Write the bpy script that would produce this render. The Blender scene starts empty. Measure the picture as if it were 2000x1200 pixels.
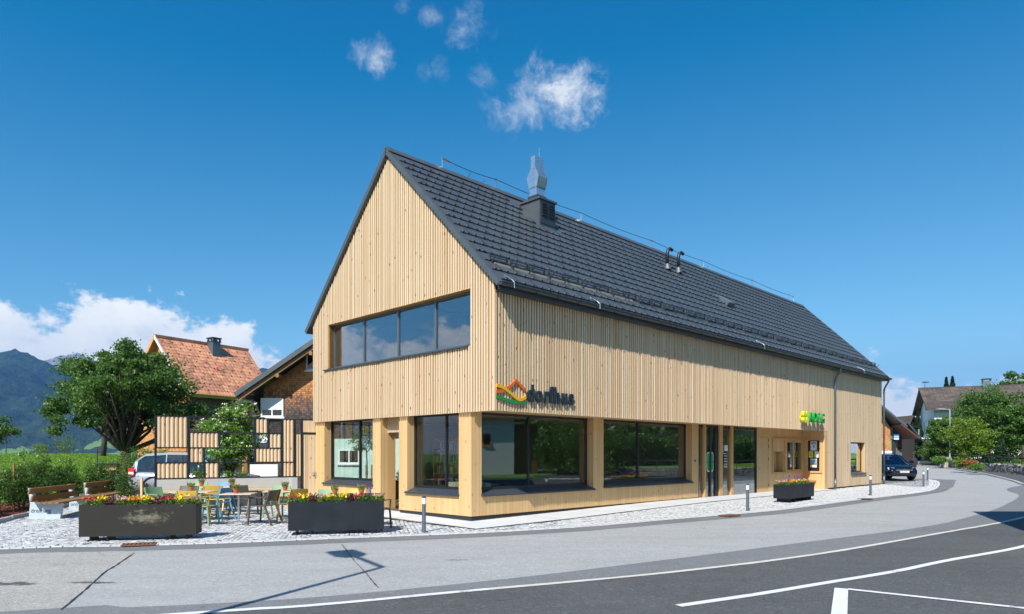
import bpy, bmesh, math, random
import numpy as np
from mathutils import Vector, Matrix, geometry
random.seed(7); RNG = np.random.default_rng(7)
R = math.radians
sc = bpy.context.scene
COL = sc.collection
# ------------------------------------------------------------ camera, light, sky, exposure
CAMZ = 1.7; FPX = 1333.0; HOR = 888.0
cam_d = bpy.data.cameras.new('camera'); cam = bpy.data.objects.new('camera', cam_d); COL.objects.link(cam)
cam.location = (0, 0, CAMZ); cam.rotation_euler = (R(90), 0, 0)
cam_d.lens = 24.0; cam_d.sensor_width = 36.0; cam_d.shift_y = (HOR-600)/2000; cam_d.clip_end = 20000; cam_d.clip_start = .1
sc.camera = cam
sc.view_settings.view_transform = 'Standard'; sc.view_settings.look = 'None'
sc.view_settings.gamma = 1; sc.view_settings.use_curve_mapping = False
sc.view_settings.exposure = 0.68
SUN_EL = R(44); SUN_AZ = R(23)      # light travels away from the camera, 23 degrees to the right
sd = bpy.data.lights.new('sun', 'SUN'); sd.energy = 4.4; sd.angle = R(.5); sd.color = (1, .955, .88)
sun = bpy.data.objects.new('sun', sd); COL.objects.link(sun); sun.location = (-20, -40, 60)
LDIR = Vector((math.sin(SUN_AZ)*math.cos(SUN_EL), math.cos(SUN_AZ)*math.cos(SUN_EL), -math.sin(SUN_EL)))
sun.rotation_euler = LDIR.to_track_quat('-Z', 'Y').to_euler()
sc.cycles.max_bounces = 7; sc.cycles.transparent_max_bounces = 10; sc.cycles.volume_bounces = 0
sc.cycles.diffuse_bounces = 3; sc.cycles.glossy_bounces = 3; sc.cycles.transmission_bounces = 3
sc.cycles.caustics_reflective = False; sc.cycles.caustics_refractive = False

class NT:
    """small helper round a node tree"""
    def __init__(s, nt): s.nt = nt; s.nt.nodes.clear()
    def n(s, t, **kw):
        nd = s.nt.nodes.new(t); ins = kw.pop('ins', {})
        for k, v in kw.items(): setattr(nd, k, v)
        for k, v in ins.items(): s.set(nd.inputs[k], v)
        return nd
    def set(s, sock, v):
        if hasattr(v, 'is_output') or isinstance(v, bpy.types.NodeSocket): s.nt.links.new(v, sock)
        elif isinstance(v, (tuple, list)) and sock.type == 'RGBA' and len(v) == 3: sock.default_value = (*v, 1)
        else: sock.default_value = v
    def m(s, op, a, b=None, c=None, clamp=False):
        nd = s.nt.nodes.new('ShaderNodeMath'); nd.operation = op; nd.use_clamp = clamp
        for i, v in enumerate((a, b, c)):
            if v is not None: s.set(nd.inputs[i], v)
        return nd.outputs[0]
    def vm(s, op, a, b=None, scale=None):
        nd = s.nt.nodes.new('ShaderNodeVectorMath'); nd.operation = op
        s.set(nd.inputs[0], a)
        if b is not None: s.set(nd.inputs[1], b)
        if scale is not None: s.set(nd.inputs[3], scale)
        return nd.outputs[1] if op in ('LENGTH', 'DOT_PRODUCT', 'DISTANCE') else nd.outputs[0]
    def noise(s, vec, scale, detail=3, rough=.5, dist=0):
        nd = s.n('ShaderNodeTexNoise', ins={'Vector': vec, 'Scale': scale, 'Detail': detail, 'Roughness': rough, 'Distortion': dist})
        return nd.outputs[0]
    def mapr(s, v, a, b, c=0., d=1., smooth=False):
        nd = s.n('ShaderNodeMapRange', ins={'Value': v, 'From Min': a, 'From Max': b, 'To Min': c, 'To Max': d})
        if smooth: nd.interpolation_type = 'SMOOTHSTEP'
        return nd.outputs[0]
    def mix(s, f, a, b, mode='MIX'):
        nd = s.nt.nodes.new('ShaderNodeMix'); nd.data_type = 'RGBA'; nd.blend_type = mode
        s.set(nd.inputs[0], f); s.set(nd.inputs[6], a); s.set(nd.inputs[7], b)
        return nd.outputs[2]
    def ramp(s, f, stops):
        nd = s.nt.nodes.new('ShaderNodeValToRGB'); s.set(nd.inputs[0], f); cr = nd.color_ramp
        while len(cr.elements) < len(stops): cr.elements.new(.5)
        for e, (p, c) in zip(cr.elements, stops):
            e.position = p; e.color = (*c, 1)
        return nd.outputs[0]
    def xyz(s, v):
        nd = s.nt.nodes.new('ShaderNodeSeparateXYZ'); s.set(nd.inputs[0], v); return nd.outputs
    def comb(s, x, y, z):
        nd = s.nt.nodes.new('ShaderNodeCombineXYZ')
        for i, v in enumerate((x, y, z)): s.set(nd.inputs[i], v)
        return nd.outputs[0]

SKYK = (1., 1.2, 1.06); SKYS = (.084, .048, 0)
world = bpy.data.worlds.new('World'); sc.world = world; world.use_nodes = True
w = NT(world.node_tree)
sky = w.n('ShaderNodeTexSky', sky_type='NISHITA', sun_disc=False, sun_elevation=SUN_EL, sun_rotation=R(203),
          altitude=600, air_density=1.0, dust_density=.35, ozone_density=2.2)
sk1 = w.vm('SCALE', sky.outputs[0], scale=.088)
# the deep polarised blue of the photograph: less red overhead, pale blue low down
skc = w.vm('MAXIMUM', w.vm('MULTIPLY', w.vm('SUBTRACT', sk1, SKYS), SKYK), (.002, .01, .02))
gen0 = w.n('ShaderNodeTexCoord').outputs['Generated']
skc = w.mix(w.mapr(w.xyz(gen0)[2], .02, .20, .85, 0, True), skc, (.27, .43, .60))
bg = w.n('ShaderNodeBackground', ins={'Color': skc, 'Strength': 1.0})
gen = w.n('ShaderNodeTexCoord').outputs['Generated']
dx, dy, dz = w.xyz(gen)
# cumulus bank low over the valley all the way round, higher towards the left
top = w.m('MULTIPLY_ADD', w.m('MAXIMUM', dx, -.62), -.085, .138)
top = w.m('MULTIPLY_ADD', w.m('MINIMUM', w.m('ADD', dx, .72), 0.), .09, top)
fb = w.noise(w.vm('MULTIPLY', gen, (1, 1, 1.5)), 7.0, 11, .62)
off = w.vm('ADD', w.vm('MULTIPLY', gen, (1, 1, 1.5)), (-.012, -.012, .03))
fb2 = w.noise(off, 7.0, 5, .55)
lo = w.noise(gen, 2.3, 2, .5)
dens = w.m('ADD', w.m('DIVIDE', w.m('SUBTRACT', top, dz), .05), w.m('ADD', w.m('MULTIPLY', w.m('SUBTRACT', fb, .5), 5.5), w.m('MULTIPLY', w.m('SUBTRACT', lo, .5), 3.2)))
cm = w.mapr(dens, .0, .42, 0, 1, True)
lit = w.m('MULTIPLY_ADD', w.m('SUBTRACT', fb, fb2), 2.6, .86, clamp=True)
ccol = w.ramp(lit, [(.25, (.58, .63, .68)), (.65, (.88, .90, .88)), (1., (1., 1., .94))])
cb = w.n('ShaderNodeBackground', ins={'Color': ccol, 'Strength': .80})
# torn high wisps
wn = w.noise(w.vm('MULTIPLY', gen, (1, 1, 1)), 16, 8, .62, .5)
wn2 = w.noise(gen, 44, 6, .68, .3)
fil = w.noise(w.vm('MULTIPLY', w.vm('ADD', gen, w.vm('SCALE', w.n('ShaderNodeTexNoise', ins={'Vector': gen, 'Scale': 14., 'Detail': 4.}).outputs['Color'], scale=.10)), (1.2, .6, .8)), 70, 7, .7, 1.2)
tot = None
for px, py, r, amp in ((1110, 182, .052, 1.15), (1040, 205, .045, .62), (740, 122, .027, .85), (905, 45, .030, .5), (848, 30, .018, .30), (850, 140, .02, .3), (945, 155, .02, .28), (788, 10, .012, .4)):
    c = Vector(((px-1000)/FPX, 1, (HOR-py)/FPX)).normalized()
    dd = w.vm('LENGTH', w.vm('MULTIPLY', w.vm('SUBTRACT', gen, tuple(c)), (1, .6, 1.35)))
    a = w.m('SUBTRACT', 1.0, w.m('DIVIDE', dd, r*1.35))
    core = w.m('ADD', a, w.m('MULTIPLY', w.m('SUBTRACT', wn, .5), 3.0))
    core = w.m('ADD', core, w.m('MULTIPLY', w.m('SUBTRACT', wn2, .5), 1.5))
    a = w.m('MULTIPLY', w.mapr(core, .15, 1.5, 0, 1, True), w.mapr(fil, .25, .8, .35, 1.25))
    a = w.m('MULTIPLY', w.m('MULTIPLY', a, w.mapr(dd, r*1.9, r*1.0, 0, 1, True)), amp*1.25, clamp=True)
    tot = a if tot is None else w.m('MAXIMUM', tot, a)
wb = w.n('ShaderNodeBackground', ins={'Color': (.90, .95, 1.0), 'Strength': .62})
ms = w.n('ShaderNodeMixShader', ins={0: w.m('MULTIPLY', tot, .92), 1: bg.outputs[0], 2: wb.outputs[0]})
ms2 = w.n('ShaderNodeMixShader', ins={0: cm, 1: ms.outputs[0], 2: cb.outputs[0]})
w.n('ShaderNodeOutputWorld', ins={0: ms2.outputs[0]})

# ------------------------------------------------------------ materials
def shader(name):
    m = bpy.data.materials.new(name); m.use_nodes = True; t = NT(m.node_tree)
    b = t.n('ShaderNodeBsdfPrincipled'); o = t.n('ShaderNodeOutputMaterial', ins={0: b.outputs[0]})
    return m, t, b, o
def P(t): return t.n('ShaderNodeNewGeometry').outputs['Position']
def bump(t, b, hgt, dist, strength=1.0):
    bn = t.n('ShaderNodeBump', ins={'Height': hgt, 'Distance': dist, 'Strength': strength}); t.set(b.inputs['Normal'], bn.outputs[0])
def plain(name, c, rough=.5, metal=0., var=.08, scale=8., spec=None, bmp=0., tone=0.):
    m, t, b, o = shader(name)
    p = t.n('ShaderNodeTexCoord').outputs['Object']
    n1 = t.noise(p, scale, 4, .6); rnd = t.n('ShaderNodeObjectInfo').outputs['Random']
    f = t.m('ADD', t.m('MULTIPLY', t.m('SUBTRACT', n1, .5), 2*var*2), t.m('MULTIPLY', t.m('SUBTRACT', rnd, .5), var))
    if tone: f = t.m('ADD', f, t.m('MULTIPLY', t.m('SUBTRACT', t.n('ShaderNodeAttribute', attribute_name='tone').outputs['Fac'], .5), tone))
    col = t.mix(1., (*c,), t.comb(t.m('ADD', 1, f), t.m('ADD', 1, f), t.m('ADD', 1, f)), 'MULTIPLY')
    t.set(b.inputs['Base Color'], col); b.inputs['Roughness'].default_value = rough; b.inputs['Metallic'].default_value = metal
    t.set(b.inputs['Roughness'], t.mapr(n1, .3, .7, max(.03, rough-.08), min(1, rough+.08)))
    if spec is not None: b.inputs['Specular IOR Level'].default_value = spec
    if bmp: bump(t, b, t.noise(p, scale*6, 4, .6), bmp)
    return m
def wood(name, c1, c2, groove=0., knots=.5, rough=.62, tonevar=.5, axis='uv'):
    """softwood in object space: grain along z, per-piece tone, knots"""
    m, t, b, o = shader(name)
    p = t.n('ShaderNodeTexCoord').outputs['Object'] if axis == 'uv' else P(t)
    pos = P(t)
    grain = t.noise(t.vm('MULTIPLY', pos, (26, 26, 1.1)), 1.0, 5, .62)
    big = t.noise(t.vm('MULTIPLY', pos, (1.2, 1.2, .35)), 1.0, 3, .5)
    rnd = t.n('ShaderNodeObjectInfo').outputs['Random']
    tone = t.n('ShaderNodeAttribute', attribute_name='tone').outputs['Fac']
    f = t.m('ADD', t.m('MULTIPLY', grain, .5), t.m('MULTIPLY', big, .35))
    f = t.m('ADD', f, t.m('MULTIPLY', t.m('SUBTRACT', t.m('FRACT', t.m('ADD', rnd, tone)), .5), tonevar))
    if groove:
        x, y, z = t.xyz(p); s = t.m('DIVIDE', t.m('ADD', x, y), groove)
        wn_ = t.n('ShaderNodeTexWhiteNoise', noise_dimensions='1D', ins={'W': t.m('FLOOR', s)}).outputs['Value']
        f = t.m('ADD', f, t.m('MULTIPLY', t.m('SUBTRACT', wn_, .5), .34))
        fr = t.m('FRACT', s); line = t.m('ADD', t.m('LESS_THAN', fr, .03), t.m('GREATER_THAN', fr, .97), clamp=True)
    col = t.mix(t.m('ADD', f, .02, clamp=True), c1, c2)
    vo = t.n('ShaderNodeTexVoronoi', feature='F1', ins={'Vector': t.vm('MULTIPLY', pos, (7, 7, 3.2)), 'Scale': 1.0, 'Randomness': 1.0})
    kn = t.mapr(vo.outputs['Distance'], .08, .17, knots, 0)
    rr = t.xyz(vo.outputs['Color'])[0]
    kn = t.m('MULTIPLY', kn, t.m('GREATER_THAN', rr, .45))
    col = t.mix(kn, col, (c1[0]*.35, c1[1]*.25, c1[2]*.18))
    hgt = grain
    if groove:
        col = t.mix(t.m('MULTIPLY', line, .55), col, (c1[0]*.35, c1[1]*.28, c1[2]*.2)); hgt = t.m('SUBTRACT', grain, t.m('MULTIPLY', line, 2.))
    t.set(b.inputs['Base Color'], col); b.inputs['Roughness'].default_value = rough; b.inputs['Specular IOR Level'].default_value = .3
    bump(t, b, hgt, .002, .6)
    return m
def asphalt(name, c, var=.12, stains=()):
    m, t, b, o = shader(name); p = P(t)
    n1 = t.noise(p, .35, 5, .6); n2 = t.noise(p, 3.1, 5, .65); n3 = t.noise(p, 60, 3, .7)
    vo = t.n('ShaderNodeTexVoronoi', ins={'Vector': p, 'Scale': 75.}); sp = t.xyz(vo.outputs['Color'])[0]
    f = t.m('MULTIPLY_ADD', t.m('SUBTRACT', n1, .5), var*2.2, 1)
    f = t.m('MULTIPLY_ADD', t.m('SUBTRACT', n2, .5), var*1.5, f)
    f = t.m('MULTIPLY_ADD', t.m('SUBTRACT', n3, .5), var*2.5, f)
    f = t.m('MULTIPLY_ADD', t.m('SUBTRACT', sp, .5), var*3.2, f)
    vo2 = t.n('ShaderNodeTexVoronoi', ins={'Vector': p, 'Scale': 27.}); s2 = t.xyz(vo2.outputs['Color'])[1]
    f = t.m('ADD', f, t.m('MULTIPLY', t.m('GREATER_THAN', s2, .93), var*1.6))
    n4 = t.noise(t.vm('MULTIPLY', p, (.35, 1.6, 1)), 1.1, 4, .55)
    f = t.m('MULTIPLY_ADD', t.m('SUBTRACT', n4, .5), var*2.0, f)
    col = t.mix(1., c, t.comb(f, f, f), 'MULTIPLY')
    wet = None
    for (x, y, rx, ry) in stains:
        d = t.vm('LENGTH', t.vm('MULTIPLY', t.vm('SUBTRACT', p, (x, y, 0)), (1/rx, 1/ry, 0)))
        a = t.m('SUBTRACT', 1.0, d); a = t.m('ADD', a, t.m('MULTIPLY', t.m('SUBTRACT', t.noise(p, 7, 6, .75), .5), 2.4))
        a = t.mapr(a, .35, .6, 0, .82); wet = a if wet is None else t.m('MAXIMUM', wet, a)
    if wet is not None: col = t.mix(wet, col, (c[0]*.12, c[1]*.12, c[2]*.12))
    # fine irregular cracks
    cr = t.n('ShaderNodeTexVoronoi', feature='DISTANCE_TO_EDGE', ins={'Vector': t.vm('ADD', p, t.vm('SCALE', t.n('ShaderNodeTexNoise', ins={'Vector': p, 'Scale': 1.6, 'Detail': 6.}).outputs['Color'], scale=.9)), 'Scale': .21})
    ck = t.m('MULTIPLY', t.m('LESS_THAN', cr.outputs['Distance'], .0012), t.m('GREATER_THAN', t.noise(p, .8, 2), .56))
    col = t.mix(t.m('MULTIPLY', ck, .5), col, (c[0]*.25, c[1]*.25, c[2]*.25))
    t.set(b.inputs['Base Color'], col); b.inputs['Roughness'].default_value = .88; b.inputs['Specular IOR Level'].default_value = .25
    bump(t, b, t.m('ADD', n3, t.m('MULTIPLY', sp, .6)), .004, .7)
    return m
def leafmat(name, c1, c2, trans=.35, rough=.45):
    m, t, b, o = shader(name); p = P(t)
    n1 = t.noise(p, 1.7, 3, .6); n2 = t.noise(p, 23, 2, .6)
    lt = t.n('ShaderNodeAttribute', attribute_name='tone').outputs['Fac']
    f = t.m('ADD', t.m('MULTIPLY', n1, .75), t.m('MULTIPLY', n2, .55)); f = t.m('ADD', t.mapr(f, .40, 1.0), t.m('MULTIPLY', t.m('SUBTRACT', lt, .5), .55))
    f = t.m('ADD', f, t.m('MULTIPLY', t.m('SUBTRACT', t.n('ShaderNodeObjectInfo').outputs['Random'], .5), .25), clamp=True)
    col = t.mix(f, c1, c2)
    t.set(b.inputs['Base Color'], col); b.inputs['Roughness'].default_value = rough; b.inputs['Specular IOR Level'].default_value = .35
    tr = t.n('ShaderNodeBsdfTranslucent', ins={'Color': t.mix(.5, col, (c2[0]*1.5, c2[1]*1.3, c2[2]*.4))})
    mx = t.n('ShaderNodeMixShader', ins={0: trans, 1: b.outputs[0], 2: tr.outputs[0]}); t.set(o.inputs[0], mx.outputs[0])
    return m
def glassmat(name, boost=1.9, tint=(.80, .86, .84), floor=.02):
    m, t, b, o = shader(name); t.nt.nodes.remove(b)
    ge = t.n('ShaderNodeNewGeometry').outputs; c_ = t.m('ABSOLUTE', t.vm('DOT_PRODUCT', ge['Normal'], ge['Incoming']))
    fr = t.m('MULTIPLY_ADD', t.m('POWER', t.m('SUBTRACT', 1., c_), 5.), .96, .04)      # Schlick, the same from both sides of the thin pane
    f = t.m('ADD', t.m('MULTIPLY', fr, boost), floor, clamp=True)
    wv = t.noise(P(t), .9, 2, .5)
    bn = t.n('ShaderNodeBump', ins={'Height': wv, 'Distance': .0012, 'Strength': .25}).outputs[0]
    gl = t.n('ShaderNodeBsdfGlossy', ins={'Color': (.92, .96, 1.), 'Roughness': .0, 'Normal': bn})
    tr = t.n('ShaderNodeBsdfTransparent', ins={'Color': tint})
    mx = t.n('ShaderNodeMixShader', ins={0: f, 1: tr.outputs[0], 2: gl.outputs[0]}); t.set(o.inputs[0], mx.outputs[0])
    return m
def shingle(name, stops, sx=.10, sz=.11, split=None):
    """small wooden wall shingles: colour per shingle; weathering that follows height where split is given"""
    m, t, b, o = shader(name); p = t.n('ShaderNodeTexCoord').outputs['Object']
    x, y, z = t.xyz(p); row = t.m('FLOOR', t.m('DIVIDE', z, sz))
    ofs = t.n('ShaderNodeTexWhiteNoise', noise_dimensions='1D', ins={'W': row}).outputs['Value']
    s = t.m('ADD', t.m('DIVIDE', t.m('ADD', x, t.m('MULTIPLY', y, 1.003)), sx), ofs)
    cell = t.n('ShaderNodeTexWhiteNoise', noise_dimensions='2D', ins={'Vector': t.comb(t.m('FLOOR', s), row, 0)}).outputs['Value']
    f = t.m('ADD', t.m('MULTIPLY', cell, .45), t.m('MULTIPLY', t.noise(p, 1.1, 4, .6), .6))
    if split:
        f = t.m('ADD', f, t.mapr(t.m('ADD', z, t.m('MULTIPLY', t.noise(p, 1.6, 4, .6), 1.4)), split[0], split[1], -.45, .40))
    col = t.ramp(f, stops)
    fz = t.m('FRACT', t.m('DIVIDE', z, sz)); lz = t.m('LESS_THAN', fz, .14); lx = t.m('LESS_THAN', t.m('FRACT', s), .08)
    col = t.mix(t.m('MULTIPLY', t.m('MAXIMUM', lz, lx), .6), col, tuple(k*.3 for k in stops[0][1]))
    t.set(b.inputs['Base Color'], col); b.inputs['Roughness'].default_value = .85
    bump(t, b, t.m('SUBTRACT', t.m('MULTIPLY', fz, -1.), t.m('MULTIPLY', lx, .6)), .02, .8)
    return m

def roadpaint():
    m, t, b, o = shader('road_paint'); p = P(t)
    a = t.m('ADD', t.noise(p, 2.2, 5, .7), t.m('MULTIPLY', t.noise(p, 55, 3, .7), .55))
    worn = t.mapr(a, .86, .97, 0, .8); dirt = t.noise(p, 6, 5, .7)
    col = t.mix(dirt, (.56, .57, .56), (.80, .81, .81)); t.set(b.inputs['Base Color'], t.mix(worn, col, (.13, .13, .13))); b.inputs['Roughness'].default_value = .65
    bump(t, b, t.noise(p, 60, 3, .7), .003, .6); return m
M = {}
M['slat'] = wood('slat_wood', (.54, .345, .180), (.79, .65, .465), knots=.95, tonevar=.30)
M['board'] = wood('board_wood', (.56, .335, .135), (.76, .52, .265), groove=.12, knots=.7, tonevar=.0)
M['trim'] = wood('trim_wood', (.50, .28, .10), (.70, .44, .19), knots=.2, tonevar=.2)
M['backing'] = wood('backing_wood', (.20, .105, .04), (.34, .19, .08), knots=.1)
M['bench_wood'] = wood('bench_wood', (.20, .105, .035), (.36, .20, .075), knots=.2, tonevar=.25)
M['seat_wood'] = wood('seat_wood', (.55, .36, .17), (.74, .54, .30), knots=.2)
M['table_top'] = plain('table_top', (.62, .50, .38), .45, var=.06)
M['metal_roof'] = plain('roof_metal', (.072, .083, .092), .40, .0, var=.10, scale=2., spec=.7)
M['dark_metal'] = plain('dark_metal', (.035, .042, .050), .42, .0, var=.06, spec=.6)
M['frame'] = plain('window_frame', (.014, .015, .017), .45, var=.05)
M['sill'] = plain('sill_metal', (.040, .050, .062), .38, .0, var=.05, spec=.6)
M['steel'] = plain('stainless_steel', (.62, .65, .68), .30, .88, var=.04)
M['zinc'] = plain('zinc_metal', (.16, .19, .22), .45, .6, var=.05)
M['black_steel'] = plain('black_steel', (.013, .016, .021), .5, .0, var=.25, scale=3, spec=.35)
M['plinth'] = plain('plinth', (.022, .023, .025), .7)
M['concrete'] = plain('concrete', (.44, .44, .42), .85, var=.08, scale=3, bmp=.002)
M['slab'] = plain('slab', (.60, .61, .61), .8, var=.07, scale=1.3, bmp=.002)
M['granite'] = plain('granite_sett', (.50, .505, .51), .8, var=.16, scale=30, bmp=.004, tone=.5)
M['kerbg'] = plain('kerb_granite', (.56, .56, .55), .8, var=.14, scale=20, bmp=.003, tone=.3)
M['joint'] = plain('joint_grit', (.065, .063, .06), .95, var=.15, scale=12)
M['white_paint'] = roadpaint()
M['beige_line'] = plain('beige_line', (.55, .52, .46), .8, var=.14, scale=6)
M['white'] = plain('white_plaster', (.74, .75, .76), .85, var=.03, scale=2)
M['render_mint'] = plain('mint_render', (.50, .66, .60), .85, var=.04, scale=2)
M['stone_cheek'] = plain('bench_cheek_concrete', (.50, .58, .64), .7, var=.05, scale=6)
M['terracotta'] = plain('terracotta', (.42, .10, .035), .8, var=.12)
M['mulch'] = plain('bark_mulch', (.20, .055, .028), .95, var=.5, scale=22, bmp=.02)
M['soil'] = plain('soil', (.05, .035, .025), .95, var=.3)
M['bark'] = plain('bark', (.085, .062, .045), .95, var=.35, scale=9, bmp=.02)
M['interior'] = plain('interior_wall', (.30, .27, .22), .8)
M['interior_dark'] = plain('interior_floor', (.10, .085, .07), .6)
M['glass'] = glassmat('window_glass', 1.3, (.93, .96, .95), .0)
M['glass_up'] = glassmat('upper_window_glass', 4.0, (.86, .88, .88), floor=.02)
M['glass_shop'] = glassmat('shop_window_glass', 3.3, (.80, .84, .83), .0)
M['carglass'] = glassmat('car_glass', 2.0, (.25, .30, .30), .03)
M['asphalt'] = asphalt('asphalt_light', (.345, .345, .335), .12, stains=((-6.55, 8.95, .55, .2), (-5.55, 9.05, .6, .12), (-.9, 11.0, .35, .06)))
M['asphalt_warm'] = asphalt('asphalt_warm', (.36, .345, .315), .17, stains=((-6.55, 8.95, .55, .2), (-5.55, 9.05, .6, .12)))
M['asphalt_mid'] = asphalt('asphalt_mid', (.180, .184, .186), .12)
M['asphalt_dark'] = asphalt('asphalt_dark', (.092, .094, .096), .19)
M['tar'] = plain('tar', (.05, .05, .05), .6)
M['leaf_pear'] = leafmat('pear_leaf', (.036, .092, .022), (.14, .25, .055))
M['leaf_hedge'] = leafmat('hedge_leaf', (.028, .072, .014), (.12, .22, .035), rough=.35)
M['leaf_elder'] = leafmat('elder_leaf', (.09, .19, .03), (.24, .40, .08))
M['meadow'] = leafmat('meadow_blade', (.13, .26, .03), (.24, .40, .06), .3)
M['leaf_bright'] = leafmat('bright_leaf', (.09, .17, .02), (.26, .36, .05))
M['leaf_mid'] = leafmat('mid_leaf', (.05, .115, .022), (.15, .26, .055))
M['leaf_dark'] = leafmat('conifer_needle', (.012, .035, .014), (.04, .085, .03), .15)
M['leaf_red'] = leafmat('red_leaf', (.07, .012, .016), (.18, .03, .035))
M['leaf_rust'] = leafmat('rust_leaf', (.30, .12, .04), (.50, .25, .09))
M['blossom'] = plain('blossom', (.72, .74, .55), .8)
def petal(n, c): M[n] = plain(n+'_petal', c, .6, var=.12)
petal('yellow', (.80, .52, .01)); petal('orange', (.75, .26, .01)); petal('red', (.55, .02, .03)); petal('violet', (.12, .07, .42)); petal('pink', (.55, .30, .25)); petal('burgundy', (.10, .02, .03))
for n, c in (('green_pl', (.19, .31, .17)), ('yellow_pl', (.64, .40, .06)), ('blue_pl', (.09, .27, .42)), ('brown_pl', (.085, .062, .048)), ('navy_pl', (.03, .055, .10)), ('cream_pl', (.55, .52, .36))):
    M[n] = plain(n, c, .5, var=.04)
def emat(name, c): M[name] = plain(name, c, .5, var=.02)
emat('logo_orange', (.62, .12, .015)); emat('logo_yellow', (.75, .40, .01)); emat('logo_green', (.02, .22, .05)); emat('letter_dark', (.014, .026, .038))
emat('sign_green', (.008, .30, .045)); emat('sign_yellow', (.72, .72, .04)); emat('sign_blue', (.02, .30, .75)); emat('paper', (.72, .74, .76)); emat('ink', (.03, .03, .035)); emat('note_yellow', (.70, .68, .05)); emat('photo_blue', (.18, .38, .52)); emat('photo_brown', (.30, .20, .12)); emat('board_black', (.012, .012, .013)); emat('poster_red', (.6, .08, .10))
M['shingle_orange'] = shingle('orange_wall_shingles', [(.1, (.30, .11, .03)), (.5, (.58, .26, .08)), (.95, (.72, .38, .14))], .07, .09)
M['shingle_dark'] = shingle('weathered_wall_shingles', [(.0, (.035, .028, .026)), (.38, (.10, .075, .065)), (.62, (.30, .12, .045)), (.95, (.56, .25, .08))], .075, .10, (3.9, 5.7))
M['shingle_brown'] = shingle('brown_wall_shingles', [(.1, (.10, .065, .055)), (.6, (.20, .13, .10)), (.95, (.30, .17, .11))], .07, .09)
M['old_board'] = plain('old_grey_board', (.15, .14, .13), .9, var=.2)
M['dark_board'] = plain('dark_board', (.03, .026, .024), .9, var=.2)
M['tile_red'] = plain('clay_tile', (.60, .27, .155), .85, var=.25, scale=.8, tone=.5)
M['tile_brown'] = plain('brown_tile', (.115, .088, .074), .9, var=.3, scale=1., tone=.5)
M['brown_roof'] = plain('brown_roof', (.14, .06, .045), .8, var=.1)
M['green_door'] = plain('green_door', (.20, .32, .20), .7)
M['stone'] = plain('wall_stone', (.17, .165, .15), .95, var=.5, scale=2.2, bmp=.01)
M['stone_light'] = plain('wall_stone_light', (.40, .38, .33), .95, var=.3, scale=3, bmp=.01)
M['car_blue'] = plain('dark_blue_car_paint', (.003, .006, .012), .16, .0, var=.02, spec=.8)
M['car_silver'] = plain('silver_car_paint', (.44, .47, .51), .22, .3, var=.02)
M['tyre'] = plain('tyre', (.015, .015, .016), .85)
M['plastic_black'] = plain('black_plastic', (.012, .012, .013), .5)
M['light_glass'] = plain('headlight_glass', (.45, .50, .55), .12, .3)
M['light_red'] = plain('tail_light', (.55, .02, .02), .2)
M['skin'] = plain('skin', (.55, .32, .22), .55, var=.03)
M['hair'] = plain('hair', (.02, .013, .010), .6)
M['shirt'] = plain('dark_shirt', (.03, .03, .035), .8)
M['rust'] = plain('rusty_iron', (.16, .07, .04), .8, var=.3, scale=25)
M['reflect_white'] = plain('reflective_white', (.78, .80, .82), .4)
def stained_steel():
    m, t, b, o = shader('stained_black_steel'); p = t.n('ShaderNodeTexCoord').outputs['Object']
    x, y, z = t.xyz(p)
    d = t.vm('LENGTH', t.vm('MULTIPLY', t.vm('SUBTRACT', p, (1.22, 0, .45)), (1/.62, 0, 1/.22)))
    n1 = t.noise(t.vm('MULTIPLY', p, (1.6, 1.6, 2.6)), 3.2, 8, .78, .6); n2 = t.noise(t.vm('MULTIPLY', p, (3, 1, 22)), 2., 4, .6)
    a = t.m('ADD', t.m('SUBTRACT', 1., d), t.m('MULTIPLY', t.m('SUBTRACT', n1, .5), 3.2)); a = t.m('ADD', a, t.m('MULTIPLY', t.m('SUBTRACT', n2, .5), .9))
    a = t.mapr(a, .35, .95, 0, .75); a = t.m('MULTIPLY', a, t.mapr(t.noise(t.vm('MULTIPLY', p, (5, 5, 14)), 3., 6, .8), .38, .62, .25, 1.))
    base = t.mix(n1, (.016, .015, .013), (.034, .031, .024))
    t.set(b.inputs['Base Color'], t.mix(a, base, (.32, .30, .20))); b.inputs['Roughness'].default_value = .6; b.inputs['Specular IOR Level'].default_value = .3
    return m
M['stained'] = stained_steel()
def grassmat():
    m, t, b, o = shader('grass'); p = P(t)
    n1 = t.noise(p, .25, 4, .6); n2 = t.noise(p, 9, 4, .7)
    f = t.m('ADD', t.m('MULTIPLY', n1, .6), t.m('MULTIPLY', n2, .5))
    t.set(b.inputs['Base Color'], t.ramp(f, [(.25, (.07, .15, .015)), (.55, (.13, .27, .03)), (.8, (.20, .35, .05))]))
    b.inputs['Roughness'].default_value = .9; bump(t, b, n2, .08, .8)
    return m
M['grass'] = grassmat()
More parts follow.
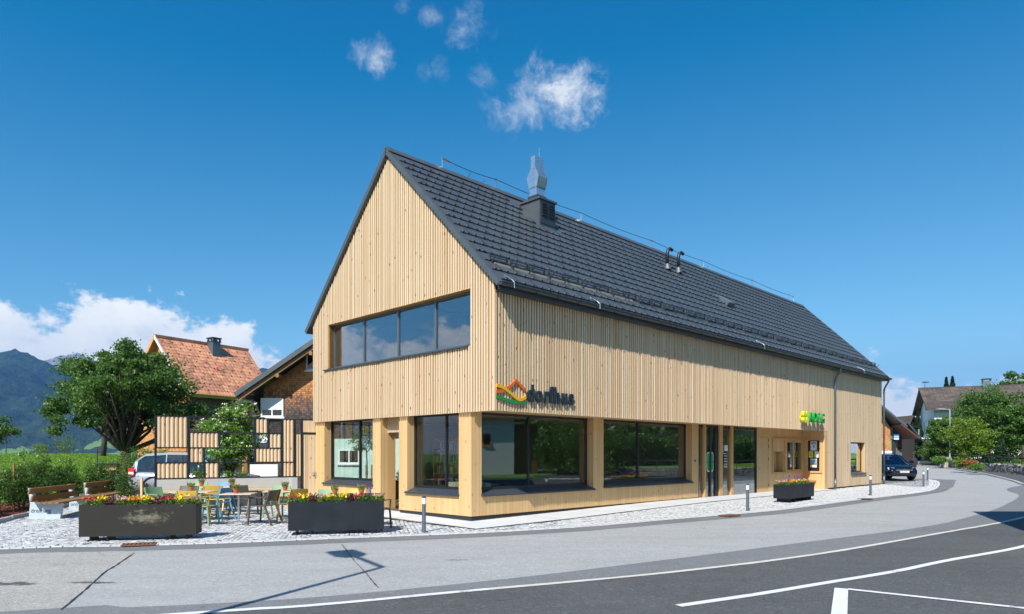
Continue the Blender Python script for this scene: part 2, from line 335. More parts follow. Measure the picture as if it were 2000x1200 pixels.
def mountainmat():
    m, t, b, o = shader('forest_slope'); p = P(t); x, y, z = t.xyz(p)
    n1 = t.noise(p, .0035, 5, .6); n2 = t.noise(p, .03, 5, .7)
    n3_ = t.noise(p, .009, 4, .6); forest = t.ramp(t.m('ADD', t.m('MULTIPLY', n2, .6), t.m('MULTIPLY', n3_, .4)), [(.40, (.003, .010, .005)), (.60, (.030, .056, .022))])
    field = t.mapr(t.m('ADD', n1, t.mapr(z, 0, 200, .10, -.12)), .60, .62)
    col = t.mix(field, forest, (.13, .23, .05))
    rock = t.mapr(t.m('ADD', z, t.m('MULTIPLY', t.m('SUBTRACT', n2, .5), 260)), 560, 640)
    col = t.mix(rock, col, t.ramp(t.noise(p, .02, 6, .7), [(.35, (.10, .11, .11)), (.6, (.30, .30, .30))]))
    t.set(b.inputs['Base Color'], col); b.inputs['Roughness'].default_value = 1
    bump(t, b, t.m('ADD', n2, t.m('MULTIPLY', n3_, 2.)), 16, 1.)
    return m
M['mountain'] = mountainmat()

# ------------------------------------------------------------ geometry helpers
class MB:
    def __init__(s): s.v = []; s.f = []; s.t = []; s.tone = 0.
    def add(s, vs, fs):
        k = len(s.v); s.v += [tuple(v) for v in vs]; s.f += [tuple(i+k for i in f) for f in fs]; s.t += [s.tone]*len(fs); return s
    def box(s, x0, y0, z0, x1, y1, z1):
        x0, x1 = sorted((x0, x1)); y0, y1 = sorted((y0, y1)); z0, z1 = sorted((z0, z1))
        return s.add([(x0,y0,z0),(x1,y0,z0),(x1,y1,z0),(x0,y1,z0),(x0,y0,z1),(x1,y0,z1),(x1,y1,z1),(x0,y1,z1)],
                     [(0,3,2,1),(4,5,6,7),(0,1,5,4),(1,2,6,5),(2,3,7,6),(3,0,4,7)])
    def obox(s, c, size, m):       # oriented box; m a 3x3 or 4x4 matrix
        hx, hy, hz = (k/2 for k in size); c = Vector(c); m = m.to_3x3()
        vs = [c + m @ Vector((sx*hx, sy*hy, sz*hz)) for sz in (-1, 1) for sx, sy in ((-1,-1),(1,-1),(1,1),(-1,1))]
        return s.add(vs, [(0,3,2,1),(4,5,6,7),(0,1,5,4),(1,2,6,5),(2,3,7,6),(3,0,4,7)])
    def beam(s, a, b, wd, hg, up=(0,0,1)):
        a = Vector(a); b = Vector(b); d = b-a; L = d.length; d.normalize(); up = Vector(up)
        if abs(d.dot(up)) > .99: up = Vector((1, 0, 0))
        side = d.cross(up).normalized(); u2 = side.cross(d).normalized()
        m = Matrix((side, d, u2)).transposed()
        return s.obox((a+b)/2, (wd, L, hg), m)
    def prism(s, poly, a0, a1, axis='z'):   # poly in the plane normal to axis
        n = len(poly)
        f3 = {'z': lambda p, a: (p[0], p[1], a), 'x': lambda p, a: (a, p[0], p[1]), 'y': lambda p, a: (p[0], a, p[1])}[axis]
        vs = [f3(p, a0) for p in poly]+[f3(p, a1) for p in poly]
        fs = [tuple(range(n))[::-1], tuple(range(n, 2*n))]+[(i, (i+1) % n, n+(i+1) % n, n+i) for i in range(n)]
        return s.add(vs, fs)
    def tube(s, pts, r, n=8, cap=True):
        pts = [Vector(p) for p in pts]; rs = r if isinstance(r, (list, tuple)) else [r]*len(pts)
        base = len(s.v); ref = Vector((0, 0, 1)); prev = None
        for i, p in enumerate(pts):
            d = (pts[min(i+1, len(pts)-1)]-pts[max(i-1, 0)]).normalized()
            if prev is None:
                a = d.cross(ref if abs(d.z) < .95 else Vector((1, 0, 0))).normalized()
            else: a = (prev - d*prev.dot(d)).normalized()
            prev = a; bq = d.cross(a)
            s.v += [tuple(p+(a*math.cos(2*math.pi*k/n)+bq*math.sin(2*math.pi*k/n))*rs[i]) for k in range(n)]
        nf = 0
        for i in range(len(pts)-1):
            for k in range(n):
                s.f.append((base+i*n+k, base+i*n+(k+1) % n, base+(i+1)*n+(k+1) % n, base+(i+1)*n+k)); nf += 1
        if cap:
            s.f.append(tuple(base+k for k in range(n))[::-1]); s.f.append(tuple(base+(len(pts)-1)*n+k for k in range(n))); nf += 2
        s.t += [s.tone]*nf; return s
    def lathe(s, prof, n=16, c=(0, 0, 0), cap=True):   # prof: (r, z)
        base = len(s.v)
        for r, z in prof: s.v += [(c[0]+r*math.cos(2*math.pi*k/n), c[1]+r*math.sin(2*math.pi*k/n), c[2]+z) for k in range(n)]
        nf = 0
        for i in range(len(prof)-1):
            for k in range(n): s.f.append((base+i*n+k, base+i*n+(k+1) % n, base+(i+1)*n+(k+1) % n, base+(i+1)*n+k)); nf += 1
        if cap:
            s.f.append(tuple(base+k for k in range(n))[::-1]); s.f.append(tuple(base+(len(prof)-1)*n+k for k in range(n))); nf += 2
        s.t += [s.tone]*nf; return s
    def mesh(s, name, m, smooth=False):
        me = bpy.data.meshes.new(name); me.from_pydata(s.v, [], s.f); me.materials.append(m)
        if any(s.t):
            at_ = me.attributes.new('tone', 'FLOAT', 'FACE'); at_.data.foreach_set('value', s.t)
        me.validate(); me.update()
        bm = bmesh.new(); bm.from_mesh(me); bmesh.ops.recalc_face_normals(bm, faces=bm.faces); bm.to_mesh(me); bm.free()
        if smooth: me.shade_smooth()
        return me
    def build(s, name, m, parent=None, smooth=False, bevel=0, **tags):
        o = bpy.data.objects.new(name, s.mesh(name, m, smooth)); COL.objects.link(o); o.parent = parent
        if bevel:
            bv = o.modifiers.new('bevel', 'BEVEL'); bv.width = bevel; bv.segments = 2; bv.limit_method = 'ANGLE'
        tag(o, **tags); return o
def tag(o, label=None, cat=None, group=None, kind=None):
    if label: o['label'] = label
    if cat: o['category'] = cat
    if group: o['group'] = group
    if kind: o['kind'] = kind
    return o
def empty(name, loc=(0, 0, 0), rz=0, parent=None, **tags):
    o = bpy.data.objects.new(name, None); COL.objects.link(o); o.location = loc; o.rotation_euler = (0, 0, rz); o.parent = parent
    o.empty_display_size = .2; return tag(o, **tags)
def inst(name, me, parent=None, loc=(0, 0, 0), rot=(0, 0, 0), scale=(1, 1, 1), **tags):
    o = bpy.data.objects.new(name, me); COL.objects.link(o); o.parent = parent
    o.location = loc; o.rotation_euler = rot; o.scale = scale; return tag(o, **tags)
def copy_tree(o, parent=None, swap=None):
    c = o.copy(); COL.objects.link(c); c.parent = parent
    if swap and c.type == 'MESH' and c.data.materials and c.data.materials[0] == swap[0]:
        key = (o.data.name, swap[1].name)
        if key not in _sw: d = o.data.copy(); d.materials[0] = swap[1]; _sw[key] = d
        c.data = _sw[key]
    for ch in KIDS.get(o.name, []) or [x for x in o.children]: copy_tree(ch, c, swap)
    return c
_sw = {}; KIDS = {}
# heights of the street and square (piecewise linear in y)
HK = [(-200, 0), (15, 0), (17, .005), (19, .04), (21, .075), (23, .10), (36, .10), (40, .16), (60, .56), (85, 1.08), (150, 2.3), (400, 3.0), (9000, 3.)]
def h(y):
    for (a, za), (b, zb) in zip(HK, HK[1:]):
        if y <= b: return za+(zb-za)*(y-a)/(b-a)
    return 3.
def sm(t): t = max(0., min(1., t)); return t*t*(3-2*t)
def T(x, y):
    wd = 6+.15*max(0, y-50); wl = sm((-x-.5*y+1)/wd)*sm((y-14)/6)
    ramp = 1.58*sm((y-20)/34)**.9 if y < 54 else 1.58
    if y > 58: ramp = max(-60, 1.58-.0016*(y-58)**2 if y < 120 else -4.57-.2*(y-120))
    return h(y)*(1-wl)+wl*(.08+ramp+ (0.006*(-x-30) if -60 < -x else 0)*0)
def gp(px, py, z=0.):
    """point on the street surface seen at photograph pixel"""
    Z = 20.
    for _ in range(40): Z = .5*Z+.5*(CAMZ-h(Z)-z)*FPX/(py-HOR)
    return ((px-1000)/FPX*Z, Z)
def at(px, py, Z): return Vector(((px-1000)/FPX*Z, Z, CAMZ+(HOR-py)/FPX*Z))
QX, QY = -.416, 16.33; S2 = math.sqrt(.5)
def W(u, v, z=0): return Vector((QX+S2*(u-v), QY+S2*(u+v), z))
def cut_y(bm):
    for y, _ in HK[1:-1]:
        bmesh.ops.bisect_plane(bm, geom=bm.verts[:]+bm.edges[:]+bm.faces[:], plane_co=(0, y, 0), plane_no=(0, 1, 0))
def sheet(name, poly, off, m, kind='structure', parent=None, zf=None, **tags):
    bm = bmesh.new(); vs = [bm.verts.new((p[0], p[1], 0)) for p in poly]
    tri = geometry.tessellate_polygon([[Vector((p[0], p[1], 0)) for p in poly]])
    for a, b, c in tri:
        try: bm.faces.new((vs[a], vs[b], vs[c]))
        except ValueError: pass
    cut_y(bm)
    for v_ in bm.verts: v_.co.z = (zf(v_.co.x, v_.co.y) if zf else h(v_.co.y))+off
    bmesh.ops.recalc_face_normals(bm, faces=bm.faces)
    if sum(f.normal.z for f in bm.faces) < 0: bmesh.ops.reverse_faces(bm, faces=bm.faces)
    me = bpy.data.meshes.new(name); bm.to_mesh(me); bm.free(); me.materials.append(m)
    o = bpy.data.objects.new(name, me); COL.objects.link(o); o.parent = parent; return tag(o, kind=kind, **tags)
def smooth_line(pts, step=.4):
    """Catmull-Rom through ground points, resampled"""
    p = [Vector((a[0], a[1])) for a in pts]; p = [2*p[0]-p[1]]+p+[2*p[-1]-p[-2]]; out = []
    for i in range(1, len(p)-2):
        n = max(1, int((p[i+1]-p[i]).length/step))
        for k in range(n):
            t = k/n; a, b, c, d = p[i-1], p[i], p[i+1], p[i+2]
            out.append(.5*((2*b)+(c-a)*t+(2*a-5*b+4*c-d)*t*t+(3*b-a-3*c+d)*t**3))
    out.append(p[-2]); return out
def strip(name, pts, w0, off, m, jitter=0, kind='structure', **tags):
    pts = [Vector((q[0], q[1])) for q in pts]; mb = MB(); n = len(pts); vs = []
    for i, q in enumerate(pts):
        d = (pts[min(i+1, n-1)]-pts[max(i-1, 0)]).normalized(); nn = Vector((-d.y, d.x))
        for sgn in (1, -1):
            r = q+nn*sgn*(w0/2+random.uniform(-jitter, jitter)); vs.append((r.x, r.y, h(r.y)+off))
    mb.add(vs, [(2*i, 2*i+1, 2*i+3, 2*i+2) for i in range(n-1)])
    return mb.build(name, m, kind=kind, **tags)
def text(name, s, size, mtl, parent=None, loc=(0, 0, 0), rot=(0, 0, 0), ext=.0, sx=1., off=0., align='LEFT', **tags):
    c = bpy.data.curves.new(name, 'FONT'); c.body = s; c.size = size; c.extrude = ext; c.offset = off; c.align_x = align; c.resolution_u = 3
    c.materials.append(mtl); o = bpy.data.objects.new(name, c); COL.objects.link(o); bpy.context.view_layer.update(); me = bpy.data.meshes.new_from_object(o.evaluated_get(bpy.context.evaluated_depsgraph_get())); me.name = name; bpy.data.objects.remove(o); bpy.data.curves.remove(c)
    o = bpy.data.objects.new(name, me); COL.objects.link(o); o.parent = parent
    o.location = loc; o.rotation_euler = rot; o.scale = (sx, 1, 1); return tag(o, **tags)
def leaves(name, pts, size, m, parent=None, flat=0., aspect=.55, **tags):
    """one small quad leaf per point, randomly turned"""
    pts = np.asarray(pts, dtype=np.float64); n = len(pts)
    a = RNG.normal(size=(n, 3)); a[:, 2] *= (1-flat); a /= np.linalg.norm(a, axis=1)[:, None]
    b = RNG.normal(size=(n, 3)); b -= a*np.sum(a*b, axis=1)[:, None]; b /= np.linalg.norm(b, axis=1)[:, None]
    c = np.cross(a, b)
    sz = (size*RNG.uniform(.6, 1.3, n))[:, None]
    b2 = b*sz*.5*aspect; a2 = a*sz*.5
    v = np.empty((n, 4, 3)); v[:, 0] = pts-a2; v[:, 1] = pts+b2+c*sz*.08; v[:, 2] = pts+a2; v[:, 3] = pts-b2+c*sz*.08
    me = bpy.data.meshes.new(name); me.vertices.add(4*n); me.vertices.foreach_set('co', v.ravel())
    me.loops.add(4*n); me.loops.foreach_set('vertex_index', np.arange(4*n, dtype=np.int32))
    me.polygons.add(n); me.polygons.foreach_set('loop_start', np.arange(0, 4*n, 4, dtype=np.int32))
    me.materials.append(m); me.update(calc_edges=True); me.validate()
    if n: at_ = me.attributes.new('tone', 'FLOAT', 'FACE'); at_.data.foreach_set('value', RNG.random(len(me.polygons)))
    o = bpy.data.objects.new(name, me); COL.objects.link(o); o.parent = parent; return tag(o, **tags)
def crown_points(c, r, n, nclump, spread=.16, shell=.55, lower=-.6):
    """clumped points filling an uneven ellipsoid; returns points and clump centres"""
    c = np.array(c); r = np.array(r)
    d = RNG.normal(size=(nclump, 3)); d /= np.linalg.norm(d, axis=1)[:, None]; d[:, 2] = np.maximum(d[:, 2], lower)
    rad = RNG.uniform(shell, 1.0, nclump)[:, None]*(1+.16*np.sin(3*d[:, :1]*2+d[:, 1:2]*5)+.10*RNG.normal(size=(nclump, 1)))
    cc = c+d*rad*r
    k = RNG.integers(0, nclump, n); sp = spread*r.mean()*RNG.uniform(.6, 1.3, nclump)
    pts = cc[k]+RNG.normal(size=(n, 3))*sp[k][:, None]*np.array([1, 1, .65])
    return pts, cc
# ============================================================ ground and roads
def build_terrain():
    xs = list(np.arange(-60, 61, 2.0)); ys = list(np.arange(-30, 90, 2.0))
    v = 60.
    while v < 5000: v *= 1.22; xs = [-v]+xs+[v]
    v = 90.
    while v < 5400: v *= 1.2; ys.append(v)
    v = -30.
    while v > -900: v *= 1.5; ys.insert(0, v)
    mb = MB(); nx = len(xs)
    mb.v = [(x, y, T(x, y)-.05) for y in ys for x in xs]
    mb.f = [(j*nx+i, j*nx+i+1, (j+1)*nx+i+1, (j+1)*nx+i) for j in range(len(ys)-1) for i in range(nx-1)]; mb.t = [0]*len(mb.f)
    mb.build('ground', M['grass'], kind='structure', smooth=True)
build_terrain()
# street edge along the sett pavement, from the left of the photograph to the nose by the parking bay
EDGE = smooth_line([(-40, -3.5), (-24, 4.4), (-15, 9.1), gp(0, 1075), gp(230, 1069), gp(460, 1062), gp(700, 1052), gp(930, 1043), gp(1150, 1030), gp(1300, 1017), gp(1500, 1000), gp(1600, 988), gp(1700, 975), gp(1790, 964), gp(1825, 957), gp(1836, 947), gp(1831, 940), gp(1815, 937)])
FAR_R = [gp(1793, 909), gp(1851, 916), gp(1916, 926), gp(1973, 939.3), gp(2000, 948), (25.2, 32), (24.2, 27), (26, 21)]
INNER = smooth_line([(-30, -6), (-14, 3.6), gp(0, 1196), gp(250, 1187), gp(500, 1175), gp(700, 1160), gp(1000, 1130), gp(1300, 1094), gp(1600, 1056), gp(1800, 1030), gp(1900, 1008), gp(1960, 988), gp(1990, 968), gp(1972, 953), (36, 45), (40, 58)])
LINE = smooth_line([(-20, .8), (-9, 5.2), gp(365, 1200), gp(600, 1185), gp(900, 1157), gp(1300, 1120), gp(1600, 1083), gp(1850, 1040), gp(1930, 1026), gp(2000, 1011), (16.5, 20.7), (20, 23.5), (26, 27), (34, 29.5)])
# asphalt of the whole street and yard
street_poly = [(-45, -25), (62, -25), (62, 24)]+[(45, 27.), (36.5, 31.5)]+[(p[0], p[1]) for p in FAR_R[:5]][::-1]+[(47, 95), (64, 150), (59, 150), (38, 95), (27, 62), (20, 48), (14, 44.5)]+[(p.x, p.y) for p in (EDGE[-1], EDGE[-4])]
# simple robust outline: everything in front, with the sett pavement laid on top
sheet('street', [(-60, -25), (62, -25), (62, 24), (44, 30), (38.5, 38), (36.7, 47), (41, 60), (52, 86), (72, 150), (66, 152), (40, 95), (24, 58), (12, 46), (8, 33), (-2, 24), (-16, 16), (-60, 12)], 0, M['asphalt'])
strip('gutter_strip', [(p.x+.0, p.y-.30) for p in EDGE[:int(len(EDGE)*.90)]], .62, .004, M['asphalt_mid'], .02)
# dark border and parking asphalt
pk = [(p.x, p.y) for p in LINE]+[(62, 24), (62, -25), (-45, -25), (-45, -8)]
bord = [(p.x, p.y) for p in INNER]+[(44, 58), (44, 29)]+[(p.x, p.y) for p in LINE[::-1]]
sheet('border_asphalt', bord, .004, M['asphalt_mid'])
sheet('parking_asphalt', pk, .005, M['asphalt_dark'])
sheet('asphalt_patch', [gp(1722, 937.5), gp(1790, 935.5), gp(1809, 936.5), gp(1815, 940), gp(1813, 950), gp(1795, 952.5), gp(1722, 946.5)], .016, M['asphalt_mid'])
sheet('asphalt_patch', [gp(1816, 936), gp(1867, 938), gp(1861, 952), gp(1835, 961), gp(1795, 965), gp(1798, 961.5), gp(1826, 955), gp(1834, 946), gp(1828, 940)], .008, M['asphalt_mid'])
# markings
nL = len(LINE); k0 = next(i for i, p in enumerate(LINE) if p.x > -.4)
strip('painted_line', LINE[:k0+1], .115, .011, M['white_paint'], .004)
strip('edge_stone_line', LINE[k0:], .11, .011, M['beige_line'], .008)
W2 = smooth_line([gp(1325, 1185), gp(1480, 1162), gp(1600, 1142), gp(1750, 1117), gp(1850, 1096), gp(2000, 1068), (12.5, 15.2), (16, 18.2)])
strip('painted_line', W2, .12, .011, M['white_paint'], .002)
strip('painted_line', [(3.30, 6.9), gp(1643, 1151)], .155, .012, M['white_paint'])
strip('painted_line', [gp(1655, 1152.5), gp(2000, 1190), (9.5, 6.3)], .10, .0135, M['white_paint'])
strip('painted_line', smooth_line([gp(1880, 930), gp(1905, 934.5), gp(1925, 935.5)]), .10, .011, M['white_paint'])
crk = smooth_line([gp(262, 1081), gp(225, 1106), gp(205, 1118), gp(170, 1150), gp(118, 1193)], .12)
inn_ = [(p.x, p.y) for p in INNER if p.x < gp(118, 1193)[0]]
sheet('asphalt_patch', [(p.x, p.y) for p in crk]+inn_[::-1]+[(-30, -1), (-22, 3.9)]+[(p.x, p.y-.6) for p in EDGE if -21 < p.x < gp(262, 1081)[0]], .0035, M['asphalt_warm'])
# tar joints across the light asphalt
for pts in ([gp(262, 1081), gp(225, 1106), gp(205, 1118), gp(170, 1150), gp(118, 1193)], [gp(668, 1064), gp(690, 1094), gp(716, 1122), gp(738, 1149)]):
    strip('tar_joint', smooth_line(pts, .12), .016, .010, M['tar'], .007)
# concrete slab round the building
SLAB_Z = .03
def slab():
    mb = MB(); pts = [(-.92, -.36), (-.92, 9.2), (.3, 9.2), (.3, 1.3), (21.2, 1.3), (21.2, .2), (20.8, -.34)]
    P3 = [W(u, v) for u, v in pts]
    return sheet('concrete_walkway', [(p.x, p.y) for p in P3], .020, M['slab'])
slab()
# dark drip joint in front of it and slab joints
jt = [W(-.98, 9.0), W(-.98, -.42), W(20.8, -.42)]
strip('drain_channel', [(jt[0].x, jt[0].y), (jt[1].x, jt[1].y)], .07, .026, M['dark_metal'])
strip('drain_channel', [(jt[1].x, jt[1].y), (jt[2].x, jt[2].y)], .07, .026, M['dark_metal'])
for k in range(1, 9):
    a, b = W(-.3+k*2.35, -.34), W(-.3+k*2.35, .95)
    strip('slab_joint', [(a.x, a.y), (b.x, b.y)], .012, .025, M['tar'])
for k in range(1, 4):
    a, b = W(-.92, 1.+k*1.9), W(.1, 1.+k*1.9)
    strip('slab_joint', [(a.x, a.y), (b.x, b.y)], .012, .025, M['tar'])

# ------------------------------------------------------------ sett paving
edge_pts = [(p.x, p.y) for p in EDGE]
CURB = [gp(-140, 1064), gp(0, 1022), gp(75, 1004), gp(150, 986), (-14.9, 24.4)]
curb_pts = smooth_line(CURB, .5)
plaza_poly = [(p[0], p[1]) for p in edge_pts if p[0] > -22]+[tuple(W(28.9, -.1))[:2], tuple(W(21.4, -.1))[:2], tuple(W(20.9, -.45))[:2], tuple(W(-1.02, -.45))[:2], tuple(W(-1.02, 8.9))[:2], tuple(W(-.2, 9.0))[:2], (-10.6, 20.6), (-11.2, 24.2), (-14.9, 24.4)]+[(p.x, p.y) for p in curb_pts[::-1]]
plaza = sheet('paved_square', plaza_poly, .010, M['joint'])
def inside(poly, P_):
    x, y = P_[:, 0], P_[:, 1]; r = np.zeros(len(P_), bool); j = len(poly)-1
    for i in range(len(poly)):
        xi, yi = poly[i]; xj, yj = poly[j]
        c = ((yi > y) != (yj > y)) & (x < (xj-xi)*(y-yi)/(yj-yi+1e-12)+xi); r ^= c; j = i
    return r
def dist_line(pts, P_):
    d = np.full(len(P_), 9e9); a = np.array(pts)
    for p, q in zip(a[:-1], a[1:]):
        v = q-p; L = (v@v)+1e-12; t = np.clip(((P_-p)@v)/L, 0, 1); d = np.minimum(d, np.linalg.norm(P_-(p+t[:, None]*v), axis=1))
    return d
def sett_mesh(name, C, ang, sx, sy, parent, mtl, top=.016, taper=.78):
    n = len(C); hy = np.interp(C[:, 1], [k[0] for k in HK], [k[1] for k in HK])
    qx = np.array([-1, 1, 1, -1]); qy = np.array([-1, -1, 1, 1]); ca, sa = np.cos(ang), np.sin(ang)
    V_ = np.empty((n, 8, 3)); tilt = RNG.normal(0, .035, (n, 2)); zt = top+RNG.normal(0, .0022, n)
    for k in range(4):
        for lay, f, in ((0, 1.), (1, taper)):
            jx = RNG.normal(1, .06, n); lx = qx[k]*sx/2*f*jx; ly = qy[k]*sy/2*f*jx
            V_[:, k+4*lay, 0] = C[:, 0]+lx*ca-ly*sa; V_[:, k+4*lay, 1] = C[:, 1]+lx*sa+ly*ca
            V_[:, k+4*lay, 2] = hy+(zt+tilt[:, 0]*lx+tilt[:, 1]*ly if lay else zt*.62)
    F = np.array([[4, 5, 6, 7], [0, 1, 5, 4], [1, 2, 6, 5], [2, 3, 7, 6], [3, 0, 4, 7]])
    idx = (np.arange(n)[:, None, None]*8+F[None]).reshape(-1)
    me = bpy.data.meshes.new(name); me.vertices.add(8*n); me.vertices.foreach_set('co', V_.ravel()); me.loops.add(len(idx))
    me.loops.foreach_set('vertex_index', idx.astype(np.int32)); me.polygons.add(5*n); me.polygons.foreach_set('loop_start', np.arange(0, 20*n, 4, dtype=np.int32))
    me.materials.append(mtl); me.update(calc_edges=True); me.validate()
    at_ = me.attributes.new('tone', 'FLOAT', 'FACE'); at_.data.foreach_set('value', np.repeat(RNG.random(n), 5))
    o = bpy.data.objects.new(name, me); COL.objects.link(o); o.parent = parent; o['kind'] = 'stuff'; return o
def fans():
    """segmental arcs of small setts over the square, flatter rows along the street side"""
    C = []; A = []; seg = 1.16; pitch = .118; th = R(40)
    ct, st_ = math.cos(R(12)), math.sin(R(12))
    for ci in range(-26, 26):
        for k in range(-60, 260):
            y0 = k*pitch+(seg*.0 if ci % 2 else pitch*.5)
            rad = seg*.5/math.sin(th); nst = 13
            for j in range(nst):
                a = -th+2*th*(j+.5)/nst
                C.append((ci*seg+rad*math.sin(a), y0+rad*math.cos(a)-rad)); A.append(-a)
    C = np.array(C); A = np.array(A)
    C += RNG.normal(0, .005, C.shape)
    C2 = np.stack([C[:, 0]*ct-C[:, 1]*st_-6, C[:, 0]*st_+C[:, 1]*ct+10], 1)
    keep = inside(plaza_poly, C2) & (C2[:, 0] < 1.2) & (dist_line(edge_pts, C2) > .46)
    C2 = C2[keep]; A = A[keep]+R(12)+RNG.normal(0, .06, keep.sum())
    s = RNG.uniform(.076, .088, len(C2)); sett_mesh('sett_field', C2, A, s*1.06, s*.95, plaza, M['granite'], .0145, .87)
    # straight rows on the pavement along the long wall
    g = .098; uu, vv = np.meshgrid(np.arange(-1, 36, g), np.arange(-5, .2, g)); uu = uu+(np.round(vv/g) % 2)*g*.5
    P_ = np.stack([QX+S2*(uu-vv), QY+S2*(uu+vv)], -1).reshape(-1, 2)+RNG.normal(0, .006, (uu.size, 2))
    keep = inside(plaza_poly, P_) & (P_[:, 0] >= 1.2) & (dist_line(edge_pts, P_) > .33)
    P_ = P_[keep]; s = RNG.uniform(.074, .088, len(P_)); sett_mesh('sett_field', P_, np.full(len(P_), R(45))+RNG.normal(0, .06, len(P_)), s, s, plaza, M['kerbg'])
fans()
# border rows of larger setts, each its own stone
def kerb_rows():
    mes = []
    for i in range(4):
        mb = MB(); L, Wd = .185+.01*i, .125; r = .86
        mb.add([(-L/2,-Wd/2,0),(L/2,-Wd/2,0),(L/2,Wd/2,0),(-L/2,Wd/2,0),(-L/2*r,-Wd/2*r,.018),(L/2*r,-Wd/2*r,.015+.002*i),(L/2*r,Wd/2*r,.017),(-L/2*r,Wd/2*r,.019)],
               [(4,5,6,7),(0,1,5,4),(1,2,6,5),(2,3,7,6),(3,0,4,7)]); mes.append(mb.mesh('kerb_sett', M['kerbg']))
    pts = [Vector(p) for p in edge_pts if -20 < p[0]]
    cnt = 0; rest = []; ra = []
    for row in range(3):
        d_ = .07+row*.135; acc = 0; nxt = random.uniform(0, .2); i = 0
        for p, q in zip(pts[:-1], pts[1:]):
            d = q-p; L = d.length; d.normalize(); nn = Vector((-d.y, d.x)); 
            while nxt < acc+L:
                c = p+d*(nxt-acc)+nn*d_; a = math.atan2(d.y, d.x)
                vis = -9.4 < c.x and row < 2 and c.y < 27
                if vis and cnt < 300:
                    inst('kerb_sett', random.choice(mes), plaza, (c.x, c.y, h(c.y)+.010), (0, 0, a+random.uniform(-.03, .03)), (random.uniform(.94, 1.03), 1, 1)); cnt += 1
                else: rest.append((c.x, c.y)); ra.append(a)
                nxt += .205
            acc += L
    sett_mesh('kerb_setts', np.array(rest), np.array(ra), np.full(len(rest), .185), np.full(len(rest), .125), plaza, M['kerbg'], .018)
kerb_rows()
# kerb stones of the planting bed on the left
bed = sheet('mulch_bed', [(p.x, p.y) for p in curb_pts]+[(-16.6, 24.6), (-16.2, 20), (-15.4, 16.), (-16.6, 12.)], .06, M['mulch'])
mb = MB(); L = .96; mb.box(-L/2, -.045, -.05, L/2, .045, .11); ks = mb.mesh('kerb_stone', M['concrete']); acc = 0; nxt = .5
for p, q in zip(curb_pts[:-1], curb_pts[1:]):
    d = q-p; Ln = d.length; d.normalize()
    while nxt < acc+Ln:
        c = p+d*(nxt-acc); inst('kerb_stone', ks, bed, (c.x, c.y, h(c.y)), (0, 0, math.atan2(d.y, d.x))); nxt += 1.0
    acc += Ln
n = 5000; pp = []
while len(pp) < n:
    c = RNG.uniform((-17.5, 12), (-11.8, 24.6), (4000, 2)); c = c[inside([(p.x, p.y) for p in curb_pts]+[(-16.6, 24.6), (-16.2, 20), (-15.4, 16.), (-16.6, 12.)], c)]; pp += c.tolist()
pp = np.array(pp[:n]); leaves('bark_chips', np.c_[pp, [h(y)+.07+random.uniform(0, .02) for y in pp[:, 1]]], .06, M['mulch'], bed, flat=.0, kind='stuff')
# car park behind the screen wall, gravel between
sheet('car_park', [(-13.2, 23.), (-6.9, 23.2), (-1, 29), (3, 33), (-4, 38), (-17.5, 38), (-16.5, 25)], .0, M['asphalt_mid'], zf=lambda x, y: T(x, y)+.01)
# drains
def drain(loc, a, label):
    e = empty('drain_grate', loc, a, label=label, cat='drain grate', group='rusty drain grates along the kerb')
    mb = MB(); mb.box(-.26, -.15, 0, .26, .15, .006); mb.build('pit', M['tar'], e)
    mb = MB(); mb.box(-.28, -.17, 0, .28, -.14, .024); mb.box(-.28, .14, 0, .28, .17, .024); mb.box(-.28, -.14, 0, -.25, .14, .024); mb.box(.25, -.14, 0, .28, .14, .024); mb.build('frame', M['rust'], e)
    mb = MB(); mb.box(-.018, -.14, .006, .018, .14, .026); me = mb.mesh('bar', M['rust'])
    for k in range(7): inst('bar', me, e, (-.215+k*.0717, 0, 0))
x, y = gp(272, 1066.5); drain((x, y, h(y)+.02), R(22), 'rusty drain grate in the kerb row below the stained steel planter')
x, y = gp(1425, 1009); drain((x, y, h(y)+.02), R(38), 'rusty drain grate in the kerb row left of the bollard by the shop door')
x, y = gp(1753, 976); x, y = gp(1690, 976.5); drain((x, y, h(y)+.02), R(40), 'drain grate in the kerb row by the bollard near the small window')

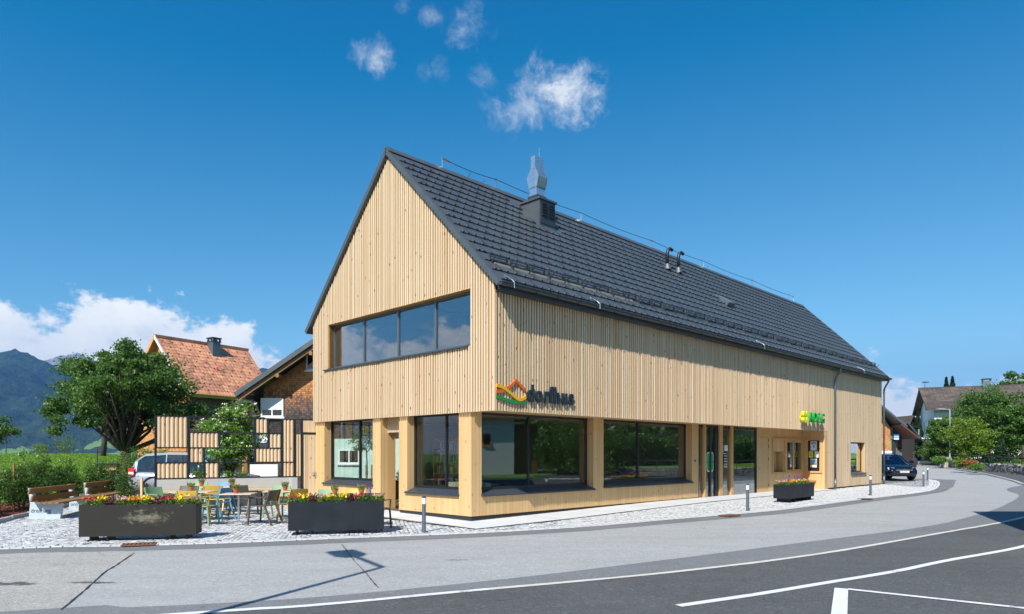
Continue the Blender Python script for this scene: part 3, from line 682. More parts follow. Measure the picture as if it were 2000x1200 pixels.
# ------------------------------------------------------------ meadow grass, mountain, haze
def meadow():
    n = 90000; Z = 25+31*RNG.random(n)**1.2; px = RNG.uniform(-60, 300, n); x = (px-1000)/FPX*Z
    keep = [i for i in range(n) if sm((-x[i]-.5*Z[i]+1)/6) > .25]
    P_ = np.array([(x[i], Z[i], T(x[i], Z[i])+.03+.06*random.random()) for i in keep])
    # keep the paved part and house plots free
    P_ = P_[~((P_[:, 0] > -17) & (P_[:, 1] < 26))]
    leaves('meadow_grass', P_, .15, M['meadow'], flat=-.0, aspect=.25, kind='stuff')
meadow()
def mountain():
    prof = [(-900, 640), (-500, 690), (-200, 672), (0, 699), (30, 700), (60, 706), (90, 722), (130, 734), (175, 742), (240, 740), (330, 745), (430, 755), (520, 728), (560, 745), (640, 760), (760, 800), (900, 850)]
    cols = np.linspace(-900, 900, 150); rows = np.linspace(0, 1, 60); mb = MB(); nx = len(cols)
    from mathutils import noise as mn
    for r in rows:
        Y = 1500+r*2500
        for c in cols:
            top = np.interp(c, [p[0] for p in prof], [p[1] for p in prof]); H_ = (HOR-top)/FPX*4000+1.7
            x = (c-1000)/FPX*Y; z = -62+(H_+62)*sm(r*1.02)**1.0
            q = Vector((x/420, Y/420, 0)); z += (mn.fractal(q, .7, 2., 5)*90)*sm(r*3)*sm((1.0-r)*2.2+.12)+mn.fractal(q*6, .8, 2., 4)*10*sm(r*4)
            mb.v.append((x, Y, z))
        
    # far side falls away so the ridge has depth
    for c in cols: mb.v.append(((c-1000)/FPX*5000, 5000, 120.))
    R_ = len(rows)+1
    mb.f = [(j*nx+i, j*nx+i+1, (j+1)*nx+i+1, (j+1)*nx+i) for j in range(R_-1) for i in range(nx-1)]; mb.t = [0]*len(mb.f)
    mb.build('mountain', M['mountain'], kind='structure', smooth=True)
    mb = MB(); pk_ = [(-100, 720), (0, 726), (60, 716), (85, 704), (110, 698), (135, 693), (150, 690), (165, 696), (185, 704), (210, 712), (260, 722), (330, 735)]
    cols = np.linspace(-100, 330, 90); nx = len(cols)
    for r in np.linspace(0, 1, 24):
        Y = 5200+r*900
        for c in cols:
            H_ = (HOR-np.interp(c, [p[0] for p in pk_], [p[1] for p in pk_]))/FPX*5650
            x = (c-1000)/FPX*Y; f = 1-abs(r-.5)*2; q = Vector((x/160, Y/160, 0))
            mb.v.append((x, Y, -60+(H_+60)*sm(f*1.1)+mn.fractal(q, .8, 2., 5)*32*f))
    mb.f = [(j*nx+i, j*nx+i+1, (j+1)*nx+i+1, (j+1)*nx+i) for j in range(23) for i in range(nx-1)]; mb.t = [0]*len(mb.f)
    mb.build('mountain', M['mountain'], kind='structure', smooth=False)
mountain()
def haze():
    m = bpy.data.materials.new('haze_air'); m.use_nodes = True; t = NT(m.node_tree)
    v = t.n('ShaderNodeVolumePrincipled', ins={'Color': (.10, .42, 1.0), 'Density': HAZE, 'Anisotropy': .2})
    t.n('ShaderNodeOutputMaterial', ins={1: v.outputs[0]})
    mb = MB(); mb.box(-6800, -1700, -66, 6800, 6900, 870); mb.build('haze', m, kind='stuff')
HAZE = 1.0e-4
haze()
CH0, CH1, CHV, CHZ = 4.90, 5.66, 3.06, 9.94
COWL = (5.22, 3.46)
VENTS = ((12.45, 1.80), (13.35, 1.74))
SKY = (14.80, 2.85)
LETU = ((1.03, 1.32), (1.34, 1.64), (1.655, 1.88), (1.86, 2.04), (2.04, 2.34), (2.34, 2.63), (2.65, 2.89)); LETZ = 3.035
LSX = dict(d=.86, o=.84, r=.86, f=.86, h=.88, u=.86, s=.84)
ADC = (17.91, 3.285)
ADL = (('A', 18.27, 1.05), ('D', 18.74, .92), ('E', 19.19, 1.05), ('G', 19.62, .92))
M['guard'] = plain('snow_guard_metal', (.035, .042, .050), .45, .0, var=.06, spec=.6)
# ============================================================ the timber building
B = empty('timber_building', (QX, QY, 0), R(45), label='long timber-slatted village shop with steep dark metal roof and big ground floor windows', cat='building')
LEN = 28.6; WID = 8.72; RID = 4.36; ZR = 10.36; TAN = (ZR-5.80)/(RID+.25)
def zt(v): return ZR-abs(v-RID)*TAN
rv = .95     # recess of the ground floor under the long side
# --- backing walls (solid parts behind the slats)
def wall_prism(poly, a0, a1, axis, name='wall', m='backing'): return MB().prism(poly, a0, a1, axis).build(name, M[m], B)
WT0, WT1, WZ0, WZ1 = .93, 7.70, 4.45, 5.83   # upper window (v, z)
g0, g1 = .055, .30
def zb(v): return zt(v)-.22
wall_prism([(0.03, 2.82), (WID-.03, 2.82), (WID-.03, WZ0-.02), (0.03, WZ0-.02)], g0, g1, 'x')
wall_prism([(0.03, WZ0-.02), (WT0, WZ0-.02), (WT0, WZ1), (0.03, min(WZ1, zb(.03)))], g0, g1, 'x')
wall_prism([(WT1, WZ0-.02), (WID-.03, WZ0-.02), (WID-.03, min(WZ1, zb(WID))), (WT1, WZ1)], g0, g1, 'x')
wall_prism([(.12, zb(.12)), (.12, WZ1) if zb(.12) > WZ1 else (WT0, WZ1), (WID-.12, WZ1) if zb(WID-.12) > WZ1 else (WT1, WZ1), (WID-.12, zb(WID-.12)), (RID, zb(RID))], g0, g1, 'x')
MB().box(g1, .055, 2.82, 21.0, .28, 5.62).build('wall', M['backing'], B)
MB().box(21.0, .055, .14, 23.95, .28, 5.62).box(23.95, .055, 2.30, 25.95, .28, 5.62).box(23.95, .055, .14, 25.95, .28, .78).box(25.95, .055, .14, LEN-.05, .28, 5.62).build('wall', M['backing'], B)
MB().box(g1, WID-.28, 2.75, LEN-.05, WID-.03, 5.62).box(4.1, WID-.28, -.1, LEN-.05, WID-.03, 2.75).box(g1, WID-.28, -.1, .55, WID-.03, 2.75).box(.55, WID-.28, -.1, 4.1, WID-.03, .70).build('wall', M['board'], B)
bw = MB().box(.55, WID-.2, .70, 4.1, WID-.12, .78).box(.55, WID-.2, 2.69, 4.1, WID-.12, 2.75).box(.55, WID-.2, .78, .62, WID-.12, 2.69).box(4.03, WID-.2, .78, 4.1, WID-.12, 2.69).build('window', M['frame'], B)
MB().box(.62, WID-.165, .78, 4.03, WID-.155, 2.69).build('pane', M['glass'], bw)
MB().prism([(.03, -.1), (WID-.03, -.1), (WID-.03, zb(WID)), (RID, zb(RID)), (.03, zb(0))], LEN-.3, LEN-.03, 'x').build('wall', M['slat'], B)
# underside of the overhang
MB().box(.05, .05, 2.80, 21.0, rv+.3, 2.835).build('soffit', M['board'], B)
MB().box(g0, rv+.3, 2.80, .75, WID-.03, 2.83).build('soffit', M['board'], B)
# --- slats: each its own, the far ones joined
unit = MB().box(-.5, -.5, 0, .5, .5, 1).mesh('slat', M['slat'])
nsl = 0; far = MB()
def slat(u, v, z0, z1, w_, d_, along):
    global nsl
    sx, sy = (d_, w_) if along == 'v' else (w_, d_)
    if nsl < 300: inst('slat', unit, B, (u, v, z0), (0, 0, 0), (sx, sy, z1-z0)); nsl += 1
    else:
        far.tone = random.random(); far.box(u-sx/2, v-sy/2, z0, u+sx/2, v+sy/2, z1)
i = 0; v = .05
while v < WID-.02:
    wd = random.choice((.046, .052, .060, .052)); vc = v; d_ = .05; dep = random.choice((.060, .066, .072))
    top = zt(vc)-.17
    if WT0-.01 < vc < WT1+.01:
        slat(dep/2+(.055-dep), vc, 2.755, WZ0-.045, wd, dep, 'v')
        if top > WZ1+.02: slat(dep/2+(.055-dep), vc, WZ1, top, wd, dep, 'v')
    else: slat(dep/2+(.055-dep), vc, 2.755, top, wd, dep, 'v')
    v += .0975
u = .045; dk = []
while u < LEN-.03:
    wd = random.choice((.048, .052, .056)) if u < 18 else (.062 if u < 21 else .078); dep = random.choice((.064, .070, .076)) if u < 20 else random.choice((.060, .064))
    z0 = 2.755 if u < 21.0 else .17
    yy = dep/2+(.055-dep); top = 5.60
    if 23.97 < u < 25.95:
        slat(u, yy, .17, .76, wd, dep, 'u'); slat(u, yy, 2.30, top, wd, dep, 'u')
    else: slat(u, yy, z0, top, wd, dep, 'u')
    u += .0985
far.build('slat_cladding', M['slat'], B, kind='stuff')
# narrow dark slots beside the small window
for uu, a, b_ in ((23.54, 1.36, 2.24), (26.33, 1.36, 2.24), (28.1, 1.0, 1.6)): MB().box(uu-.02, -.006, a, uu+.02, .02, b_).build('slot', M['frame'], B)
# corner board
MB().box(-.024, -.024, 2.75, .060, .060, 5.62).build('corner_board', M['slat'], B)
# --- upper band window
win = MB(); ud = .24
win.box(ud-.03, WT0, WZ0, ud+.04, WT1, WZ0+.05).box(ud-.03, WT0, WZ1-.05, ud+.04, WT1, WZ1)
divs = [WT0, 2.52, 4.22, 5.98, WT1]
for d in divs: win.box(ud-.035, max(WT0, d-.03), WZ0+.05, ud+.045, min(WT1, d+.03), WZ1-.05)
win = win.build('window', M['zinc'], B)
for a, b_ in zip(divs[:-1], divs[1:]): MB().box(ud, a+.03, WZ0+.05, ud+.012, b_-.03, WZ1-.05).build('pane', M['glass_up'], win)
MB().prism([(-.07, WZ0-.075), (-.07, WZ0-.04), (ud-.03, WZ0), (ud-.03, WZ0-.045), (-.045, WZ0-.045), (-.045, WZ0-.075)], WT0, WT1+.22, 'y').build('sill', M['sill'], win)
for a_ in ((.0, WT1, WT1+.02), (.055, WT0-.02, WT0)): MB().box(a_[0], a_[1], WZ0, ud+.03, a_[2], WZ1).build('reveal', M['trim'], win)
hd = MB()
for k in range(7): hd.box(.01+k*.034, WT0, WZ1-.006, .01+k*.034+.02, WT1, WZ1+.022)
hd.build('head_slats', M['trim'], win)
# --- ground floor, gable side (wall face at u=.10)
U0, U1 = .10, .34
def bx(name, m, *a, parent=None): return MB().box(*a).build(name, M[m], parent or B)
bx('wall', 'board', U0, .95, .145, U1, 1.43, 2.80)              # corner pier
bx('wall', 'board', U0, 1.43, .145, U1, 3.63, .66)              # below window 2
bx('wall', 'board', U0, 3.63, .145, U1, 4.02, 2.80)             # pier
bx('wall', 'board', U0, 4.92, .15, U1, 5.33, 2.80)             # pier by the door
bx('wall', 'board', U0, 5.33, .15, U1, 8.12, .78)              # below window 1
bx('wall', 'board', U0, 8.12, .15, U1, 8.66, 2.80)
def ground_window(name, a0, a1, zs, axis, face, depth, div, sill_ext, m='glass'):
    """axis v: window in the gable side at u=face; axis u: in the long side at v=face"""
    def bb(mb, p0, q0, z0, p1, q1, z1):      # p along the wall, q into it
        return mb.box(q0, p0, z0, q1, p1, z1) if axis == 'v' else mb.box(p0, q0, z0, p1, q1, z1)
    f = face+depth; zt_ = 2.78; mb = MB()
    bb(mb, a0, f-.03, zs+.10, a1, f+.04, zs+.17); bb(mb, a0, f-.03, zt_-.05, a1, f+.04, zt_)
    bb(mb, a0, f-.03, zs+.17, a0+.05, f+.04, zt_-.05); bb(mb, a1-.05, f-.03, zs+.17, a1, f+.04, zt_-.05)
    bb(mb, div-.022, f-.035, zs+.17, div+.022, f+.045, zt_-.05)
    wn_ = mb.build('window', M['frame'], B)
    for p, q in ((a0+.05, div-.022), (div+.022, a1-.05)): bb(MB(), p, f, zs+.17, q, f+.012, zt_-.05).build('pane', M[m], wn_)
    prof = [(face-.07, zs-.05), (face-.07, zs-.015), (f-.03, zs+.10), (f-.03, zs+.06), (face-.045, zs-.045)]
    if axis == 'v': MB().prism(prof, a0-.02, a1+sill_ext, 'y').build('sill', M['sill'], wn_)
    else: MB().prism(prof, a0-.02, a1+sill_ext, 'x').build('sill', M['sill'], wn_)
    for p, q in ((a1, a1+.02), (a0-.02, a0)): bb(MB(), p, face+.241, zs+.1, q, f+.1, 2.78).build('reveal', M['trim'], wn_)
    return wn_
ground_window('w', 1.43, 3.63, .68, 'v', U0, .27, 2.24, .06)
ground_window('w', 5.33, 8.12, .80, 'v', U0, .27, 6.42, .06)
# piers get their inner faces (reveals seen obliquely)
# porch: set-back header with slat ends, open doorway
bx('wall', 'board', .36, 4.02, 2.44, .55, 4.92, 2.80)
mb = MB()
for k in range(9): mb.box(.325, 4.06+k*.097, 2.34, .36, 4.12+k*.097, 2.80)
mb.build('header_slats', M['slat'], B)
bx('door_jamb', 'trim', .34, 4.92, .1, .62, 4.97, 2.44); bx('door_jamb', 'trim', .34, 3.99, .1, .6, 4.06, 2.44)
# --- ground floor, long side (wall face at v=rv)
V0, V1 = rv, rv+.24
bx('wall', 'board', U1, V0, .145, .45, V1, 2.80)
bx('wall', 'board', .45, V0, .145, 5.0, V1, .66)
bx('wall', 'board', 5.0, V0, .145, 5.5, V1, 2.80)
bx('wall', 'board', 5.5, V0, .145, 10.68, V1, .70)
bx('wall', 'board', 10.68, V0, .145, 11.15, V1, 2.80)
ground_window('w', .45, 5.0-.0, .68, 'u', V0, .27, 2.44, .04, 'glass_shop')
ground_window('w', 5.5, 10.68, .72, 'u', V0, .27, 7.68, .04, 'glass_shop')
# plinth
MB().box(U0+.025, rv+.025, -.15, U1, 4.0, .145).box(U0+.025, 4.95, -.15, U1, 8.66, .15).box(U1, rv+.025, -.15, 11.15, V1, .145).build('plinth', M['plinth'], B)
# entrance glazing
en = MB().box(11.15, V0+.02, .06, 15.85, V0+.12, .12).box(11.15, V0+.02, 2.70, 15.85, V0+.12, 2.79).box(12.40, V0-.005, .12, 12.62, V0+.10, 2.70).box(12.0, V0+.0, .12, 12.10, V0+.08, 2.70).box(11.15, V0+.0, .12, 11.20, V0+.10, 2.70).box(15.79, V0, .12, 15.85, V0+.1, 2.70).build('entrance', M['frame'], B)
for a, b_ in ((11.50, 11.62), (12.63, 12.88), (13.56, 13.72)): bx('post', 'trim', a, V0-.05, .06, b_, V0+.14, 2.79, parent=en)
for a, b_ in ((11.20, 11.50), (11.62, 12.0), (12.10, 12.40), (12.88, 13.56), (13.72, 15.79)): bx('pane', 'glass_shop', a, V0+.04, .12, b_, V0+.052, 2.70, parent=en)
# four-leaf clover stickers split over the door leaves
def clover(cx, cz, r, a0, a1, grow):
    pts = []
    for k in range(97):
        t = 2*math.pi*k/96; rr = r*(.62+.38*abs(math.sin(2*t))**.6*(1-.18*abs(math.sin(4*t))**3))+grow
        pts.append((min(max(cx+rr*math.cos(t)*.78, a0), a1), cz+rr*math.sin(t)*1.12))
    return pts
for a0, a1 in ((11.62, 12.0), (12.10, 12.40)):
    MB().prism(clover(12.05, 1.42, .36, a0, a1, .045), V0+.030, V0+.034, 'y').build('sticker', M['paper'], en)
    MB().prism(clover(12.05, 1.42, .36, a0, a1, 0), V0+.025, V0+.029, 'y').build('sticker', M['sign_green'], en)
    MB().box(a0 if a0 > 12 else 11.75, V0+.021, 1.395, a1 if a0 < 12 else 12.34, V0+.024, 1.425).build('sticker', M['ink'], en)
# notices and opening hours on the side light
MB().box(12.91, V0+.028, 1.80, 13.06, V0+.034, 2.10).build('notice', M['paper'], en); MB().box(12.91, V0+.022, 2.03, 13.06, V0+.027, 2.10).build('notice', M['poster_red'], en)
MB().box(12.96, V0+.022, 1.90, 13.03, V0+.027, 1.97).build('notice', M['ink'], en)
MB().box(13.16, V0+.028, 1.83, 13.42, V0+.034, 2.06).build('notice', M['paper'], en)
RL = (R(90), 0, 0)
text('lettering', 'Unsere Öffnungszeiten', .055, M['paper'], en, (12.93, V0+.03, 1.72), RL, .001, .8, .002)
for k, (d, tm) in enumerate((('MO', '07:30 - 18:00'), ('DI', '07:30 - 18:00'), ('MI', '07:30 - 12:30'), ('DO', '07:30 - 18:00'), ('FR', '07:30 - 18:00'))):
    text('lettering', tm, .07, M['paper'], en, (13.14, V0+.03, 1.62-k*.105), RL, .001, .62, .003)
# service door and the wall behind
bx('wall', 'board', 15.85, V0, .12, 15.98, V1, 2.80); bx('wall', 'board', 16.92, V0, .10, 17.25, V1, 2.80)
bx('wall', 'board', 15.98, V0, 2.43, 16.92, V1, 2.80)
dr = MB().box(15.99, V0+.006, .08, 16.91, V0+.06, 2.42).build('door', M['board'], B)
MB().box(16.02, V0-.05, 1.10, 16.18, V0-.03, 1.125).box(16.04, V0-.05, 1.10, 16.065, V0+.01, 1.125).box(16.03, V0-.004, .98, 16.075, V0+.008, 1.16).build('handle', M['steel'], dr)
for z in (.35, 1.45, 2.0, 2.25): MB().tube([(16.93, V0-.012, z), (16.93, V0-.012, z+.10)], .012).build('hinge', M['dark_metal'], dr)
bx('bell_plate', 'dark_metal', 10.86, V0-.012, 1.42, 10.94, V0, 1.52)
# notice bay
bx('wall', 'board', 17.25, V0, 2.42, 20.62, V1, 2.80); bx('wall', 'board', 17.25, V0, .10, 20.62, V1, .86)
bx('plinth', 'plinth', 16.92, V0+.03, -.1, 20.62, V1, .10)
bx('wall', 'board', 17.33, V0+.02, 1.82, 18.55, V1, 2.34); bx('wall', 'board', 17.33, V1+.1, .94, 18.55, V1+.12, 1.80)
bx('shelf_wall', 'trim', 18.47, V0+.02, .94, 18.55, V1+.1, 1.82)
nb = MB().box(17.25, V0-.05, .86, 20.40, V0+.05, .94).box(17.25, V0-.05, 2.34, 20.40, V0+.05, 2.42).box(17.25, V0-.05, .94, 17.33, V0+.05, 2.34).box(20.30, V0-.05, .94, 20.40, V0+.05, 2.34).box(18.55, V0-.03, .94, 18.68, V0+.04, 2.34).box(19.38, V0-.03, .94, 19.52, V0+.04, 2.34).box(18.68, V0-.03, 2.24, 20.30, V0+.04, 2.34).box(18.68, V0-.03, .94, 20.30, V0+.04, 1.02).build('notice_case', M['trim'], B)
bx('case_back', 'board_black', 18.68, V0+.16, 1.02, 20.30, V0+.18, 2.24, parent=nb); bx('pane', 'glass', 18.68, V0+.0, 1.02, 20.30, V0+.008, 2.24, parent=nb)
bx('wall', 'board', 20.40, V0, .86, 20.62, V1, 2.42)
bx('poster', 'paper', 17.36, V1+.09, 1.05, 17.82, V1+.098, 1.72, parent=nb); text('lettering', 'DORF', .10, M['ink'], nb, (17.42, V1+.085, 1.56), RL, .001, 1, .004)
bx('poster', 'ink', 17.40, V1+.084, 1.12, 17.62, V1+.088, 1.3, parent=nb)
bx('poster', 'board_black', 18.70, V0+.14, 1.3, 18.9, V0+.15, 1.8, parent=nb)
for a, c, d, e_ in ((19.62, 1.78, 19.88, 2.05), (19.60, 1.15, 19.92, 1.72)): bx('poster', 'paper', a, V0+.14, c, d, V0+.15, e_, parent=nb)
bx('poster', 'note_yellow', 19.78, V0+.13, 1.76, 19.98, V0+.138, 1.9, parent=nb); bx('poster', 'trim', 18.72, V0+.12, 1.2, 19.0, V0+.13, 1.78, parent=nb)
# cheek wall of the bay, facing the street corner
CU = 20.62
MB().box(CU, -.0, .10, CU+.35, V1, 2.80).build('wall', M['board'], B)
bx('plinth', 'plinth', CU+.03, .03, -.1, CU+.3, V1, .10)
nb2 = MB().box(CU-.05, .10, .86, CU, .84, .94).box(CU-.05, .10, 2.34, CU, .84, 2.42).box(CU-.05, .10, .94, CU, .22, 2.34).box(CU-.05, .74, .94, CU, .84, 2.34).build('notice_case', M['trim'], B)
bx('case_back', 'board_black', CU-.03, .22, .94, CU-.01, .74, 2.34, parent=nb2)
bx('poster', 'paper', CU-.045, .34, 1.88, CU-.04, .62, 2.30, parent=nb2); bx('poster', 'photo_blue', CU-.05, .37, 2.16, CU-.046, .59, 2.27, parent=nb2); bx('poster', 'photo_brown', CU-.05, .43, 2.02, CU-.046, .50, 2.12, parent=nb2)
bx('poster', 'note_yellow', CU-.045, .50, 1.56, CU-.04, .70, 1.85, parent=nb2); bx('poster', 'paper', CU-.045, .26, 1.56, CU-.04, .44, 1.85, parent=nb2)
bx('poster', 'paper', CU-.045, .34, 1.11, CU-.04, .62, 1.51, parent=nb2); bx('poster', 'photo_blue', CU-.05, .35, 1.30, CU-.046, .61, 1.45, parent=nb2); bx('poster', 'photo_brown', CU-.05, .35, 1.22, CU-.046, .61, 1.30, parent=nb2)
for k in range(2): bx('poster', 'ink', CU-.05, .54, 1.65+k*.07, CU-.046, .66, 1.668+k*.07, parent=nb2)
bx('bench_seat', 'trim', 19.5, .38, .46, CU-.001, V0, .52)
# small window in the long wall
sw = MB().box(23.95, .17, .80, 25.95, .22, .88).box(23.95, .17, 2.24, 25.95, .22, 2.30).box(23.95, .17, .88, 24.02, .22, 2.24).box(25.86, .17, .88, 25.95, .22, 2.24).build('window', M['frame'], B)
MB().box(24.02, .19, .88, 25.86, .20, 2.24).build('pane', M['glass_up'], sw); MB().prism([(-.07, .74), (-.07, .77), (.17, .83), (.17, .79)], 23.9, 26.05, 'x').build('sill', M['sill'], sw)
bx('reveal', 'trim', 25.93, .02, .80, 25.95, .2, 2.30, parent=sw); bx('reveal', 'trim', 23.95, .02, .80, 23.97, .2, 2.30, parent=sw)
MB().box(21.0, .06, -.15, LEN-.04, .28, .14).build('plinth', M['plinth'], B)
# --- interior shell
bx('floor_slab', 'interior_dark', .40, 1.25, -.05, 28.2, 8.4, .10)
bx('interior_wall', 'interior', 4.2, 8.3, .1, 28.2, 8.42, 2.8); bx('interior_wall', 'interior', 10.9, 1.25, .1, 11.0, 8.3, 2.8); bx('interior_wall', 'interior', 17.0, 1.4, .1, 17.1, 8.3, 2.8)
bx('ceiling', 'interior', .4, 1.2, 2.85, 28.2, 8.42, 2.95)
bx('floor_slab', 'interior', .32, .3, 4.0, 28.2, 8.42, 4.1)
bx('interior_wall', 'white', 6.0, .3, 4.1, 6.1, 8.42, 6.4); bx('ceiling', 'interior', .32, .3, 6.35, 6.1, 8.42, 6.42)
bx('interior_wall', 'interior', .32, 8.3, 4.1, 6.0, 8.42, 6.35); bx('interior_wall', 'interior', .32, .29, 4.1, 6.0, .33, 6.3)
mb = MB()
for vv in (2.2, 5.2): mb.box(.5, vv, 6.28, 6, vv+.09, 6.35)
mb.build('ceiling_rail', M['zinc'], B)
# --- roof
u0, u1 = -.10, LEN+.32
rf = MB()
for sgn in (1, -1):
    vo = -.25 if sgn == 1 else WID+.25
    vr = RID; z0_, zr_ = zt(-.25), ZR
    rf.add([(u0, vo, z0_-.10), (u1, vo, z0_-.10), (u1, vr, zr_-.10), (u0, vr, zr_-.10), (u0, vo, z0_), (u1, vo, z0_), (u1, vr, zr_), (u0, vr, zr_)],
           [(0,1,2,3), (4,5,6,7), (0,1,5,4), (1,2,6,5), (3,0,4,7), (2,3,7,6)])
roof = rf.build('roof', M['metal_roof'], B)
th_ = math.atan(TAN); cs, sn = math.cos(th_), math.sin(th_)
# verge boards and caps
for sgn in (1, -1):
    vo = -.25 if sgn == 1 else WID+.25
    MB().beam((u0+.035, vo, zt(-.25)-.065), (u0+.035, RID-.0*sgn, ZR-.065), .11, .13).build('verge_trim', M['metal_roof'], roof)
    MB().beam((u1-.03, vo, zt(-.25)-.05), (u1-.03, RID, ZR-.05), .12, .16).build('verge_trim', M['metal_roof'], roof)
rc = MB().prism([(RID-.17, ZR-.115), (RID-.17, ZR-.09), (RID-.03, ZR+.065), (RID+.03, ZR+.065), (RID+.17, ZR-.09), (RID+.17, ZR-.115), (RID, ZR+.02)], u0-.01, u1+.01, 'x').build('ridge_cap', M['metal_roof'], roof)
# metal roof tiles: right-hand slope; plate with a folded lip and two snow studs
SL = (RID+.25)/cs; rows = 15; ex = (SL-.30)/rows; tw = .62
def tile_geo(mb, wd=tw-.012, stud=True):
    L = ex+.05
    # x along ridge, y down the slope, z off the roof
    mb.add([(0,0,.004),(wd,0,.004),(wd,L,.040),(0,L,.040),(0,L,.004),(wd,L,.004)], [(0,1,2,3),(3,2,5,4)])
    mb.add([(0,0,.004),(0,L,.040),(0,L,.004)], [(0,1,2)]); mb.add([(wd,0,.004),(wd,L,.040),(wd,L,.004)], [(0,1,2)])
    mb.add([(wd-.012,0,.010),(wd+.012,0,.010),(wd+.012,L,.052),(wd-.012,L,.052),(wd+.012,L,.02),(wd+.012,0,0)], [(0,1,2,3),(1,5,4,2)])
    for xx in (wd*.25, wd*.75):
        y0 = L-.07; mb.add([(xx-.016,y0,.028),(xx+.016,y0,.028),(xx+.034,L+.012,.034),(xx-.034,L+.012,.034),(xx-.008,y0+.03,.060),(xx+.008,y0+.03,.060),(xx+.020,L+.016,.080),(xx-.020,L+.016,.080)],
               [(4,5,6,7),(0,1,5,4),(1,2,6,5),(2,3,7,6),(3,0,4,7)])
    return mb
tg = tile_geo(MB()); tmesh = tg.mesh('roof_tile', M['metal_roof'])
# slope frame: x=u, y=down the slope (towards -v), z=normal
Rm = Matrix(((1, 0, 0), (0, -cs, -sn), (0, -sn, cs)))
Rm = Matrix(((1, 0, 0), (0, -cs, -sn), (0, -sn, cs)))
def slope_pt(u, d, n=0.): return Vector((u, RID, ZR))+Rm @ Vector((0, d, n))
eul = Rm.to_euler()
detR = Rm.determinant()
fld = MB(); items = []
for r in range(rows+1):
    d = .16+(r-0)*ex if r < rows else None
    if d is None: break
    st = u0+.14-(tw/2 if r % 2 else 0); k = 0
    while st+k*tw < u1-.10:
        x0 = st+k*tw; k += 1
        a0 = max(x0, u0+.12); a1 = min(x0+tw-.012, u1-.08)
        if a1-a0 < .08: continue
        items.append((a0, a1, d, x0))
# skip tiles under the chimney and the skylight
def blocked(a0, a1, d): return (a1 > CH0-.05 and a0 < CH1+.05 and .2 < d+ex/2 < 1.75)
items = [q for q in items if not blocked(*q[:3])]
full = [q for q in items if q[1]-q[0] > tw-.03]; full.sort(key=lambda q: q[0]+q[2]*.3)
near = set(map(id, full[:300]))
for q in items:
    if id(q) in near and detR > 0:
        inst('roof_tile', tmesh, roof, slope_pt(q[0], q[2], .0), eul)
    else:
        wd = q[1]-q[0]; g = tile_geo(MB(), wd); M4 = Rm
        fld.add([slope_pt(q[0], q[2])+Rm @ Vector(p) for p in g.v], g.f)
fld.build('tile_field', M['metal_roof'], roof, kind='stuff')
# snow guards above the eave
gm = MB(); gw = .62
for z in (.075, .13, .185, .24): gm.beam((0, .05-z*.85, z), (gw, .05-z*.85, z), .018, .026, up=(0, -.64, .77))
for x in (0.015, gw-.015):
    gm.prism([(-.22, .030), (.22, .030), (.22, .05), (.08, .06), (-.12, .275), (-.165, .275), (-.02, .06), (-.22, .05)], x-.012, x+.012, 'x')
gmesh = gm.mesh('snow_guard', M['guard'])
k = 0; uu = u0+.30
while uu < u1-.6:
    inst('snow_guard', gmesh, roof, slope_pt(uu, SL-.35-ex*1.1+(.06 if k % 2 else 0), 0), eul); uu += .70; k += 1
# gutter, brackets and downpipes
zg = zt(-.25)-.045; vg = -.315; mb = MB(); n = 10
prof = [(vg+.075*math.cos(math.pi*(1+k/n)), zg+.075*math.sin(math.pi*(1+k/n))) for k in range(n+1)]
prof2 = [(vg+.068*math.cos(math.pi*(2-k/n)), zg+.068*math.sin(math.pi*(2-k/n))) for k in range(n+1)]
mb.prism(prof+prof2, u0-.02, u1+.06, 'x').tube([(u0-.02, vg-.078, zg+.006), (u1+.06, vg-.078, zg+.006)], .011, 6)
for e_ in (u0-.02, u1+.055): mb.prism(prof, e_, e_+.006, 'x')
gut = mb.build('gutter', M['dark_metal'], roof)
mb = MB()
for k in range(36): mb.box(.3+k*.8, vg-.085, zg-.083, .325+k*.8, -.20, zg-.072)
mb.build('bracket', M['dark_metal'], gut, kind='stuff')
MB().box(u0, -.24, zt(-.25)-.20, u1, -.22, zt(-.25)-.03).build('fascia', M['dark_metal'], roof)
MB().box(0, -.23, zt(-.25)-.20, LEN, .06, zt(-.25)-.185).build('eave_soffit', M['dark_metal'], roof)
for ud_, zb_ in ((21.66, .06), (28.66, .06)):
    dp = MB().tube([(ud_, vg, zg-.05), (ud_, vg, zg-.16), (ud_, -.16, zg-.42), (ud_, -.085, zg-.62), (ud_, -.085, .55)], .048, 10).tube([(ud_, -.085, .55), (ud_, -.085, zb_)], .058, 10).build('downpipe', M['zinc'], B, smooth=True)
    mb = MB()
    for z in (4.6, 3.1, 1.6, .58): mb.tube([(ud_, -.085, z), (ud_, -.085, z+.03)], .060, 10)
    mb.build('pipe_clip', M['steel'] if False else M['zinc'], dp)
# small clamp fittings of the lightning cable along the gutter
for uu in (.25, 3.55, 13.6, 24.6):
    MB().tube([slope_pt(uu, SL-.28, .04), (uu, -.33, zg+.12), (uu, -.42, zg+.03), (uu, -.42, zg-.10)], .009, 5).tube([slope_pt(uu-.04, SL-.2, .05), slope_pt(uu+.05, SL-.2, .05)], .018, 5).build('cable_clamp', M['steel'], roof)
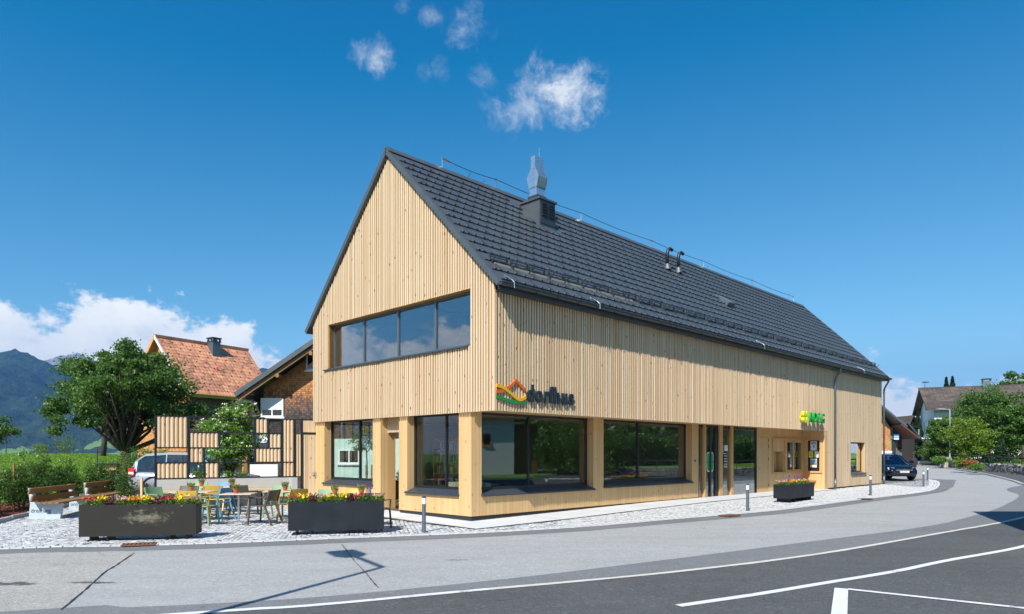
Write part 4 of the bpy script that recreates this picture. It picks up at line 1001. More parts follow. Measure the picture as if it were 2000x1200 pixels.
# ridge cable on posts
cbm = MB(); posts = [1.95, 4.2, 8.6, 13.3, 17.6, 22.5, 27.7]
for a, b_ in zip(posts[:-1], posts[1:]):
    cbm.tube([(a+(b_-a)*t, RID, ZR+.36-.06*math.sin(math.pi*t)) for t in (0, .25, .5, .75, 1)], .011, 5)
cbl = cbm.build('ridge_cable', M['dark_metal'], roof)
for i, a in enumerate(posts):
    mb = MB().tube([(a, RID, ZR+.04), (a, RID, ZR+.37)], .014, 5)
    if i in (0, len(posts)-1): mb.tube([(a-.02, RID, ZR+.36), (a+.30*(1 if i == 0 else -1), RID, ZR+.33)], .035, 6)
    else: mb.tube([(a, RID-.05, ZR+.36), (a, RID+.05, ZR+.36)], .02, 6)
    mb.build('cable_post', M['steel'] if i % 2 == 0 else M['zinc'], roof)
for a, s_ in ((3.0, 1), (3.6, .7), (17.9, .8), (26.9, .8)): MB().tube([(a, RID, ZR+.02), (a+.02, RID, ZR+.17*s_), (a+.12, RID, ZR+.26*s_)], .010, 5).build('cable_loop', M['dark_metal'], roof)
# chimney box with dormer-like sides, louvres and the steel cowl
c0, c1 = CH0, CH1
vf = CHV; zf = CHZ
ch = MB().add([(c0, vf, zt(vf)-.05), (c1, vf, zt(vf)-.05), (c1, vf+1.0, zf-.25), (c0, vf+1.0, zf-.25), (c0, vf, zf), (c1, vf, zf), (c1, vf+.92, zf), (c0, vf+.92, zf)],
    [(0,3,2,1), (4,5,6,7), (0,1,5,4), (1,2,6,5), (2,3,7,6), (3,0,4,7)]).build('chimney', M['metal_roof'], roof)
MB().box(c0-.05, vf-.05, zf, c1+.05, vf+.86, zf+.06).build('cap', M['metal_roof'], ch)
bx('front_panel', 'dark_metal', c0+.04, vf-.02, zt(vf)+.10, c1-.04, vf+.01, zf-.03, parent=ch)
for a, b_ in ((c0+.10, (c0+c1)/2-.04), ((c0+c1)/2+.04, c1-.10)):
    bx('louvre_back', 'frame', a, vf-.03, zf-.55, b_, vf-.019, zf-.08, parent=ch)
    for k in range(5): MB().beam((a, vf-.045, zf-.50+k*.09), (b_, vf-.045, zf-.50+k*.09), .05, .012, up=(0, .6, .8)).build('louvre', M['dark_metal'], ch)
cu, cv = COWL
def ring(mb, secs):
    k = len(mb.v)
    for (hx, hy, z) in secs: mb.v += [(cu-hx, cv-hy, z), (cu+hx, cv-hy, z), (cu+hx, cv+hy, z), (cu-hx, cv+hy, z)]
    for i in range(len(secs)-1):
        for j in range(4): mb.f.append((k+4*i+j, k+4*i+(j+1) % 4, k+4*i+4+(j+1) % 4, k+4*i+4+j)); mb.t.append(0)
    mb.f.append(tuple(k+4*(len(secs)-1)+j for j in range(4))); mb.t.append(0); return mb
zc = zf+.06
bx('cowl_base', 'dark_metal', cu-.23, cv-.21, zc, cu+.23, cv+.21, zc+.16, parent=ch)
cw = ring(MB(), [(.20, .16, zc+.16), (.20, .16, zc+.42)]).build('cowl', M['steel'], ch)
ring(MB(), [(.215, .175, zc+.42), (.215, .185, zc+.45), (.215, .19, zc+.46), (.215, .265, zc+.76), (.215, .265, zc+.80), (.205, .10, zc+1.08), (.205, .09, zc+1.46)]).build('cowl', M['steel'], ch)
MB().tube([(cu+.1, cv, zc+1.4), (cu+.1, cv, zc+1.85)], .008, 5).build('air_rod', M['steel'], ch)
# vent pipes with swan necks
for uu, dd in VENTS:
    p0 = slope_pt(uu, dd, 0)
    vp = MB().tube([p0+Vector((0, 0, 0)), p0+Vector((0, 0, .22))], [.17, .10], 10).build('vent_pipe', M['metal_roof'], roof)
    MB().tube([p0+Vector((0, 0, .2)), p0+Vector((0, 0, .62)), p0+Vector((.03, -.02, .78)), p0+Vector((.14, -.04, .86)), p0+Vector((.28, -.06, .82))], .065, 10).build('elbow', M['frame'], vp, smooth=True)
# roof hatch
su, sd_ = SKY
sk = MB(); sk.add([slope_pt(su, sd_, .03), slope_pt(su+.55, sd_, .03), slope_pt(su+.55, sd_+.8, .03), slope_pt(su, sd_+.8, .03), slope_pt(su, sd_, .05), slope_pt(su+.55, sd_, .05), slope_pt(su+.55, sd_+.8, .20), slope_pt(su, sd_+.8, .20)],
    [(0,3,2,1), (4,5,6,7), (0,1,5,4), (1,2,6,5), (2,3,7,6), (3,0,4,7)])
sk = sk.build('roof_hatch', M['zinc'], roof)
MB().add([slope_pt(su+.05, sd_+.05, .063), slope_pt(su+.50, sd_+.05, .063), slope_pt(su+.50, sd_+.74, .20), slope_pt(su+.05, sd_+.74, .20)], [(0, 1, 2, 3)]).build('hatch_pane', M['light_glass'], sk)
# --- signs on the wall (things of their own)
S = empty('house_sign', tuple(W(0, 0, 0)), R(45), label='dark dorfhus lettering beside an orange, yellow and green roof emblem on the slatted wall', cat='sign')
def ribbon(name, pts, wd, m, y0=-.055, y1=-.015):
    mb = MB(); n = len(pts); up = []; lo_ = []
    for i, (x, z) in enumerate(pts):
        x *= .955; up.append((x, z+wd/2)); lo_.append((x, z-wd/2))
    return mb.prism(up+lo_[::-1], y0, y1, 'y').build(name, M[m], S)
def bez(p, n=10):
    out = []; P_ = [Vector(q) for q in p]; P_ = [2*P_[0]-P_[1]]+P_+[2*P_[-1]-P_[-2]]
    for i in range(1, len(P_)-2):
        a, b_, c, d = P_[i-1:i+3]
        for k in range(n):
            t = k/n; q = .5*((2*b_)+(c-a)*t+(2*a-5*b_+4*c-d)*t*t+(3*b_-a-3*c+d)*t**3); out.append((q.x, q.y))
    return out+[tuple(P_[-2])]
ribbon('emblem_roof', bez([(.02, 3.20), (.22, 3.235), (.42, 3.31), (.58, 3.40), (.73, 3.515)])+bez([(.73, 3.515), (.84, 3.44), (.96, 3.365), (1.08, 3.30)])[1:], .085, 'logo_orange', -.050, -.012)
ribbon('emblem_wave', bez([(.02, 3.355), (.15, 3.34), (.35, 3.275), (.55, 3.175), (.72, 3.085), (.86, 3.055), (.98, 3.085), (1.08, 3.14)]), .082, 'logo_yellow', -.062, -.016)
ribbon('emblem_meadow', bez([(.02, 3.09), (.25, 3.045), (.5, 3.005), (.75, 2.985), (1.08, 2.99)]), .085, 'logo_green', -.052, -.012)
for chh, (ua, ub) in zip('dorfhus', LETU):
    text('letter', chh, .595, M['letter_dark'], S, (ua+.03, -.050, LETZ), RL, .022, LSX[chh], .015)
A = empty('shop_sign', tuple(W(0, 0, 0)), R(45), label='deep green ADEG letters with a yellow clover above the notice corner', cat='sign')
yc, zc2 = ADC
for sx in (-1, 1):
    for sz in (-1, 1):
        pts = []
        for k in range(24):
            t = 2*math.pi*k/24; ax = t-math.atan2(sz, sx)
            r = .128*(1-.25*max(0, math.cos(ax))**6)
            pts.append((yc+sx*.142+r*math.cos(t), zc2+sz*.128+r*math.sin(t)*.9))
        MB().prism(pts, -.26, -.12, 'y').build('clover_leaf', M['sign_yellow'], A)
MB().box(yc-.1, -.22, zc2-.06, yc+.1, -.012, zc2+.06).build('clover_stem', M['sign_yellow'], A)
for chh, ua, sx in ADL: text('letter', chh, .60, M['sign_green'], A, (ua+.02, -.20, zc2-.20), RL, .045, sx*.90, .006)
bx('fixing_plate', 'dark_metal', yc+.1, -.012, zc2-.12, yc+1.9, -.004, zc2+.12, parent=A)
# ============================================================ screen wall beside the terrace
SA = Vector((-10.55, 20.12)); SB = Vector((-6.75, 22.42)); sdir = (SB-SA).normalized(); SLEN = (SB-SA).length
def S_of(px, off=0.):
    k = (px-1000)/FPX; return (k*SA.y-SA.x)/(sdir.x-k*sdir.y)
SZ = .08
SC = empty('terrace_screen', (SA.x, SA.y, SZ), math.atan2(sdir.y, sdir.x), label='black steel screen with slatted timber panels and open fields between terrace and car park', cat='screen')
LV = [.90, 1.37, 1.82, 2.29, 2.76]    # levels from the bottom, z 4 = top
xs_ = {k: S_of(k) for k in (304, 368.7, 399, 429, 498, 524.5, 551, 576, 589.5, 620)}
def smb(): return MB()
for px, z0 in ((304, -.08), (368.7, .9), (399, .9), (429, .9), (498, .9), (524.5, .9), (551, .9), (576, .0), (589.5, 0)):
    x = xs_[px]; t_ = .06 if px in (304, 551, 576, 589.5, 368.7) else .045
    zt2 = LV[4]
    if px == 399: zt2 = LV[2]
    if px == 429: zt2 = LV[3]
    if px == 399: segs = [(LV[0], LV[2])]
    elif px == 429: segs = [(LV[0], LV[1]), (LV[2], LV[3])]
    elif px == 498: segs = [(LV[1], LV[4])]
    elif px == 524.5: segs = [(LV[2], LV[4])]
    else: segs = [(z0, LV[4])]
    for a, b_ in segs: MB().box(x-t_/2, -.03, a, x+t_/2, .03, b_).build('post', M['black_steel'], SC)
for z, pa, pb in ((LV[0], 304, 576), (LV[1], 304, 368.7), (LV[1], 368.7, 576), (LV[2], 304, 551), (LV[3], 368.7, 551), (LV[4], 304, 620)):
    MB().box(xs_[pa], -.028, z-.02, xs_[pb], .028, z+.02).build('rail', M['black_steel'], SC)
sprof = [(-.054, .02), (-.046, -.008), (-.018, -.026), (.018, -.026), (.046, -.008), (.054, .02)]
sm_ = MB().prism(sprof, 0, 1, 'z').mesh('slat', M['slat'])
sm2 = MB().box(-.026, -.02, 0, .026, .02, 1).mesh('slat', M['slat'])
def panel(pa, pb, za, zb_, pitch=.118, me=None):
    a, b_ = xs_[pa]+.03, xs_[pb]-.03; n = max(1, round((b_-a)/pitch)); p = (b_-a)/n
    MB().box(a, .018, LV[za]+.018, b_, .026, LV[zb_]-.018).build('panel_back', M['trim'], SC)
    for k in range(n): inst('slat', me or sm_, SC, (a+(k+.5)*p, 0, LV[za]+.02), (0, 0, 0), (p/.118*1.0 if me is None else 1, 1, LV[zb_]-LV[za]-.04))
panel(304, 368.7, 2, 4); panel(368.7, 429, 2, 3); panel(368.7, 399, 1, 2); panel(304, 368.7, 0, 1); panel(399, 429, 0, 1)
panel(498, 524.5, 3, 4); panel(524.5, 551, 2, 3); panel(498, 551, 1, 2); panel(551, 576, 1, 4); panel(551, 576, 0, 1)
panel(576, 589.5, 0, 3, .075, sm2)
mb = MB(); a, b_ = xs_[524.5], xs_[551]
for k in range(12): mb.box(a+(b_-a)*k/11-.003, -.003, LV[3], a+(b_-a)*k/11+.003, .003, LV[4])
for k in range(14): mb.box(a, -.003, LV[3]+.47*k/13-.003, b_, .003, LV[3]+.47*k/13+.003)
mb.build('wire_mesh', M['black_steel'], SC)
a, b_ = xs_[589.5]+.03, xs_[620]-.02
MB().box(a, -.02, 2.28, b_, .02, 2.34).build('rail', M['black_steel'], SC)
MB().box(a, .01, 2.34, b_, .02, LV[4]).build('panel_back', M['trim'], SC)
n = 9
for k in range(n): inst('slat', sm2, SC, (a+(k+.5)*(b_-a)/n, 0, 2.35), (0, 0, 0), (1, 1, LV[4]-2.37))
dr2 = MB().box(a+.03, -.01, .02, b_-.03, .03, 2.27).build('door', M['trim'], SC)
for k in range(n): inst('slat', sm2, dr2, (a+.04+(k+.5)*(b_-a-.08)/n, -.025, .03), (0, 0, 0), (1, .6, 2.23))
MB().box(b_-.20, -.09, .98, b_-.06, -.07, 1.0).box(b_-.08, -.09, .86, b_-.05, -.03, 1.04).build('handle', M['steel'], dr2)
# low white wall with a timber bench shelf in front
lw = empty('low_wall', (SA.x, SA.y, SZ), math.atan2(sdir.y, sdir.x), label='low pale concrete wall under the screen carrying a timber bench', cat='wall')
MB().box(xs_[304]+.03, -.06, -.1, xs_[576]-.02, .10, .875).box(xs_[576]-.2, -.42, -.1, xs_[576]-.02, -.06, .875).build('body', M['concrete'], lw)
for k in range(3): MB().box(xs_[304]+.1, -.46+k*.125, .50, xs_[576]-.22, -.355+k*.125, .55).build('plank', M['seat_wood'], lw)
for k in range(5): MB().box(xs_[304]+.4+k*.85, -.42, 0, xs_[304]+.45+k*.85, -.10, .43).build('bracket', M['black_steel'], lw)

# ============================================================ terrace furniture
def leg_tube(mb, pts, r=.016): return mb.tube(pts, r, 6)
def chair_proto(mtl):
    """stacking armchair: faces +y, origin on the floor under the seat"""
    e = empty('armchair')
    s = MB(); 
    s.prism([(-.235, -.20), (.235, -.20), (.25, .22), (-.25, .22)], .435, .455, 'z'); s.build('seat', mtl, e, bevel=.008)
    bk = MB(); n = 8; up = []; 
    for zz, yy, tk in ((.56, -.235, .014), (.82, -.315, .010)):
        for k in range(n+1):
            a = -1+2*k/n; up.append((a*.245, yy-.035*(1-a*a), zz))
    bk.v = up+[(x, y+.018, z) for x, y, z in up]; N_ = len(up)
    for k in range(n):
        bk.f += [(k, k+1, n+2+k, n+1+k), (N_+k, N_+n+1+k, N_+n+2+k, N_+k+1), (n+1+k, n+2+k, N_+n+2+k, N_+n+1+k), (k, N_+k, N_+k+1, k+1)]
    bk.f += [(0, n+1, N_+n+1, N_), (n, N_+n, N_+2*n+1, 2*n+1)]; bk.t = [0]*len(bk.f); bk.build('backrest', mtl, e, smooth=False)
    for sx in (-1, 1):
        MB().beam((sx*.265, .24, 0), (sx*.245, .20, .445), .032, .036).build('leg', mtl, e)
        MB().beam((sx*.255, -.37, 0), (sx*.245, -.19, .46), .032, .040).beam((sx*.245, -.20, .45), (sx*.24, -.315, .82), .028, .036).build('leg', mtl, e)
        MB().beam((sx*.25, .205, .44), (sx*.275, .17, .645), .028, .032).beam((sx*.275, .19, .645), (sx*.255, -.255, .655), .036, .022).build('armrest', mtl, e)
    return e
_proto = {}
def kids(o): return [c for c in bpy.data.objects if c.parent == o]
def chair(mtl, x, y, ang, label, z=None, arm=True):
    key = mtl
    if key not in _proto:
        e = chair_proto(M[mtl]); _proto[key] = (e, [c for c in bpy.data.objects if c.parent == e])
    else:
        src, ch = _proto[key]; e = src.copy(); COL.objects.link(e)
        for c in ch:
            d = c.copy(); COL.objects.link(d); d.parent = e
    e.location = (x, y, (h(y)+.025) if z is None else z); e.rotation_euler = (0, 0, R(ang)); tag(e, label, 'chair', 'armchairs on the terrace')
    return e
def table(x, y, wx, ang, label, z=None):
    e = empty('bistro_table', (x, y, h(y)+.02 if z is None else z), R(ang), label=label, cat='table', group='bistro tables on the terrace')
    MB().box(-wx/2, -.35, .725, wx/2, .35, .745).build('tabletop', M['table_top'], e, bevel=.004)
    MB().box(-.16, -.16, .712, .16, .16, .724).lathe([(.026, .06), (.026, .715)], 12).build('column', M['steel'], e, smooth=False)
    for k in range(4):
        a = R(45+90*k); ca, sa = math.cos(a), math.sin(a)
        MB().beam((.02*ca, .02*sa, .085), (.30*ca, .30*sa, .028), .035, .022).lathe([(.022, 0), (.022, .02)], 8, (.30*ca, .30*sa, 0)).build('foot', M['steel'], e)
    return e
def pot(x, y, z, label, kind=0):
    e = empty('flower_pot', (x, y, z), random.uniform(0, 3), label=label, cat='potted plant', group='small terracotta pots on the tables')
    MB().lathe([(.045, 0), (.062, .085), (.068, .085), (.070, .115), (.060, .115), (.058, .095)], 14, cap=False).lathe([(.045, 0), (.045, .002)], 14).build('pot', M['terracotta'], e, smooth=False)
    MB().lathe([(.059, .095), (.001, .098)], 12).build('soil', M['soil'], e)
    n = 260; a = RNG.uniform(0, 6.28, n); r = .085*np.sqrt(RNG.random(n)); zz = .10+RNG.random(n)*.11
    leaves('foliage', np.stack([r*np.cos(a)*(.6+zz*3), r*np.sin(a)*(.6+zz*3), zz], 1), .045, M['leaf_bright'], e, aspect=.35, kind='stuff')
    n = 26; a = RNG.uniform(0, 6.28, n); leaves('blossoms', np.stack([.09*np.cos(a), .09*np.sin(a), .19+RNG.random(n)*.07], 1), .022, M['pink' if kind == 0 else 'violet'], e, aspect=.9, kind='stuff')
    return e
def tz(y): return h(y)+.02+.746
T1, T2, T3, T4, T5, T6 = (-6.55, 16.35), (-8.0, 17.15), (-8.55, 18.85), (-7.75, 19.25), (-5.95, 17.35), (-3.85, 15.85)
table(*T1, .72, 8, 'front bistro table with a bare steel column between the two long planters')
table(*T2, .95, 4, 'bistro table behind the stained planter, nearest the screen post')
table(-8.2, 19.1, 1.30, 3, 'long bistro table carrying two flower pots in front of the low wall')
table(*T4[0:0] or (-5.95, 17.4), .70, 12, 'bistro table between the green chair and the yellow chair before the slatted door')
table(-3.85, 15.95, 1.25, 8, 'long bistro table behind the black planter under the building window')
def potat(px, py, tx, ty, label, kind=0):
    zt_ = tz(ty); Z = (CAMZ-zt_)*FPX/(py-HOR); pot((px-1000)/FPX*ty*1., ty+.0, zt_, label, kind)
potat(461, 966, 0, 16.35, 'flower pot on the front bistro table')
potat(373.5, 957, 0, 17.15, 'flower pot on the table behind the stained planter')
potat(394, 949, 0, 19.1, 'left one of two flower pots on the long table by the low wall')
potat(453, 949, 0, 19.1, 'right one of two flower pots on the long table by the low wall')
potat(557, 955, 0, 17.4, 'flower pot on the table by the slatted door')
potat(654, 962, 0, 15.9, 'violet-flowered pot on the table behind the black planter', 1)
potat(706, 962, 0, 15.95, 'flower pot at the right end of the table behind the black planter')
def cxy(px, y): return ((px-1000)/FPX*y, y)
chair('green_pl', *cxy(399, 16.25), -92, 'green armchair nearest the stained planter, side on at the front table')
chair('brown_pl', *cxy(514, 16.45), 78, 'dark brown armchair side on right of the front table')
chair('yellow_pl', *cxy(424, 18.35), 4, 'yellow armchair with its back to the street at the long wall table')
chair('blue_pl', *cxy(424, 17.4), 74, 'light blue armchair side on behind the front table')
chair('yellow_pl', *cxy(379, 16.35), -6, 'yellow armchair with its back just above the stained planter flowers')
chair('green_pl', *cxy(316, 17.5), -112, 'green armchair leftmost beside the screen post')
chair('green_pl', *cxy(380, 19.75), 184, 'green armchair behind the long table against the low wall')
chair('blue_pl', *cxy(432, 19.8), 178, 'light blue armchair behind the long table against the low wall')
chair('brown_pl', *cxy(358, 17.85), 176, 'brown armchair half hidden behind the table nearest the screen post')
chair('brown_pl', *cxy(478, 18.6), -8, 'dark brown armchair right of the long table, back to the street')
chair('green_pl', *cxy(540, 17.95), 176, 'green armchair behind the table by the slatted door')
chair('yellow_pl', *cxy(570, 17.0), 52, 'yellow armchair angled at the left end of the black planter')
chair('green_pl', *cxy(634, 16.35), 180, 'green armchair behind the black planter facing the street')
chair('yellow_pl', *cxy(688, 16.45), 182, 'yellow armchair behind the black planter under the window sill')
chair('navy_pl', *cxy(675, 15.35), -3, 'navy armchair with its back to the street above the yellow planter flowers')
chair('brown_pl', *cxy(735, 15.45), -10, 'dark brown armchair at the right end behind the black planter')
# inside the building
def inside_chair(u, v, a, label):
    p = W(u, v); e = chair('cream_pl', p.x, p.y, a, label, z=.10); e['group'] = 'cream chairs inside the building'; return e
inside_chair(1.5, 3.35, 20, 'cream chair inside behind the right gable window')
inside_chair(1.3, 2.25, 60, 'cream chair inside near the corner behind the gable window')
inside_chair(1.15, 1.9, 150, 'cream chair inside behind the corner of the long window')
p = W(1.9, 2.6); table(p.x, p.y, .9, 40, 'pale table inside behind the right gable window', z=.1)['group'] = 'tables inside the building'
p = W(2.3, 7.0); table(p.x, p.y, 1.2, 45, 'pale table inside behind the left gable window', z=.1)['group'] = 'tables inside the building'
e = inside_chair(.95, 4.35, -50, 'brown chair standing in the open doorway'); e['group'] = 'cream chairs inside the building'
def bookshelf():
    p = W(4.7, 7.0); e = empty('bookshelf', (p.x, p.y, .10), R(45), label='bookshelf with rows of books seen through the right gable window', cat='shelf')
    MB().box(0, -1.1, 0, .03, .9, 2.2).box(-.3, -1.1, 0, 0, -1.07, 2.2).box(-.3, .87, 0, 0, .9, 2.2).build('case', M['trim'], e)
    for k in range(6): MB().box(-.3, -1.07, .05+k*.42, 0, .87, .08+k*.42).build('shelf', M['trim'], e)
    cs_ = ['sign_blue', 'paper', 'logo_green', 'note_yellow', 'photo_blue', 'red', 'burgundy', 'paper']
    for r in range(5):
        x = -1.0
        while x < .78:
            wd = random.uniform(.03, .06); hh = random.uniform(.2, .32); MB().box(-.22, x, .08+r*.42, -.03, x+wd-.004, .08+r*.42+hh).build('book', M[random.choice(cs_)], e); x += wd+random.choice((0, 0, .02, .12))
bookshelf()
for u, v in ((1.6, 2.4), (2.6, 6.7)):
    p = W(u, v); e = empty('pendant_lamp', (p.x, p.y, 2.0), label='small glass pendant lamp inside the %s gable window' % ('right' if v < 4 else 'left'), cat='lamp')
    MB().tube([(0, 0, .1), (0, 0, .84)], .004, 5).build('cable', M['frame'], e); MB().lathe([(.01, .12), (.05, .08), (.07, .0), (.05, -.06)], 12).build('shade', M['light_glass'], e, smooth=True)

# ============================================================ planters
def planter(a, b_, depth, z0, z1, mtl, label):
    a = Vector(a); b_ = Vector(b_); d = (b_-a); L = d.length; ang = math.atan2(d.y, d.x); hb = h((a.y+b_.y)/2)+.02
    e = empty('planter', (a.x, a.y, hb), ang, label=label, cat='planter', group='dark steel flower planters')
    t_ = .012; mb = MB(); mb.box(0, 0, z0, L, depth, z0+t_)
    mb.box(0, 0, z0+t_, L, t_, z1).box(0, depth-t_, z0+t_, L, depth, z1).box(0, t_, z0+t_, t_, depth-t_, z1).box(L-t_, t_, z0+t_, L, depth-t_, z1)
    mb.build('trough', M[mtl], e)
    MB().box(t_, t_, z1-.12, L-t_, depth-t_, z1-.05).build('soil', M['soil'], e)
    for f in (.16, .84):
        for dx_ in (-.07, .07): MB().box(L*f+dx_*2.2-.012, .04, -.03, L*f+dx_*2.2+.012, depth-.04, z0).build('foot', M['black_steel'], e)
    return e, L, depth, z1, hb, a, ang
FLW = [('red', 'red-flowered'), ('yellow', 'yellow-flowered'), ('burgundy', 'burgundy-leaved'), ('pink', 'pale pink-flowered'), ('yellow', 'bright yellow'), ('violet', 'tall violet-spiked'), ('orange', 'orange-yellow'), ('red', 'small red-flowered')]
ORD = ['leftmost', 'second from left', 'third from left', 'fourth from left', 'fifth from left', 'sixth from left', 'seventh from left', 'eighth from left', 'ninth from left', 'tenth from left']
def plants(pl, seq, where):
    e, L, dp, z1, hb, a, ang = pl; n = len(seq); ca, sa = math.cos(ang), math.sin(ang)
    for i, kd in enumerate(seq):
        lx = L*(i+.5)/n+random.uniform(-.03, .03); ly = dp*.5; x = a.x+lx*ca-ly*sa; y = a.y+lx*sa+ly*ca
        mtn, txt = FLW[kd]
        q = empty('flowering_plant', (x, y, hb+z1-.06), ang, label='%s plant, %s in the %s' % (txt, ORD[i], where), cat='flowers', group='flowering plants in the planters')
        wx, wy = L/n*.62, dp*.40; N_ = 420
        hh = .16 if kd != 5 else .20
        P_ = RNG.normal(size=(N_, 3))*np.array([wx*.50, wy*.45, .04]); P_[:, 2] = np.abs(P_[:, 2])+RNG.random(N_)*hh*.7
        leaves('foliage', P_, .055, M['burgundy' if kd == 2 else ('leaf_bright' if kd in (3,) else 'leaf_elder' if kd in (4, 1) else 'leaf_mid')], q, aspect=.4, kind='stuff')
        nf = {2: 40, 3: 130, 5: 260}.get(kd, 85)
        if kd == 5:
            F = []
            for s_ in range(4):
                bx_, by_ = RNG.normal(0, wx*.3), RNG.normal(0, wy*.4); hh2 = random.uniform(.26, .36)
                for _ in range(60): t = random.random(); F.append((bx_+RNG.normal(0, .010), by_+RNG.normal(0, .010), .12+t*(hh2-.08)))
            leaves('spikes', np.array(F), .022, M['violet'], q, aspect=.9, kind='stuff')
        else:
            F = RNG.normal(size=(nf, 3))*np.array([wx*.5, wy*.5, .03]); F[:, 2] = np.abs(F[:, 2])+hh*.78+.02
            leaves('blossoms', F, .050 if kd in (1, 4, 6) else .034, M[mtn], q, flat=-1.5, aspect=1.0, kind='stuff')
p1 = planter((-8.36, 13.17), (-6.30, 13.60), .50, .085, .70, 'stained', 'long steel planter with pale worn stains on its front, left of the terrace chairs')
plants(p1, [0, 4, 2, 3, 6, 1, 2, 0, 4, 3], 'stained steel planter')
p2 = planter((-4.66, 14.2), (-2.74, 14.62), .50, .085, .69, 'black_steel', 'long plain blue-black planter in front of the terrace, nearest the bollard')
plants(p2, [0, 1, 2, 3, 4, 4, 2, 0, 5, 3], 'blue-black planter by the corner')
p3 = planter((9.10, 22.35), (10.60, 23.95), .55, .12, .58, 'black_steel', 'shorter dark planter on the pavement before the notice corner')
plants(p3, [3, 5, 6, 1, 5, 6, 3], 'short planter before the notice corner')

# ============================================================ bollards
def bollard(x, y, label, hh=.78, first=[]):
    if not first:
        e = empty('bollard')
        MB().lathe([(.058, 0), (.058, .012), (.043, .016), (.043, hh*.78)], 16).build('post', M['zinc'], e, smooth=False)
        MB().lathe([(.0435, hh*.78), (.0435, hh*.86)], 16).lathe([(.0435, hh*.87), (.0435, hh*.945)], 16).build('reflector', M['reflect_white'], e)
        MB().lathe([(.045, hh*.945), (.045, hh*.975), (.03, hh), (.001, hh*1.005)], 16).build('cap', M['dark_metal'], e)
        first.append((e, [c for c in bpy.data.objects if c.parent == e]))
    else:
        e = first[0][0].copy(); COL.objects.link(e)
        for c in first[0][1]:
            d = c.copy(); COL.objects.link(d); d.parent = e
    e.location = (x, y, h(y)+.02); tag(e, label, 'bollard', 'grey bollards with white bands along the pavement'); return e
bollard(*gp(828, 1041), 'grey bollard with white band at the building corner')
bollard(*gp(1460, 999), 'grey bollard with white band left of the short planter')
bollard(*gp(1700, 968.5), 'grey bollard with white band in front of the small square window')
bollard(*gp(1803.5, 951.5), 'grey bollard before the dark car, nearer of the pair')
x, y = gp(1811.5, 939); bollard(x, y, 'grey bollard before the dark car, farther of the pair')

# ============================================================ bench
def bench(x, y, ang, label):
    e = empty('park_bench', (x, y, h(y)+.02), R(ang), label=label, cat='bench')
    for cx, word in ((.22, 'dreiklang'), (2.62, 'onn'), (3.75, ''), (6.2, '')):
        ck = MB().prism([(.34, 0), (-.38, 0), (-.43, .40), (.16, .40), (.29, .80), (.36, .80), (.31, .40)], cx-.06, cx+.06, 'x').build('cheek', M['stone_cheek'], e)
        if word: text('lettering', word, .15, M['ink'], ck, (cx-.063, .29, .17), (R(90), 0, R(-90)), .001, .85, 0)
    for a, b_ in ((-.05, 2.75), (3.5, 6.35)):
        for z, y_ in ((.50, .19), (.70, .245)): MB().beam((a, y_, z+.03), (b_, y_, z+.03), .035, .15, up=(0, -.25, .97)).build('back_slat', M['bench_wood'], e)
    for k in range(4): MB().box(-.08, -.44+k*.135, .405, 6.6, -.325+k*.135, .445).build('seat_slat', M['bench_wood'], e)
    return e
bench(-12.05, 17.45, 102, 'long brown slatted bench with pale concrete cheeks and two backrests beside the hedge')
# ============================================================ plants and trees
def tree(name, x, y, z, top, rx, ry, mtl, label, cat='tree', trunk_r=.16, fork=1.6, n=20000, clumps=110, leaf=.11, low=None, blossoms=0, group=None, spread=.15, shell=.45, limbs=9, bark='bark', lobes=None):
    e = empty(name, (x, y, z), 0, label=label, cat=cat, group=group)
    H = top-z; lowz = low if low is not None else fork*.9
    cz_ = (H+lowz)/2; rz_ = (H-lowz)/2
    pts, cc = crown_points((0, 0, cz_), (rx, ry, rz_), n, clumps, spread, shell, -.9)
    if lobes:      # several overlapping sub-crowns with gaps between them
        A_ = []; B_ = []; tot_ = sum(l[3]**2 for l in lobes)
        for lx, ly, lz, ls in lobes:
            q_, c_ = crown_points((lx*rx, ly*ry, cz_+lz*rz_*.8), (rx*.62*ls+.35, ry*.62*ls+.35, rz_*.60*ls+.25), int(n*ls*ls/tot_), max(8, int(clumps*ls*ls/tot_*1.6)), spread*1.75, shell, -1); A_.append(q_); B_.append(c_)
        pts, cc = np.concatenate(A_), np.concatenate(B_); RNG.shuffle(cc)
    pts = pts[pts[:, 2] > max(.05, lowz*.55)]
    mb = MB(); mb.tube([(0, 0, -.2), (.04*rx, .02, fork*.5), (0, 0, fork)], [trunk_r*1.15, trunk_r, trunk_r*.9], 9)
    for k in range(limbs):
        c = cc[k*len(cc)//limbs]; mid = Vector((c[0]*.45, c[1]*.45, fork+(c[2]-fork)*.42)); mid += Vector(RNG.normal(0, .12*rx/3, 3))
        mb.tube([(0, 0, fork-.1), mid, tuple(c)], [trunk_r*.55, trunk_r*.3, trunk_r*.07], 6)
        for c2 in cc[RNG.integers(0, len(cc), 3)]:
            if (Vector(c2)-mid).length < rx*1.1: mb.tube([mid, (mid+Vector(c2))/2+Vector((0, 0, .1)), tuple(c2)], [trunk_r*.2, trunk_r*.12, .01], 5)
    mb.build('trunk', M[bark], e, smooth=True)
    leaves('crown', pts, leaf, M[mtl], e, aspect=.6, kind='stuff')
    if blossoms:
        q = pts[RNG.integers(0, len(pts), blossoms//9)]; b_ = (q[:, None, :]+RNG.normal(0, .045, (len(q), 9, 3))*np.array([1, 1, .3])).reshape(-1, 3); b_[:, 2] += .05
        leaves('blossoms', b_, .05, M['blossom'], e, flat=-2, aspect=1., kind='stuff')
    return e
